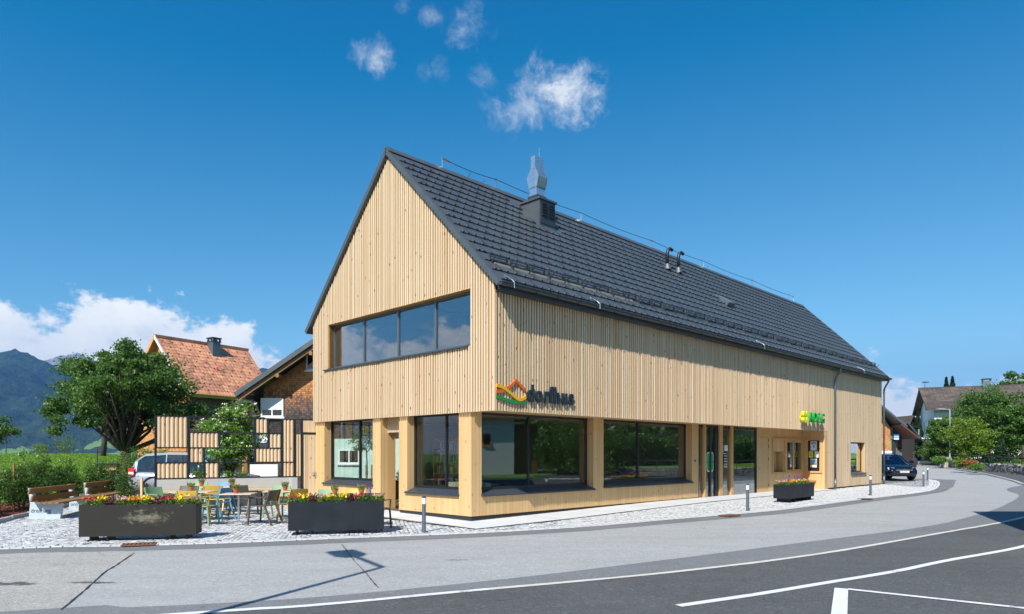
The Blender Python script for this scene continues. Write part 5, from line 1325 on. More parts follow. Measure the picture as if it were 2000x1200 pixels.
def bush(x, y, z, rx, ry, hh, mtl, label, cat='shrub', n=3500, leaf=.07, name='shrub', group=None, clumps=40, stems=4):
    e = empty(name, (x, y, z), 0, label=label, cat=cat, group=group)
    pts, cc = crown_points((0, 0, hh*.52), (rx, ry, hh*.5), n, clumps, .17, .35, -1)
    pts = pts[pts[:, 2] > .02]; leaves('foliage', pts, leaf, M[mtl], e, aspect=.6, kind='stuff')
    mb = MB()
    for k in range(stems):
        a = random.uniform(0, 6.28); mb.tube([(.06*math.cos(a), .06*math.sin(a), -.05), (rx*.4*math.cos(a), ry*.4*math.sin(a), hh*.45), (rx*.6*math.cos(a), ry*.6*math.sin(a), hh*.85)], [.018, .012, .005], 5)
    mb.build('stem', M['bark'], e); return e
def conifer(x, y, z, r, hh, label, mtl='leaf_dark', n=6000, leaf=.16, group=None):
    e = empty('conifer', (x, y, z), 0, label=label, cat='conifer', group=group); MB().tube([(0, 0, -.2), (0, 0, hh*.95)], [r*.08, .02], 7).build('trunk', M['bark'], e)
    t = RNG.random(n)**.75; zz = hh*(.06+.94*t); layer = .72+.28*np.abs(np.sin(zz*4.2)); rr = r*(1.02-t)*layer*np.sqrt(RNG.uniform(.25, 1, n)); a = RNG.uniform(0, 6.28, n); rr *= 1+.22*np.sin(a*5+zz*2)
    leaves('crown', np.stack([rr*np.cos(a), rr*np.sin(a), zz-rr*.2], 1), leaf, M[mtl], e, aspect=.4, kind='stuff'); return e
# big old pear tree
X, Y_ = -17.0, 30.
tree('pear_tree', X, Y_, T(X, Y_), 7.2, 3.55, 3.3, 'leaf_pear', 'large dark green fruit tree with a forked trunk in front of the meadow', trunk_r=.20, fork=1.6, n=50000, clumps=100, leaf=.13, low=2.0, spread=.072, shell=.42, limbs=30, lobes=((0, 0, 0, 1.), (.5, .1, -.55, .72), (-.55, 0, -.55, .6), (-.35, .1, .25, .55), (.12, 0, .62, .42), (.3, -.4, .1, .6)))
X, Y_ = -30.6*.93, 47.5; e = tree('fruit_tree', X, Y_, T(X, Y_), 8.2, 3., 3., 'leaf_pear', 'fruit tree higher on the meadow, its trunk seen left of the big tree trunk', trunk_r=.17, fork=3.0, n=12000, clumps=80, leaf=.2, low=3.4)
X, Y_ = -22.8, 29.5; tree('fruit_tree', X, Y_, T(X, Y_), 3.6, 1.0, 1.2, 'leaf_pear', 'tree whose branch tip enters at the left border over the meadow', trunk_r=.1, fork=1.3, n=5000, clumps=40, leaf=.11)
# elder in blossom behind the screen
X, Y_ = at(450, 0, 25.).x, 25.; tree('elder_tree', X, Y_, .1, 3.45, 1.0, .9, 'leaf_elder', 'bright green elder bush with creamy flower heads behind the screen', trunk_r=.07, fork=.8, n=13000, clumps=80, leaf=.10, low=1.1, blossoms=2300)
bush(at(405, 0, 25).x, 25., .1, .65, .6, 1.45, 'leaf_mid', 'dark leafy shrub behind the open field of the screen, left of the elder')
bush(at(452, 0, 24.5).x, 24.5, .1, .9, .6, .95, 'leaf_bright', 'low light green shrub below the elder')
# rambling rose near the silver car
bush(at(268, 0, 27.5).x, 27.5, .15, 1.0, .8, 1.75, 'leaf_mid', 'rose shrub with few red flowers behind the silver car', n=5000)
e = bush(at(305, 0, 29).x, 29., .15, .8, .7, 1.9, 'leaf_elder', 'light green shrub between the rose and the tiled house', n=3500)
# hedge shrubs, one after the other
hl = ['hedge shrub at the left border of the photograph', 'second hedge shrub from the left border', 'third hedge shrub from the left border, before the gap', 'hedge shrub left of the bench back', 'hedge shrub behind the first bench back', 'hedge shrub between the two bench backs', 'hedge shrub behind the second bench back', 'hedge shrub at the far end of the bench', 'young hedge shrub beside the tail light of the silver car', 'last hedge shrub before the screen post']
hp = [(-13.6, 14.6, .55, 1.30), (-13.75, 15.9, .55, 1.38), (-13.95, 17.1, .55, 1.36), (-14.35, 18.5, .45, 1.28), (-14.35, 19.9, .58, 1.42), (-14.55, 21.1, .56, 1.45), (-14.6, 22.4, .5, 1.3), (-14.15, 23.5, .5, 1.25), (-13.3, 22.9, .36, 1.15), (-12.2, 21.6, .30, .9)]
for (x, y, r, hh), lb in zip(hp, hl):
    bush(x, y, h(y)+.05, r, r*1.25, hh, 'leaf_hedge', lb+', dark glossy leaves', n=4600 if r > .4 else 1100, leaf=.062, name='hedge_shrub', group='shrubs of the hedge beside the bench', clumps=60, cat='hedge shrub')
for x, y, hh, lb in ((-13.35, 16.5, 1.42, 'thin timber stake standing in the left hedge shrubs'), (-14.3, 19.6, 1.4, 'thin timber stake standing behind the first bench back')):
    e = MB().box(-.02, -.02, 0, .02, .02, hh).build('stake', M['bench_wood']); e.location = (x, y, h(y)); tag(e, lb, 'stake')
e = MB().box(-.03, -.03, 0, .03, .03, .95).build('stake', M['seat_wood']); e.location = (-10.85, 20.0, h(20)); tag(e, 'pale timber stake directly left of the screen post', 'stake')
# meadow fence posts
for px, y, hh in ((12, 52, .9), (109, 50, 1.0), (190, 36, 1.3), (246, 40, 1.2)):
    X = (px-1000)/FPX*y; e = MB().lathe([(.035, -.2), (.035, hh), (.001, hh+.02)], 7).build('fence_post', M['bark']); e.location = (X, y, T(X, y)); tag(e, {12: 'leftmost fence post on the meadow crest', 109: 'fence post on the meadow crest left of the big tree', 190: 'thin fence post in the meadow left of the big trunk', 246: 'thin fence post behind the big tree trunk'}[px], 'post', 'fence posts on the meadow')
for px, y, s_, lb in ((82, 53, .9, 'dry pale bush on the meadow crest, left of the post'), (130, 53, 1.3, 'taller dry pale bush on the meadow crest, right of the post')):
    X = (px-1000)/FPX*y; bush(X, y, T(X, y)-.2, .8*s_, .6, 1.35*s_, 'leaf_bright', lb, n=900, leaf=.09)
# little timber huts by the hedge (insect house and its neighbour)
def hut(x, y, wx, wy, hh, label, ang=20, m='trim'):
    e = empty('timber_box', (x, y, .1), R(ang), label=label, cat='garden box'); MB().prism([(0, 0), (wy, 0), (wy, hh*.86), (0, hh)], 0, wx, 'x').build('body', M[m], e)
    MB().prism([(-.12, hh+.05), (-.12, hh+.02), (wy+.12, hh*.84+.0), (wy+.12, hh*.84+.03)], -.1, wx+.1, 'x').build('roof', M['metal_roof'], e); return e
hut(-15.1, 24.9, .58, .5, 1.25, 'small timber box with grey lean-to roof behind the hedge')
hut(-14.45, 24.1, .42, .4, 1.0, 'lower timber box with flat grey roof beside the tree trunk', 20, 'zinc')

# ============================================================ cars
def car(x, y, z, ang, paint, label, L=4.45, Wd=1.82, H=1.62, plate=None, rack=False):
    """hatchback SUV, faces +y"""
    e = empty('parked_car', (x, y, z), R(ang), label=label, cat='car')
    hw = Wd/2; f = L/2
    # lower body: stations along y: (y, halfwidth, z bottom, z top)
    st = [(-f, .80, .42, .86), (-f+.06, .90, .30, .98), (-f+.35, .98, .24, 1.0), (-f+.9, 1., .24, .98), (-.4, 1., .22, .955), (.55, 1., .22, .935), (1.05, .985, .22, .93), (1.5, .955, .24, .87), (f-.22, .90, .24, .775), (f-.04, .80, .28, .66), (f, .70, .36, .58)]
    mb = MB(); ns = 12
    for yy, wf, z0, z1 in st:
        wq = hw*wf; zz = z0; hh = z1-z0
        sec = [(-wq*.80, z0), (-wq*.96, z0+hh*.18), (-wq, z0+hh*.45), (-wq*.985, z0+hh*.72), (-wq*.90, z1-.025), (-wq*.70, z1), (wq*.70, z1), (wq*.90, z1-.025), (wq*.985, z0+hh*.72), (wq, z0+hh*.45), (wq*.96, z0+hh*.18), (wq*.80, z0)]
        mb.v += [(p, yy, q) for p, q in sec]
    for i in range(len(st)-1):
        for j in range(ns): mb.f.append((i*ns+j, i*ns+(j+1) % ns, (i+1)*ns+(j+1) % ns, (i+1)*ns+j))
    mb.f += [tuple(range(ns)), tuple((len(st)-1)*ns+j for j in range(ns))]; mb.t = [0]*len(mb.f)
    bd = mb.build('body', M[paint], e, smooth=True)
    # cabin
    cs_ = [(-f+.10, .84, .98, 1.02), (-f+.32, .80, 1.0, 1.40), (-f+.60, .76, 1.0, H-.05), (-.9, .755, .98, H), (-.1, .755, .96, H-.005), (.28, .74, .95, H-.05), (1.12, .83, .92, .96)]
    mb = MB(); roofm = MB()
    for yy, wf, z0, z1 in cs_:
        wq = hw*wf; wb = hw*.93; mb.v += [(-wb, yy, z0-.05), (-wb+(wb-wq)*.9, yy, z1-.06), (-wq*.86, yy, z1), (wq*.86, yy, z1), (wb-(wb-wq)*.9, yy, z1-.06), (wb, yy, z0-.05)]
    k = len(cs_)
    for i in range(k-1):
        for j in range(5): mb.f.append((i*6+j, i*6+j+1, (i+1)*6+j+1, (i+1)*6+j))
    mb.f += [tuple(range(6)), tuple((k-1)*6+j for j in range(6))]; mb.t = [0]*len(mb.f)
    mb.build('glasshouse', M['carglass'], e, smooth=False)
    rm = MB(); V_ = mb.v
    def off(p): return (p[0]*1.012, p[1], p[2]+.012)
    for i in range(1, 5):    # roof skin
        a = [off(V_[i*6+j]) for j in (1, 2, 3, 4)]; b_ = [off(V_[(i+1)*6+j]) for j in (1, 2, 3, 4)]
        for j in range(3): rm.add([a[j], a[j+1], b_[j+1], b_[j]], [(0, 1, 2, 3)])
    for sx in (0, 5):       # pillars
        t_ = 1 if sx == 0 else 4
        for i, w_ in ((5, .05), (3, .035), (1, .10)): rm.beam(off(V_[i*6+sx]), off(V_[i*6+t_]), w_, .02)
        rm.beam(off(V_[6*6+sx]), off(V_[5*6+t_]), .055, .03)
    for i in range(5): 
        rm.beam(off(V_[i*6+1]), off(V_[(i+1)*6+1]), .03, .05); rm.beam(off(V_[i*6+4]), off(V_[(i+1)*6+4]), .03, .05)
    rm.build('roof', M[paint], e)
    MB().box(-hw*.66, -f+.7, .5, hw*.66, .6, .9).build('interior', M['plastic_black'], e)
    for sx in (-.38, .38):
        for yy in (-.1, -1.0): MB().box(sx-.22, yy-.08, .6, sx+.22, yy+.06, 1.18).box(sx-.12, yy-.07, 1.2, sx+.12, yy+.03, 1.38).build('seat', M['plastic_black'], e)
    for sx in (-1, 1):
        for yy in (-1.32, 1.36):
            wl_ = MB(); k = 20
            prof = [(.20, -.10), (.325, -.11), (.345, -.06), (.345, .06), (.325, .11), (.20, .10)]
            for r, a in prof: wl_.v += [(sx*(hw-.12)+a*sx, yy+r*math.cos(6.2832*q/k), .345+r*math.sin(6.2832*q/k)) for q in range(k)]
            for i in range(5):
                for q in range(k): wl_.f.append((i*k+q, i*k+(q+1) % k, (i+1)*k+(q+1) % k, (i+1)*k+q))
            wl_.t = [0]*len(wl_.f); ty = wl_.build('wheel', M['tyre'], e)
            rmb = MB()
            for q in range(5): a = 6.2832*q/5; rmb.beam((sx*(hw-.02), yy, .345), (sx*(hw-.02), yy+.22*math.cos(a), .345+.22*math.sin(a)), .07, .03, up=(1, 0, 0))
            rmb.build('rim', M['steel'], ty)
            arch = MB(); pts = [(sx*(hw+.002), yy+.40*math.cos(math.pi*q/10), .36+.40*math.sin(math.pi*q/10)) for q in range(11)]; arch.tube(pts, .03, 5).build('wheel_arch', M['plastic_black'], e)
        MB().tube([(sx*(hw*.90), .95, 1.0), (sx*(hw+.08), .92, 1.02)], .025, 6).obox((sx*(hw+.12), .92, 1.06), (.22, .10, .15), Matrix.Identity(3)).build('mirror', M[paint if paint != 'car_silver' else 'plastic_black'], e, bevel=.03)
        MB().add([(sx*hw*.52, f-.03, .60), (sx*hw*.88, f-.17, .62), (sx*hw*.90, f-.26, .76), (sx*hw*.55, f-.13, .735), (sx*hw*.52, f-.12, .60), (sx*hw*.86, f-.3, .62), (sx*hw*.86, f-.36, .76), (sx*hw*.55, f-.25, .735)], [(0,1,2,3), (4,7,6,5), (0,4,5,1), (1,5,6,2), (2,6,7,3), (3,7,4,0)]).build('headlight', M['light_glass'], e)
        MB().add([(sx*hw*.70, -f-.01, .86), (sx*hw*.93, -f+.08, .86), (sx*hw*.96, -f+.28, .92), (sx*hw*.93, -f+.25, 1.12), (sx*hw*.86, -f+.10, 1.16), (sx*hw*.72, -f+.03, 1.0)], [(0, 1, 2, 3, 4, 5)]).box(sx*(hw*.99)-.01, -f+.08, .80, sx*(hw*.99)+.012, -f+.30, 1.10).build('tail_light', M['light_red'], e)
        MB().box(sx*(hw*.995)-.01, -f+.09, .86, sx*(hw*.995)+.016, -f+.28, .95).build('reverse_light', M['paper'], e)
    MB().box(-hw*.50, f-.09, .585, hw*.50, f+.015, .62).box(-hw*.50, f-.10, .66, hw*.50, f-.005, .685).build('grille_bar', M['steel'], e)
    MB().box(-hw*.52, f-.12, .57, hw*.52, f+.004, .70).box(-hw*.66, f-.1, .33, hw*.66, f+.012, .45).build('grille', M['plastic_black'], e)
    MB().lathe([(.065, 0), (.065, .02)], 14).build('badge', M['steel'], e).location = (0, f+.01, .64); bpy.data.objects[-1]
    if plate:
        pl = MB().box(-.26, f+.012, .455, .26, f+.022, .565).build('number_plate', M['paper'], e); MB().box(.215, f+.023, .458, .257, f+.025, .562).build('plate_band', M['sign_blue'], pl)
        text('lettering', plate, .10, M['ink'], pl, (0, f+.026, .478), (R(90), 0, R(180)), .001, .8, 0, 'CENTER')
    for sx in (-1, 1): MB().tube([(sx*hw*.62, -f+.7, H+.0), (sx*hw*.62, -f+.8, H+.05), (sx*hw*.62, .0, H+.045), (sx*hw*.62, .1, H-.01)], .018, 6).build('roof_rail', M['plastic_black'], e)
    return e
cx_, cy_ = (1766-1000)/FPX*39, 39.
car(cx_+.15, cy_+2.2, h(41)+.02, 176, 'car_blue', 'dark blue SUV parked behind the far corner of the timber building', plate='FK 12 FG', H=1.52)
c2 = car(-12.1, 26.4, .1, -86, 'car_silver', 'silver SUV parked behind the screen, its tail beside the hedge', L=4.6, H=1.66)
car(68.*.785, 88, h(88), 150, 'car_silver', 'pale car far up the street beyond the person', H=1.5)

# ============================================================ person behind the car
def person(x, y, z, hh):
    e = empty('person', (x, y, z), R(150), label='dark-haired person in dark clothes standing behind the dark SUV', cat='person'); s = hh/1.7
    J = {'pel': (0, 0, .92), 'chest': (0, .02, 1.25), 'neck': (0, .03, 1.45), 'head': (0, .05, 1.56), 'top': (0, .04, 1.66)}
    for sx, n_ in ((-1, 'l'), (1, 'r')):
        J['hip'+n_] = (sx*.10, 0, .88); J['kn'+n_] = (sx*.11, .03, .48); J['an'+n_] = (sx*.11, -.02, .08); J['toe'+n_] = (sx*.12, .14, .04)
        J['sh'+n_] = (sx*.17, .02, 1.38); J['el'+n_] = (sx*.25, .0, 1.12); J['wr'+n_] = (sx*.24, .16, .95); J['ha'+n_] = (sx*.23, .22, .92)
    E_ = [('pel', 'chest'), ('chest', 'neck'), ('neck', 'head'), ('head', 'top')]
    for n_ in 'lr': E_ += [('pel', 'hip'+n_), ('hip'+n_, 'kn'+n_), ('kn'+n_, 'an'+n_), ('an'+n_, 'toe'+n_), ('chest', 'sh'+n_), ('sh'+n_, 'el'+n_), ('el'+n_, 'wr'+n_), ('wr'+n_, 'ha'+n_)]
    rad = {'pel': .14, 'chest': .145, 'neck': .055, 'head': .095, 'top': .07, 'hip': .09, 'kn': .06, 'an': .045, 'toe': .035, 'sh': .06, 'el': .042, 'wr': .03, 'ha': .035}
    ks = list(J); me = bpy.data.meshes.new('body'); me.from_pydata([tuple(c*s for c in J[k]) for k in ks], [(ks.index(a), ks.index(b_)) for a, b_ in E_], [])
    o = bpy.data.objects.new('body', me); COL.objects.link(o); o.parent = e; me.materials.append(M['skin']); me.materials.append(M['shirt'])
    o.modifiers.new('skin', 'SKIN'); o.modifiers.new('sub', 'SUBSURF').levels = 2; o.modifiers['sub'].render_levels = 2
    for i, k in enumerate(ks):
        r = rad.get(k, rad.get(k[:-1], .05))*s; me.skin_vertices[0].data[i].radius = (r, r*.85)
    me.skin_vertices[0].data[0].use_root = True
    MB().lathe([(.001, .13), (.07, .115), (.105, .05), (.112, -.02), (.10, -.10), (.085, -.20)], 14, (0, .015*s, 1.585*s), cap=False).build('hair', M['hair'], e, smooth=True)
    mb = MB(); mb.lathe([(.13, -.02), (.165, .05), (.17, .25), (.19, .40), (.19, .50), (.10, .56), (.065, .58)], 16, (0, .015, .86*s)).build('shirt', M['shirt'], e, smooth=True)
    for sx in (-1, 1):
        MB().tube([(sx*.165*s, .02, 1.38*s), (sx*.25*s, 0, 1.12*s), (sx*.242*s, .12*s, .99*s)], [.075, .058, .045], 10).build('sleeve', M['shirt'], e, smooth=True)
        MB().tube([(sx*.09*s, 0, .95*s), (sx*.11*s, .03, .48*s), (sx*.11*s, -.02, .08*s)], [.115, .08, .065], 10).build('trouser_leg', M['ink'], e, smooth=True)
        MB().lathe([(.001, -.012), (.012, 0), (.001, .012)], 8, (sx*.035*s, .135*s, 1.575*s)).build('eye', M['ink'], e)
    MB().add([(-.012, .135, 1.56), (.012, .135, 1.56), (0, .165, 1.525), (0, .13, 1.58)], [(0, 1, 2), (0, 2, 3), (1, 3, 2)]).build('nose', M['skin'], e)
    MB().box(-.022*s, .13*s, 1.492*s, .022*s, .138*s, 1.50*s).build('mouth', M['poster_red'], e)
person((1784-1000)/FPX*43.5, 43.5, h(43.5)-.0, 1.38)
# ============================================================ houses
def gable_house(name, loc, ang, w_, L, ze, zr, wallm, roofm, label, over=.6, overg=.5, base=None, wall2=None, zbase=0., thick=.14):
    """x along the ridge, gable at x=0; front eave at y=0, ridge at y=w/2"""
    e = empty(name, loc, ang, label=label, cat='house'); tn = (zr-ze)/(w_/2+over)
    zw = ze+over*tn-thick
    g = [(0, zbase), (w_, zbase), (w_, zw), (w_/2, zr-thick-.02), (0, zw)]
    MB().prism(g, 0, .25, 'x').build('wall', M[wallm], e); MB().prism(g, L-.25, L, 'x').build('wall', M[wallm], e)
    MB().box(.25, 0, zbase, L-.25, .25, zw).build('wall', M[wall2 or wallm], e); MB().box(.25, w_-.25, zbase, L-.25, w_, zw).build('wall', M[wall2 or wallm], e)
    rf = MB()
    for s_ in (0, 1):
        ye = -over if s_ == 0 else w_+over
        rf.add([(-overg, ye, ze-thick), (L+overg, ye, ze-thick), (L+overg, w_/2, zr-thick), (-overg, w_/2, zr-thick), (-overg, ye, ze), (L+overg, ye, ze), (L+overg, w_/2, zr), (-overg, w_/2, zr)], [(0,3,2,1), (4,5,6,7), (0,1,5,4), (1,2,6,5), (2,3,7,6), (3,0,4,7)])
    ro = rf.build('roof', M[roofm], e); return e, ro, tn
def house_tiles(ro, L, w_, over, overg, ze, zr, tn, m, tw_, th__, limit=300, n_lip=.035, x0=0, spot=None):
    """clay tiles on the near slope: nearest ones singly, the rest joined"""
    a = math.atan(tn); c, s = math.cos(a), math.sin(a); SLn = (w_/2+over)/c
    Rr = Matrix(((1, 0, 0), (0, c, -s), (0, s, c)))
    g = MB().add([(0,0,.0),(tw_*.94,0,.0),(tw_*.94,th__*1.06,.012),(0,th__*1.06,.012),(0,0,n_lip),(tw_*.3,-.01,n_lip*1.25),(tw_*.94,0,n_lip),(tw_*.94,th__*1.06,.018),(tw_*.3,th__*1.06,.03),(0,th__*1.06,.018)], [(4,5,8,9),(5,6,7,8),(0,1,6,5),(0,5,4),(1,2,7,6),(0,4,9,3)])
    me = g.mesh('roof_tile', m); cnt = 0; fld = MB(); nr = int(SLn/th__); nc = int((L+2*overg)/tw_)
    eul = Rr.to_euler()
    for r in range(nr):
        for k in range(nc):
            p = Vector((-overg+k*tw_, -over, ze))+Rr @ Vector((0, r*th__, .0))
            if cnt < limit and tw_ > .28: inst('roof_tile', me, ro, p, eul); cnt += 1
            else: fld.tone = random.random(); fld.add([p+Rr @ Vector(q) for q in g.v], g.f)
    fld.build('tile_field', m, ro, kind='stuff')
def window(e, axis, a, z, w_, hh, at_, out=-1, fr='white', gl='glass', name='window', bars=1, shutter=None):
    """window on a wall: axis 'x' = wall runs along x at y=at_; 'y' = wall runs along y at x=at_"""
    def bb(mb, p0, q0, z0, p1, q1, z1):
        q0, q1 = at_+q0*out, at_+q1*out
        return mb.box(p0, q0, z0, p1, q1, z1) if axis == 'x' else mb.box(q0, p0, z0, q1, p1, z1)
    mb = MB(); t_ = .07
    bb(mb, a, -.02, z, a+w_, .05, z+t_); bb(mb, a, -.02, z+hh-t_, a+w_, .05, z+hh); bb(mb, a, -.02, z+t_, a+t_, .05, z+hh-t_); bb(mb, a+w_-t_, -.02, z+t_, a+w_, .05, z+hh-t_)
    for k in range(1, bars+1): x = a+w_*k/(bars+1); bb(mb, x-.03, -.02, z+t_, x+.03, .045, z+hh-t_)
    f = mb.build(name, M[fr], e); bb(MB(), a+t_, .002, z+t_, a+w_-t_, .012, z+hh-t_).build('pane', M['window_dark'], f)
    if shutter: bb(MB(), a+t_, .014, z+hh*(1-shutter), a+w_-t_, .04, z+hh-t_).build('shutter', M['shutter'], f)
    bb(MB(), a-.06, .0, z-.06, a+w_+.06, .10, z).build('sill', M['reflect_white' if fr == 'white' else fr], f); return f
def darkglass():
    m, t, b, o = shader('dark_house_glass'); b.inputs['Base Color'].default_value = (.012, .015, .017, 1); b.inputs['Roughness'].default_value = .06; b.inputs['Specular IOR Level'].default_value = .8; return m
M['window_dark'] = darkglass(); M['shutter'] = plain('shutter_white', (.66, .68, .72), .6, var=.02)
# house with the red clay roof
ang1 = math.atan2(.852, .523)
over = .55; E0 = Vector((-19.1, 40.)); rd = Vector((.523, .852)); gd = Vector((-.852, .523))
w1 = (3.15-over)*2; L1 = 6.5-.6; base1 = E0+gd*over+rd*.35
H1, R1, tn1 = gable_house('tiled_house', (base1.x, base1.y, 0), ang1, w1, L1, 5.36, 8.95, 'shingle_orange', 'tile_red', 'shingled farmhouse with bright red clay tile roof behind the big tree', over, .35, wall2='shingle_brown')
house_tiles(R1, L1, w1, over, .35, 5.36, 8.95, tn1, M['tile_red'], .235, .30, limit=0)
MB().box(-.38, w1/2-.12, 8.85, L1+.38, w1/2+.12, 9.02).build('ridge_tiles', M['tile_red'], R1)
MB().beam((-.40, -over, 5.30), (-.40, w1/2, 8.90), .05, .15).build('verge_board', M['shutter'], R1); MB().beam((-.40, w1+over, 5.30), (-.40, w1/2, 8.90), .05, .22).build('verge_board', M['trim'], R1)
MB().box(-.3, -over-.02, 5.12, L1+.3, -over+.04, 5.24).tube([(-.35, -over-.08, 5.30), (L1+.35, -over-.08, 5.30)], .06, 8).build('gutter', M['trim'], R1)
for s_ in range(3): pass
chx, chy = 3.3, w1/2-.55
chm = MB().box(chx-.28, chy-.28, 7.6, chx+.28, chy+.28, 9.05).build('chimney', M['zinc'], R1)
MB().box(chx-.34, chy-.34, 9.22, chx+.34, chy+.34, 9.29).box(chx-.32, chy-.32, 9.0, chx+.32, chy+.32, 9.06).build('cap', M['dark_metal'], chm)
for sx in (-1, 0, 1):
    for sy in (-1, 1): MB().box(chx+sx*.25-.05, chy+sy*.25-.05, 9.06, chx+sx*.25+.05, chy+sy*.25+.05, 9.22).build('cap_pier', M['zinc'], chm)
MB().tube([(2.7, .9, 6.6), (2.7, .9, 7.25), (2.9, .75, 7.3)], .05, 7).build('vent_pipe', M['poster_red'], R1)
mb = MB(); a_ = math.atan(tn1)
for r in range(9):
    for k in range(10):
        xx = -.1+k*.66+(.33 if r % 2 else 0); t_ = .06+r*.105; yy = -over+(w1/2+over)*t_; zz = 5.36+(8.95-5.36)*t_
        if xx < L1+.2: mb.box(xx-.045, yy-.04, zz+.01, xx+.045, yy, zz+.07)
mb.build('snow_hooks', M['rust'], R1, kind='stuff')
window(H1, 'x', 3.15, 3.9, .62, .95, 0, -1, bars=0); window(H1, 'x', 1.2, .9, .9, 1.2, 0, -1); window(H1, 'y', w1/2-.5, 5.6, .8, 1.0, 0, -1); window(H1, 'y', w1/2-1.6, 3.0, .8, 1.1, 0, -1)
MB().box(-.05, 2.0-.05, 0, .0, 2.1, 5.0).build('corner_board', M['trim'], H1)
for k, xx in enumerate((2.5, 3.3)): MB().box(xx, -.9, 0, xx+.16, -.74, 2.6).build('porch_post', M['trim'], H1)
# dark weathered house with the white shutter window; gable towards the street
G0 = Vector((-11.45, 31.5)); ang2 = R(90)
e2 = empty('shingled_house', (G0.x, G0.y, 0), 0, label='weathered shingle house with white shuttered window directly left of the timber building', cat='house')
Wd2 = 12.4; sl2 = .685; zE = 4.75
def ztop(x): return 4.50+sl2*x if x < Wd2/2 else 4.50+sl2*(Wd2-x)
MB().prism([(0, 0), (Wd2, 0), (Wd2, 4.75), (Wd2/2, 4.75+sl2*Wd2/2), (0, 4.75)], 0, .25, 'y').build('wall', M['shingle_dark'], e2)
MB().box(0, .25, 0, .25, 11, 4.4).box(Wd2-.25, .25, 0, Wd2, 11, 4.4).box(0, 11, 0, Wd2, 11.2, 4.4).build('wall', M['old_board'], e2)
rf = MB()
for x0_, x1_ in ((-.95, Wd2/2), (Wd2+.95, Wd2/2)):
    za, zb2 = 4.92-sl2*.95, 4.92+sl2*Wd2/2
    rf.add([(x0_, -.9, za), (x1_, -.9, zb2), (x1_, 11.5, zb2), (x0_, 11.5, za), (x0_, -.9, za+.16), (x1_, -.9, zb2+.16), (x1_, 11.5, zb2+.16), (x0_, 11.5, za+.16)], [(0,3,2,1), (4,5,6,7), (0,1,5,4), (1,2,6,5), (2,3,7,6), (3,0,4,7)])
r2 = rf.build('roof', M['metal_roof'], e2)
MB().beam((-.97, -.93, 5.02-sl2*.95), (Wd2/2, -.93, 5.02+sl2*Wd2/2), .06, .20).build('verge_board', M['metal_roof'], r2)
MB().beam((-.9, -.80, 4.80-sl2*.95), (Wd2/2, -.80, 4.80+sl2*Wd2/2), .06, .14).build('verge_board', M['backing'], r2)
mb = MB()
for k in range(3): mb.box(-.5+k*2.2, -.85, 4.1+0*k, -.38+k*2.2, 0, 4.22)
for zz, xx in ((4.45, -.55), (5.2, .9), (6.2, 2.4)): MB().beam((xx, -.85, zz+.05), (xx, .1, zz+.05), .14, .16).build('rafter', M['backing'], e2)
MB().box(-1.2, 1.5, 0, .0, 1.65, 4.5).build('wall', M['dark_board'], e2)
MB().box(-.62, -.75, 0, -.48, -.61, 4.0).build('post', M['backing'], e2)
MB().box(-.95, -.9, 4.02, -.2, -.7, 4.10).tube([(-1.0, -.9, 3.98), (-1.0, 11, 3.98)], .06, 7).build('gutter', M['dark_metal'], r2)
def wpx(px): return (px-1000)/FPX*31.5-G0.x
wz = lambda py: 1.7+(888-py)/FPX*31.5
a_ = wpx(510); b__ = wpx(554)
window(e2, 'x', a_+.0, wz(815), b__-a_, wz(778)-wz(815), 0, -1, bars=1, shutter=.62)
MB().box(a_-.05, -.12, wz(817)-.04, b__+.05, 0, wz(817)).build('ledge', M['reflect_white'], e2)
window(e2, 'x', wpx(499), wz(878), 1.0, wz(849)-wz(878), 0, -1, bars=0, shutter=.55)
window(e2, 'x', wpx(607)-.2, wz(724), .6, 1.0, 0, -1, bars=0)
MB().box(wpx(498), -.6, 0, wpx(551), -.5, wz(907)).build('white_fence', M['white'], e2)
# pale green rendered ground floor of the same house, seen through the glazed corner of the timber building
MB().box(wpx(645), -.05, 0, Wd2-.02, -.006, 2.42).build('rendered_wall', M['render_mint'], e2)
window(e2, 'x', wpx(662), wz(906), wpx(703)-wpx(662), wz(878)-wz(906), -.05, -1, bars=1)
MB().box(wpx(712), -.5, 0, wpx(722), -.1, .45).build('box', M['zinc'], e2)
q = at(716, 0, 29.3); tree('young_tree', q.x, 29.3, .1, 3.0, .62, .62, 'leaf_mid', 'young staked tree seen through the left gable window', trunk_r=.03, fork=1.75, n=2200, clumps=26, leaf=.09, low=1.65, limbs=5)
for k in range(3):
    s_ = MB().lathe([(.035, 0), (.035, 1.15), (.001, 1.17)], 8).build('stake', M['bench_wood']); s_.location = (q.x-.28+.26*k, 29.2+.12*(k % 2), .1); tag(s_, ['left', 'middle', 'right'][k]+' one of three round stakes about the young tree', 'stake', 'stakes of the young tree')
# ------------------------------------------------------------ right-hand village
def gy(y): return h(y)
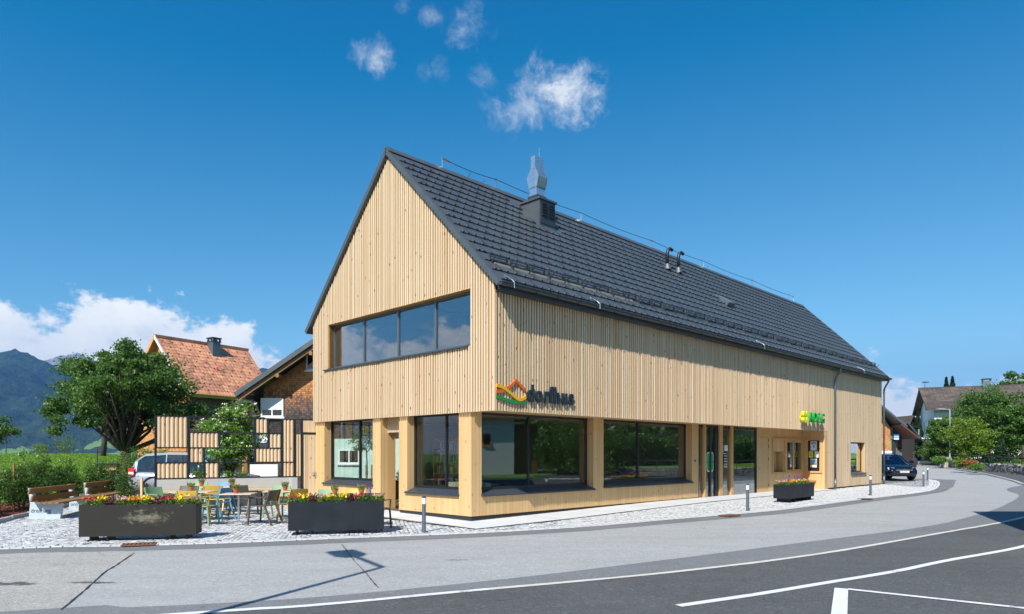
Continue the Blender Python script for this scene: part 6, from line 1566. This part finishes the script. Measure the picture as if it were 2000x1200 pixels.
# orange shingled barn with the open shed
y0 = 60.; X0 = (1700-1000)/FPX*y0
e4 = empty('barn', (X0, y0, gy(y0)), 0, label='orange shingled barn with pale base and dark open shed beside the dark SUV', cat='barn')
def bp(px, py, Z=y0): p = at(px, py, Z); return (p.x-X0, p.z-gy(y0))
pa = [bp(1700, 895), bp(1738.5, 895), bp(1738.5, 836), bp(1724, 812), bp(1700, 790)]
MB().prism(pa, 0, 8, 'y').build('wall', M['shingle_orange'], e4)
a_ = bp(1700, 881); b__ = bp(1740, 881); MB().box(a_[0], -.12, -.3, b__[0]+.1, -.004, a_[1]).build('wall', M['white'], e4)
MB().box(bp(1700, 0)[0], -.05, bp(0, 826.5)[1], bp(1729, 0)[0], -.01, bp(0, 825)[1]+.05).build('trim_board', M['backing'], e4)
r4 = MB().beam((bp(1690, 0)[0], 3.5, bp(0, 780)[1]), (bp(1757, 0)[0], 3.5, bp(0, 835)[1]), 9.4, .14, up=(0, 0, 1)).build('roof', M['zinc'], e4)
pb = [bp(1738.5, 895), bp(1775, 890), bp(1775, 856), bp(1738.5, 834)]
MB().box(bp(1738.5, 0)[0], .4, bp(0, 897)[1], bp(1746, 0)[0], .6, bp(0, 858)[1]).build('door', M['green_door'], e4); MB().box(bp(1738.5, 0)[0], .35, bp(0, 858)[1], bp(1748, 0)[0], .5, bp(0, 835)[1]).build('board_wall', M['old_board'], e4)
MB().box(bp(1746.5, 0)[0], 1.2, bp(0, 888)[1], bp(1757, 0)[0], 1.4, bp(0, 850)[1]).build('door', M['green_door'], e4)
MB().box(bp(1757, 0)[0], 1.0, bp(0, 890)[1], bp(1774, 0)[0], 7.6, bp(0, 850)[1]).build('wall', M['dark_board'], e4)
for k in range(4): MB().box(bp(1757+k*4.3, 0)[0], .93, bp(0, 890)[1], bp(1760.4+k*4.3, 0)[0], .99, bp(0, 878 if k > 1 else 853)[1]).build('plank', M['old_board'], e4)
MB().beam((bp(1746, 0)[0], 2.6, bp(0, 830)[1]), (bp(1781, 0)[0], 2.6, bp(0, 857)[1]), 7.5, .10).build('porch_roof', M['brown_roof'], e4)
MB().box(bp(1740, 0)[0], .6, bp(0, 893)[1], bp(1757, 0)[0], 7.5, bp(0, 832)[1]).build('wall', M['dark_board'], e4)
# blue and white hanging sign of the barn
z_, zt3 = at(0, 859, 58.5).z, at(0, 849.7, 58.5).z; xa, xb = at(1746.3, 0, 58.5).x, at(1755.5, 0, 58.5).x
sg = empty('hanging_sign', (xa, 58.5, z_), 0, label='small blue and white banded sign hanging at the barn', cat='sign')
hh = zt3-z_; ww = xb-xa
for k, (a, b_, m_) in enumerate(((0, .28, 'paper'), (.28, .50, 'sign_blue'), (.50, .66, 'paper'), (.66, 1., 'sign_blue'))): MB().box(0, 0, hh*a, ww, .08, hh*b_).build('band', M[m_], sg)
MB().box(-.3, .02, hh+.05, ww, .05, hh+.08).box(.0, .02, hh, .03, .05, hh+.06).box(ww-.03, .02, hh, ww, .05, hh+.06).build('bracket', M['dark_metal'], sg)
# grey-roofed sheds further back
def shed(px0, px1, pyt, pyb, Z, label, roofm, ap=.3, wallm='dark_board'):
    a, b_ = at(px0, pyb, Z), at(px1, pyb, Z); zt_ = at(0, pyt, Z).z; zm = a.z+(zt_-a.z)*.35; g = h(Z)-.3
    e = empty('shed', (a.x, Z, g), 0, label=label, cat='shed'); w_ = b_.x-a.x; ax = w_*ap
    MB().prism([(0, 0), (w_, 0), (w_, zm-g), (ax, zt_-g), (0, zm-g)], 0, 7, 'y').build('wall', M[wallm], e)
    MB().beam((-.3, 3.4, zm-g-.1), (ax, 3.4, zt_-g+.05), 8, .1).beam((ax, 3.4, zt_-g+.05), (w_+.6, 3.4, zm-g-.5), 8, .1).build('roof', M[roofm], e); return e
shed(1754, 1786, 826, 868, 70, 'low grey-roofed shed behind the barn', 'zinc', .35)
shed(1769, 1796, 813, 860, 82, 'dark gabled shed left of the white house', 'tile_brown', .35)
# white house with long brown tile roof
w5 = 10.0; L5 = 24.; ov5 = .8; gd5 = Vector((.403, .915)); rd5 = Vector((.915, -.403)); E5 = at(1811.5, 799.6, 73)
base5 = Vector((E5.x, E5.y))+gd5*ov5+rd5*.7; gz = h(76)-.3
# rotate so that x runs along the ridge and y towards the back
H5, R5, tn5 = gable_house('white_house', (base5.x, base5.y, gz), math.atan2(rd5.y, rd5.x), w5, L5, E5.z-gz, 9.25-gz, 'white', 'tile_brown', 'white rendered house with a long brown tile roof behind the garden trees', ov5, .8)
house_tiles(R5, L5, w5, ov5, .8, E5.z-gz, 9.25-gz, tn5, M['tile_brown'], .42, .42, limit=300)
mb = MB()
for r in range(5):
    for k in range(12): 
        x = .6+k*1.9+(.9 if r % 2 else 0); t = .12+r*.19; yy = -ov5+(w5/2+ov5)*t; zz = E5.z-gz+(w5/2+ov5)*t*tn5; mb.box(x-.05, yy-.08, zz+.03, x+.05, yy, zz+.17)
mb.build('snow_hooks', M['zinc'], R5, kind='stuff')
MB().box(-.85, w5/2-.14, 9.25-gz-.05, L5+.8, w5/2+.14, 9.25-gz+.10).build('ridge_tiles', M['tile_brown'], R5)
for xx, tp in ((5.6, .55), (13.2, .9)):
    c5 = MB().box(xx-.35, w5/2-.75, 8.2-gz, xx+.35, w5/2-.15, 9.25-gz+tp).build('chimney', M['zinc'], R5); MB().box(xx-.45, w5/2-.85, 9.25-gz+tp+.18, xx+.45, w5/2-.05, 9.25-gz+tp+.26).box(xx-.4, w5/2-.8, 9.25-gz+tp, xx-.33, w5/2-.1, 9.25-gz+tp+.18).box(xx+.33, w5/2-.8, 9.25-gz+tp, xx+.4, w5/2-.1, 9.25-gz+tp+.18).build('cap', M['dark_metal'], c5)
def on5(x, t, lift): return Vector((x, -ov5+(w5/2+ov5)*t, E5.z-gz+(w5/2+ov5)*t*tn5+lift))
MB().add([on5(16.0, .55, .16), on5(17.4, .55, .16), on5(17.4, .82, .16), on5(16.0, .82, .16)], [(0, 1, 2, 3)]).build('roof_window', M['light_glass'], R5)
MB().prism([(0, 0), (2.6, 0), (1.3, 1.5)], -.2, 2.6, 'y').build('dormer', M['brown_roof'], R5).location = on5(18.6, .42, -.2)
MB().tube([(-.2, w5/2, 9.2-gz), (-.2, w5/2, 10.1-gz)], .03, 5).beam((-.5, w5/2, 9.95-gz), (.2, w5/2, 9.95-gz), .03, .12).build('weather_vane', M['dark_metal'], R5)
for yy, z_, hh, ww in ((w5/2-.9, 6.3, 1.5, 1.8), (w5*.62, 3.6, 1.5, 1.0), (w5*.26, 3.6, 1.6, 1.1), (w5*.62, .9, 1.4, 1.0), (w5*.26, .9, 1.4, 1.1)): window(H5, 'y', yy, z_-gz+.4, ww, hh, 0, -1, bars=1)
MB().box(-1.3, 1.0, 3.1-gz+.3, -.0, 6.0, 3.25-gz+.3).box(-1.3, 1.0, 4.1-gz+.3, -1.25, 6.0, 4.16-gz+.3).build('balcony', M['reflect_white'], H5)
mb = MB()
for k in range(14): mb.box(-1.29, 1.0+k*.38, 3.25-gz+.3, -1.26, 1.03+k*.38, 4.1-gz+.3)
mb.build('balcony_rail', M['reflect_white'], H5)
for k in range(8): window(H5, 'x', 1.5+k*2.8, 3.0, 1.1, 1.4, 0, -1)
# ------------------------------------------------------------ garden wall, fence, sidewalk
WALL = smooth_line([gp(1800, 898.5), gp(1820, 904), gp(1852, 914.3), gp(1900, 919.5), gp(1950, 925), gp(2000, 930.7), (32.0, 40.5), (31, 36), (31, 30), (34, 22)], .5)
wp = [(p.x, p.y) for p in WALL]
sheet('pavement', wp+[(33, 20), (26, 21), (24.2, 27), (25.2, 32)]+[tuple(p) for p in FAR_R[:5]][::-1], .07, M['asphalt_dark'])
kbl = smooth_line([tuple(p) for p in FAR_R], .5)
mb = MB()
kerb = empty('kerb', (0, 0, 0)); tag(kerb, kind='structure')
ks2 = MB().box(-.48, -.06, -.06, .48, .06, .085).mesh('kerb_stone', M['beige_line']); acc = 0; nxt = .5
for p, q in zip(kbl[:-1], kbl[1:]):
    d = q-p; Ln = d.length; d.normalize()
    while nxt < acc+Ln:
        c = p+d*(nxt-acc); sl_ = math.atan((h(c.y+d.y)-h(c.y-d.y))/2); inst('kerb_stone', ks2, kerb, (c.x, c.y, h(c.y)), (0, -sl_, math.atan2(d.y, d.x))); nxt += 1.0
    acc += Ln
gw_ = empty('garden_wall', (WALL[0].x, WALL[0].y, 0), 0, label='low dry stone garden wall along the pavement on the right', cat='wall')
o0 = Vector((WALL[0].x, WALL[0].y, 0))
core = MB(); stones = MB(); smeshes = []
for i in range(6):
    bm = bmesh.new(); bmesh.ops.create_cube(bm, size=1.0)
    for v_ in bm.verts: v_.co += Vector(RNG.normal(0, .07, 3))
    bmesh.ops.bevel(bm, geom=bm.edges[:], offset=.10, segments=1, affect='EDGES'); me = bpy.data.meshes.new('stone'); bm.to_mesh(me); bm.free()
    me.materials.append(M['stone'] if i < 4 else M['stone_light']); smeshes.append(me)
acc = 0; cnt = 0
for p, q in zip(WALL[:-1], WALL[1:]):
    d = (q-p); L = d.length; d.normalize(); nn = Vector((-d.y, d.x)); pc = (p+q)/2; zb_ = h(pc.y)
    core.obox(Vector((pc.x+nn.x*.02*0, pc.y, zb_+.26))-o0+Vector((nn.x, nn.y, 0))*(.22), (L+.05, .34, .62), Matrix.Rotation(math.atan2(d.y, d.x), 3, 'Z'))
    vis = pc.y > 33
    z = .02
    while z < .60:
        hs_ = random.uniform(.11, .19) if vis else .3; x = -L/2+random.uniform(0, .1)
        while x < L/2:
            ws_ = random.uniform(.18, .42) if vis else .5
            c = Vector((pc.x+d.x*(x+ws_/2), pc.y+d.y*(x+ws_/2), zb_+z+hs_/2))-o0+Vector((nn.x, nn.y, 0))*.04
            if vis and cnt < 300 and pc.y < 56: inst('stone', random.choice(smeshes), gw_, c, (0, 0, math.atan2(d.y, d.x)), (ws_*.97, .22, hs_*.95)); cnt += 1
            else:
                me = smeshes[random.randrange(4)]; m3 = Matrix.Rotation(math.atan2(d.y, d.x), 3, 'Z'); stones.add([c+m3 @ Vector((v_.co.x*ws_*.97, v_.co.y*.22, v_.co.z*hs_*.95)) for v_ in me.vertices], [tuple(f.vertices) for f in me.polygons])
            x += ws_
        z += hs_
core.build('core', M['stone'], gw_); stones.build('stones', M['stone'], gw_, kind='stuff')
pp_ = gp(1850, 914.5); MB().box(-.35, -.3, 0, .35, .3, .95).build('pier', M['stone_light'], gw_).location = Vector((pp_[0], pp_[1]+.2, h(pp_[1])))-o0
# fence on the wall
gf = empty('garden_fence', tuple(o0), 0, label='dark rail fence with thin posts on top of the stone wall', cat='fence')
nn_ = .25; acc = 0; nxt = .2; rail_pts = []
for p, q in zip(WALL[:-1], WALL[1:]):
    d = (q-p); L = d.length; d.normalize(); nn = Vector((-d.y, d.x)); rail_pts.append(Vector((p.x+nn.x*nn_, p.y+nn.y*nn_, h(p.y)+1.15))-o0)
    while nxt < acc+L:
        c = p+d*(nxt-acc)+nn*nn_; MB().box(-.018, -.018, .5, .018, .018, 1.15).build('post', M['zinc'], gf).location = Vector((c.x, c.y, h(c.y)))-o0; nxt += 1.35
    acc += L
MB().tube(rail_pts[::2], .055, 6).build('rail', M['dark_board'], gf)
# lawn and garden behind the wall
lawn = [(p[0]+.35, p[1]+.35) for p in wp]+[(70, 30), (90, 60), (80, 120), (55, 95)]
sheet('lawn', lawn, .50, M['grass'])
n = 26000; P_ = RNG.uniform((30, 38), (52, 60), (n, 2)); P_ = P_[inside(lawn, P_)]
leaves('lawn_grass', np.c_[P_, np.interp(P_[:, 1], [k[0] for k in HK], [k[1] for k in HK])+.53], .14, M['leaf_bright'], aspect=.25, kind='stuff')
# garden trees and shrubs
def tr(px, pyt, Z, rpx, label, mtl='leaf_mid', **k):
    p = at(px, pyt, Z); r = rpx/FPX*Z; return tree('garden_tree', p.x, Z, h(Z)+.4, p.z, r, r*.9, mtl, label, **k)
tr(1925, 763, 63, 66, 'broad round garden tree in front of the white house', n=34000, clumps=170, leaf=.20, low=1.0, trunk_r=.28, fork=1.6, limbs=14, spread=.12)
tr(1842, 814, 62, 31, 'smaller garden tree left of the street lamp', n=15000, clumps=90, leaf=.19, low=.9, trunk_r=.16, fork=1.2, spread=.13)
tr(2000, 786, 58, 42, 'garden tree cut by the right border', n=15000, clumps=90, leaf=.19, low=1.6, trunk_r=.2, spread=.13)
tr(1893, 818, 57.5, 36, 'light yellow-green shrub tree right of the street lamp', 'leaf_bright', n=15000, clumps=100, leaf=.15, low=.5, trunk_r=.1, fork=.8)
tr(1982, 727, 98, 36, 'chestnut tree with pale blossoms above the long roof', 'leaf_mid', n=20000, clumps=90, leaf=.42, low=3, trunk_r=.3, fork=4, blossoms=2500)
def cn(px, pyt, pyb, Z, rpx, label, **k):
    g = at(px, pyb, Z).z; hh = at(px, pyt, Z).z-g; conifer(at(px, 0, Z).x, Z, g, rpx/FPX*Z, hh, label, **k)
cn(1848, 738, 775, 105, 8, 'slim dark conifer above the long roof, left one of two', leaf=.35, n=2500); cn(1860, 736, 775, 106, 9, 'slim dark conifer above the long roof, right one of two', leaf=.35, n=2500)
cn(1793, 806, 890, 76, 15, 'dark conifer between the barn and the garden trees', leaf=.28)
cn(1956, 851, 905, 50, 20, 'bushy dark pine behind the garden fence', n=7000, leaf=.14, mtl='leaf_dark'); cn(1868, 822, 890, 60, 12, 'yellow-green thuja behind the lamp', mtl='leaf_bright', n=3000)
def bs(px, py, Z, rpx, hpx, mtl, label, **k): p = at(px, py, Z); bush(p.x, Z, h(Z)+.35, rpx/FPX*Z, rpx/FPX*Z, hpx/FPX*Z, mtl, label, leaf=.12, **k)
bs(1793, 890, 84, 9, 15, 'leaf_red', 'round red-leaved shrub at the end of the stone wall'); bs(1896, 890, 49, 13, 18, 'leaf_rust', 'orange-brown shrub behind the garden fence')
bs(1930, 890, 52, 13, 26, 'leaf_dark', 'dark low shrub left of the bushy pine'); bs(1875, 895, 50, 10, 20, 'leaf_bright', 'bright low shrub right of the lamp foot'); bs(1908, 900, 47, 14, 10, 'leaf_elder', 'low ground-hugging shrub on the wall top')
bs(1835, 895, 58, 14, 16, 'leaf_elder', 'light green shrub left of the lamp foot'); bs(1808, 885, 72, 14, 22, 'leaf_mid', 'garden shrub above the far part of the wall'); bs(1978, 888, 56, 16, 12, 'leaf_mid', 'low flowering shrub by the lawn'); bs(1820, 880, 66, 16, 34, 'leaf_mid', 'dense shrub below the smaller garden tree')
for k, px in enumerate((1838, 1862, 1884, 1905, 1940, 1965, 1990)):
    p = at(px, 0, 66.5); bush(p.x, 66.5-k*.2, h(66)+.3, 1.5, 1.0, 2.9+.3*(k % 3), 'leaf_mid', 'tall garden bush, '+['first', 'second', 'third', 'fourth', 'fifth', 'sixth', 'seventh'][k]+' from the left in the row under the white house', n=2600, leaf=.2, group='garden bushes under the white house')
# street lamps
def lamp(x, y, z, hh, arm, ang, label):
    e = empty('street_lamp', (x, y, z), R(ang), label=label, cat='street lamp'); MB().tube([(0, 0, 0), (0, 0, hh*.2), (0, 0, hh)], [.07, .06, .045], 10).build('pole', M['reflect_white'] if False else M['zinc_pale'], e)
    MB().tube([(0, 0, hh), (-arm*.6, 0, hh+.03)], .035, 8).build('arm', M['zinc_pale'], e); MB().prism([(-arm*.45, -.10), (-arm*1.0, -.15), (-arm*1.0, .15), (-arm*.45, .10)], hh-.01, hh+.08, 'z').build('lamp_head', M['zinc_pale'], e); return e
M['zinc_pale'] = plain('galvanised_pole', (.45, .50, .55), .5, .4, var=.03)
lp = at(1855, 900, 58.5); lamp(lp.x, 58.5, h(58.5)+.3, at(0, 800, 58.5).z-h(58.5)-.3, 1.05, 0, 'slim grey street lamp standing on the garden wall')
lamp(at(2014, 0, 44).x, 44, h(44)+.3, at(0, 744, 44).z-h(44)-.3, .85, 0, 'street lamp whose head enters at the right border')
# lamp that throws the shadow across the road, behind the viewer's left
Ls = 6.3/math.tan(SUN_EL); tipx, tipy = gp(747, 1108); hx, hy = gp(668, 1077)
bxp, byp = tipx-math.sin(SUN_AZ)*Ls, tipy-math.cos(SUN_AZ)*Ls
lv = Vector((hx-tipx, hy-tipy)); e = empty('street_lamp', (bxp, byp, 0), math.atan2(lv.y, lv.x), label='tall street lamp beside the camera whose shadow falls across the road', cat='street lamp')
MB().tube([(0, 0, 0), (0, 0, 6.3)], [.07, .05], 10).build('pole', M['zinc_pale'], e); MB().tube([(0, 0, 6.3), (lv.length*.7, 0, 6.3)], .045, 8).build('arm', M['zinc_pale'], e)
MB().prism([(lv.length*.62, -.12), (lv.length*.72, -.24), (lv.length*1.05, -.22), (lv.length*1.05, .22), (lv.length*.72, .24), (lv.length*.62, .12)], 6.22, 6.34, 'z').build('lamp_head', M['zinc_pale'], e)
# ------------------------------------------------------------ beyond the right border (seen as shadow and in the windows)
tx, ty = gp(1897, 999); hB = 7.6; Lb = hB/math.tan(SUN_EL); cx0, cy0 = tx-math.sin(SUN_AZ)*Lb, ty-math.cos(SUN_AZ)*Lb
e6 = empty('tall_house', (cx0, cy0, 0), 0, label='tall pale house beyond the right border whose shadow reaches the street', cat='house')
MB().box(0, -9, 0, 14, 0, hB-.1).build('wall', M['white'], e6); MB().box(0, -9.2, hB-.1, 14, 0, hB).build('roof', M['tile_brown'], e6)
for k in range(4):
    for z in (1., 4.2): window(e6, 'x', 1.2+k*3.2, z, 1.1, 1.4, 0, 1); 
for z in (1., 4.2):
    for k in range(2): window(e6, 'y', -7+k*4, z, 1.1, 1.4, 0, -1)
e7 = empty('white_barn', (37, 14.5, 0), R(-8), label='white walled shed across the street, mirrored in the long shop window', cat='house')
MB().box(0, 0, 0, 7, 4.2, 4.6).build('wall', M['white'], e7); MB().box(.4, 4.2, 0, 7, 6.2, 4.2).build('wall', M['backing'], e7); MB().beam((3.5, -.4, 4.5), (3.5, 7, 4.9), 8, .15).build('roof', M['tile_brown'], e7); window(e7, 'y', 1.6, 2.4, .7, 1., 0, -1, fr='trim', bars=0)
for k, (x, y, r, hh) in enumerate(((33, 21.6, 1.6, 4.2), (30.5, 23.4, 1.6, 4.4), (28.5, 25.4, 1.5, 3.8), (35, 11.5, 1.5, 3.4), (36, 23.5, 2.0, 5.4))):
    bush(x, y, h(y), r, r, hh, 'leaf_mid', ['tall hedge bush across the street, nearest the white shed', 'middle tall hedge bush across the street', 'tall hedge bush across the street, nearest the lawn', 'dark bush left of the white shed across the street', 'largest bush behind the hedge across the street'][k], n=5000, leaf=.16, group=None)
sheet('verge_lawn', [(31, 16.5), (48, 15), (48, 24.5), (33, 27.5), (29, 25), (27, 22.6)], .03, M['grass'])
M['forest_floor'] = plain('forest_floor', (.022, .040, .014), .95, var=.3, scale=.2)
# wooded rise beyond the white shed
def rise():
    from mathutils import noise as mn
    mb = MB(); xs = np.linspace(46, 150, 27); ys = np.linspace(-60, 62, 31); nx = len(xs)
    def z(x, y): return 17*sm((x-50)/60)*sm((62-y*.6-max(0, y*1.3-x+8)*3)/30)+mn.noise(Vector((x/14, y/14, 0)))*1.2
    for y in ys:
        for x in xs: mb.v.append((x, y, h(y)-.2+max(0, z(x, y)-.6)))
    mb.f = [(j*nx+i, j*nx+i+1, (j+1)*nx+i+1, (j+1)*nx+i) for j in range(len(ys)-1) for i in range(nx-1)]; mb.t = [0]*len(mb.f)
    mb.build('hillside', M['forest_floor'], kind='structure', smooth=True)
    P_ = []
    while len(P_) < 700:
        x, y = random.uniform(58, 145), random.uniform(-55, 55)
        if x > y*1.33+14: P_.append((x, y, h(y)+max(0, z(x, y)-.6), random.uniform(3, 6)))
    A_ = []
    for x, y, zz, r in P_: A_.append(np.array([x, y, zz+r*.9])+RNG.normal(size=(60, 3))*np.array([r*.42, r*.42, r*.5]))
    leaves('woodland', np.concatenate(A_), 1.1, M['leaf_pear'], kind='stuff')
rise()
# long added hedge, keeps bright grass out of the shop window reflections
def long_hedge():
    e = empty('added_hedge', (44, 26, h(26)), 0, label='long tall hedge added across the street to hide bright grass from the middle shop window', cat='hedge')
    n = 26000; t = RNG.random(n); P_ = np.stack([t*20+RNG.normal(0, .5, n), t*26+RNG.normal(0, .5, n), RNG.random(n)*3.4*(1+.08*np.sin(t*40))], 1)
    leaves('foliage', P_, .3, M['leaf_pear'], e, kind='stuff')
    mb = MB()
    for k in range(12): mb.tube([(20*k/11., 26*k/11., -.2), (20*k/11., 26*k/11., 2.8)], [.06, .03], 5)
    mb.build('stems', M['bark'], e, kind='stuff')
long_hedge()
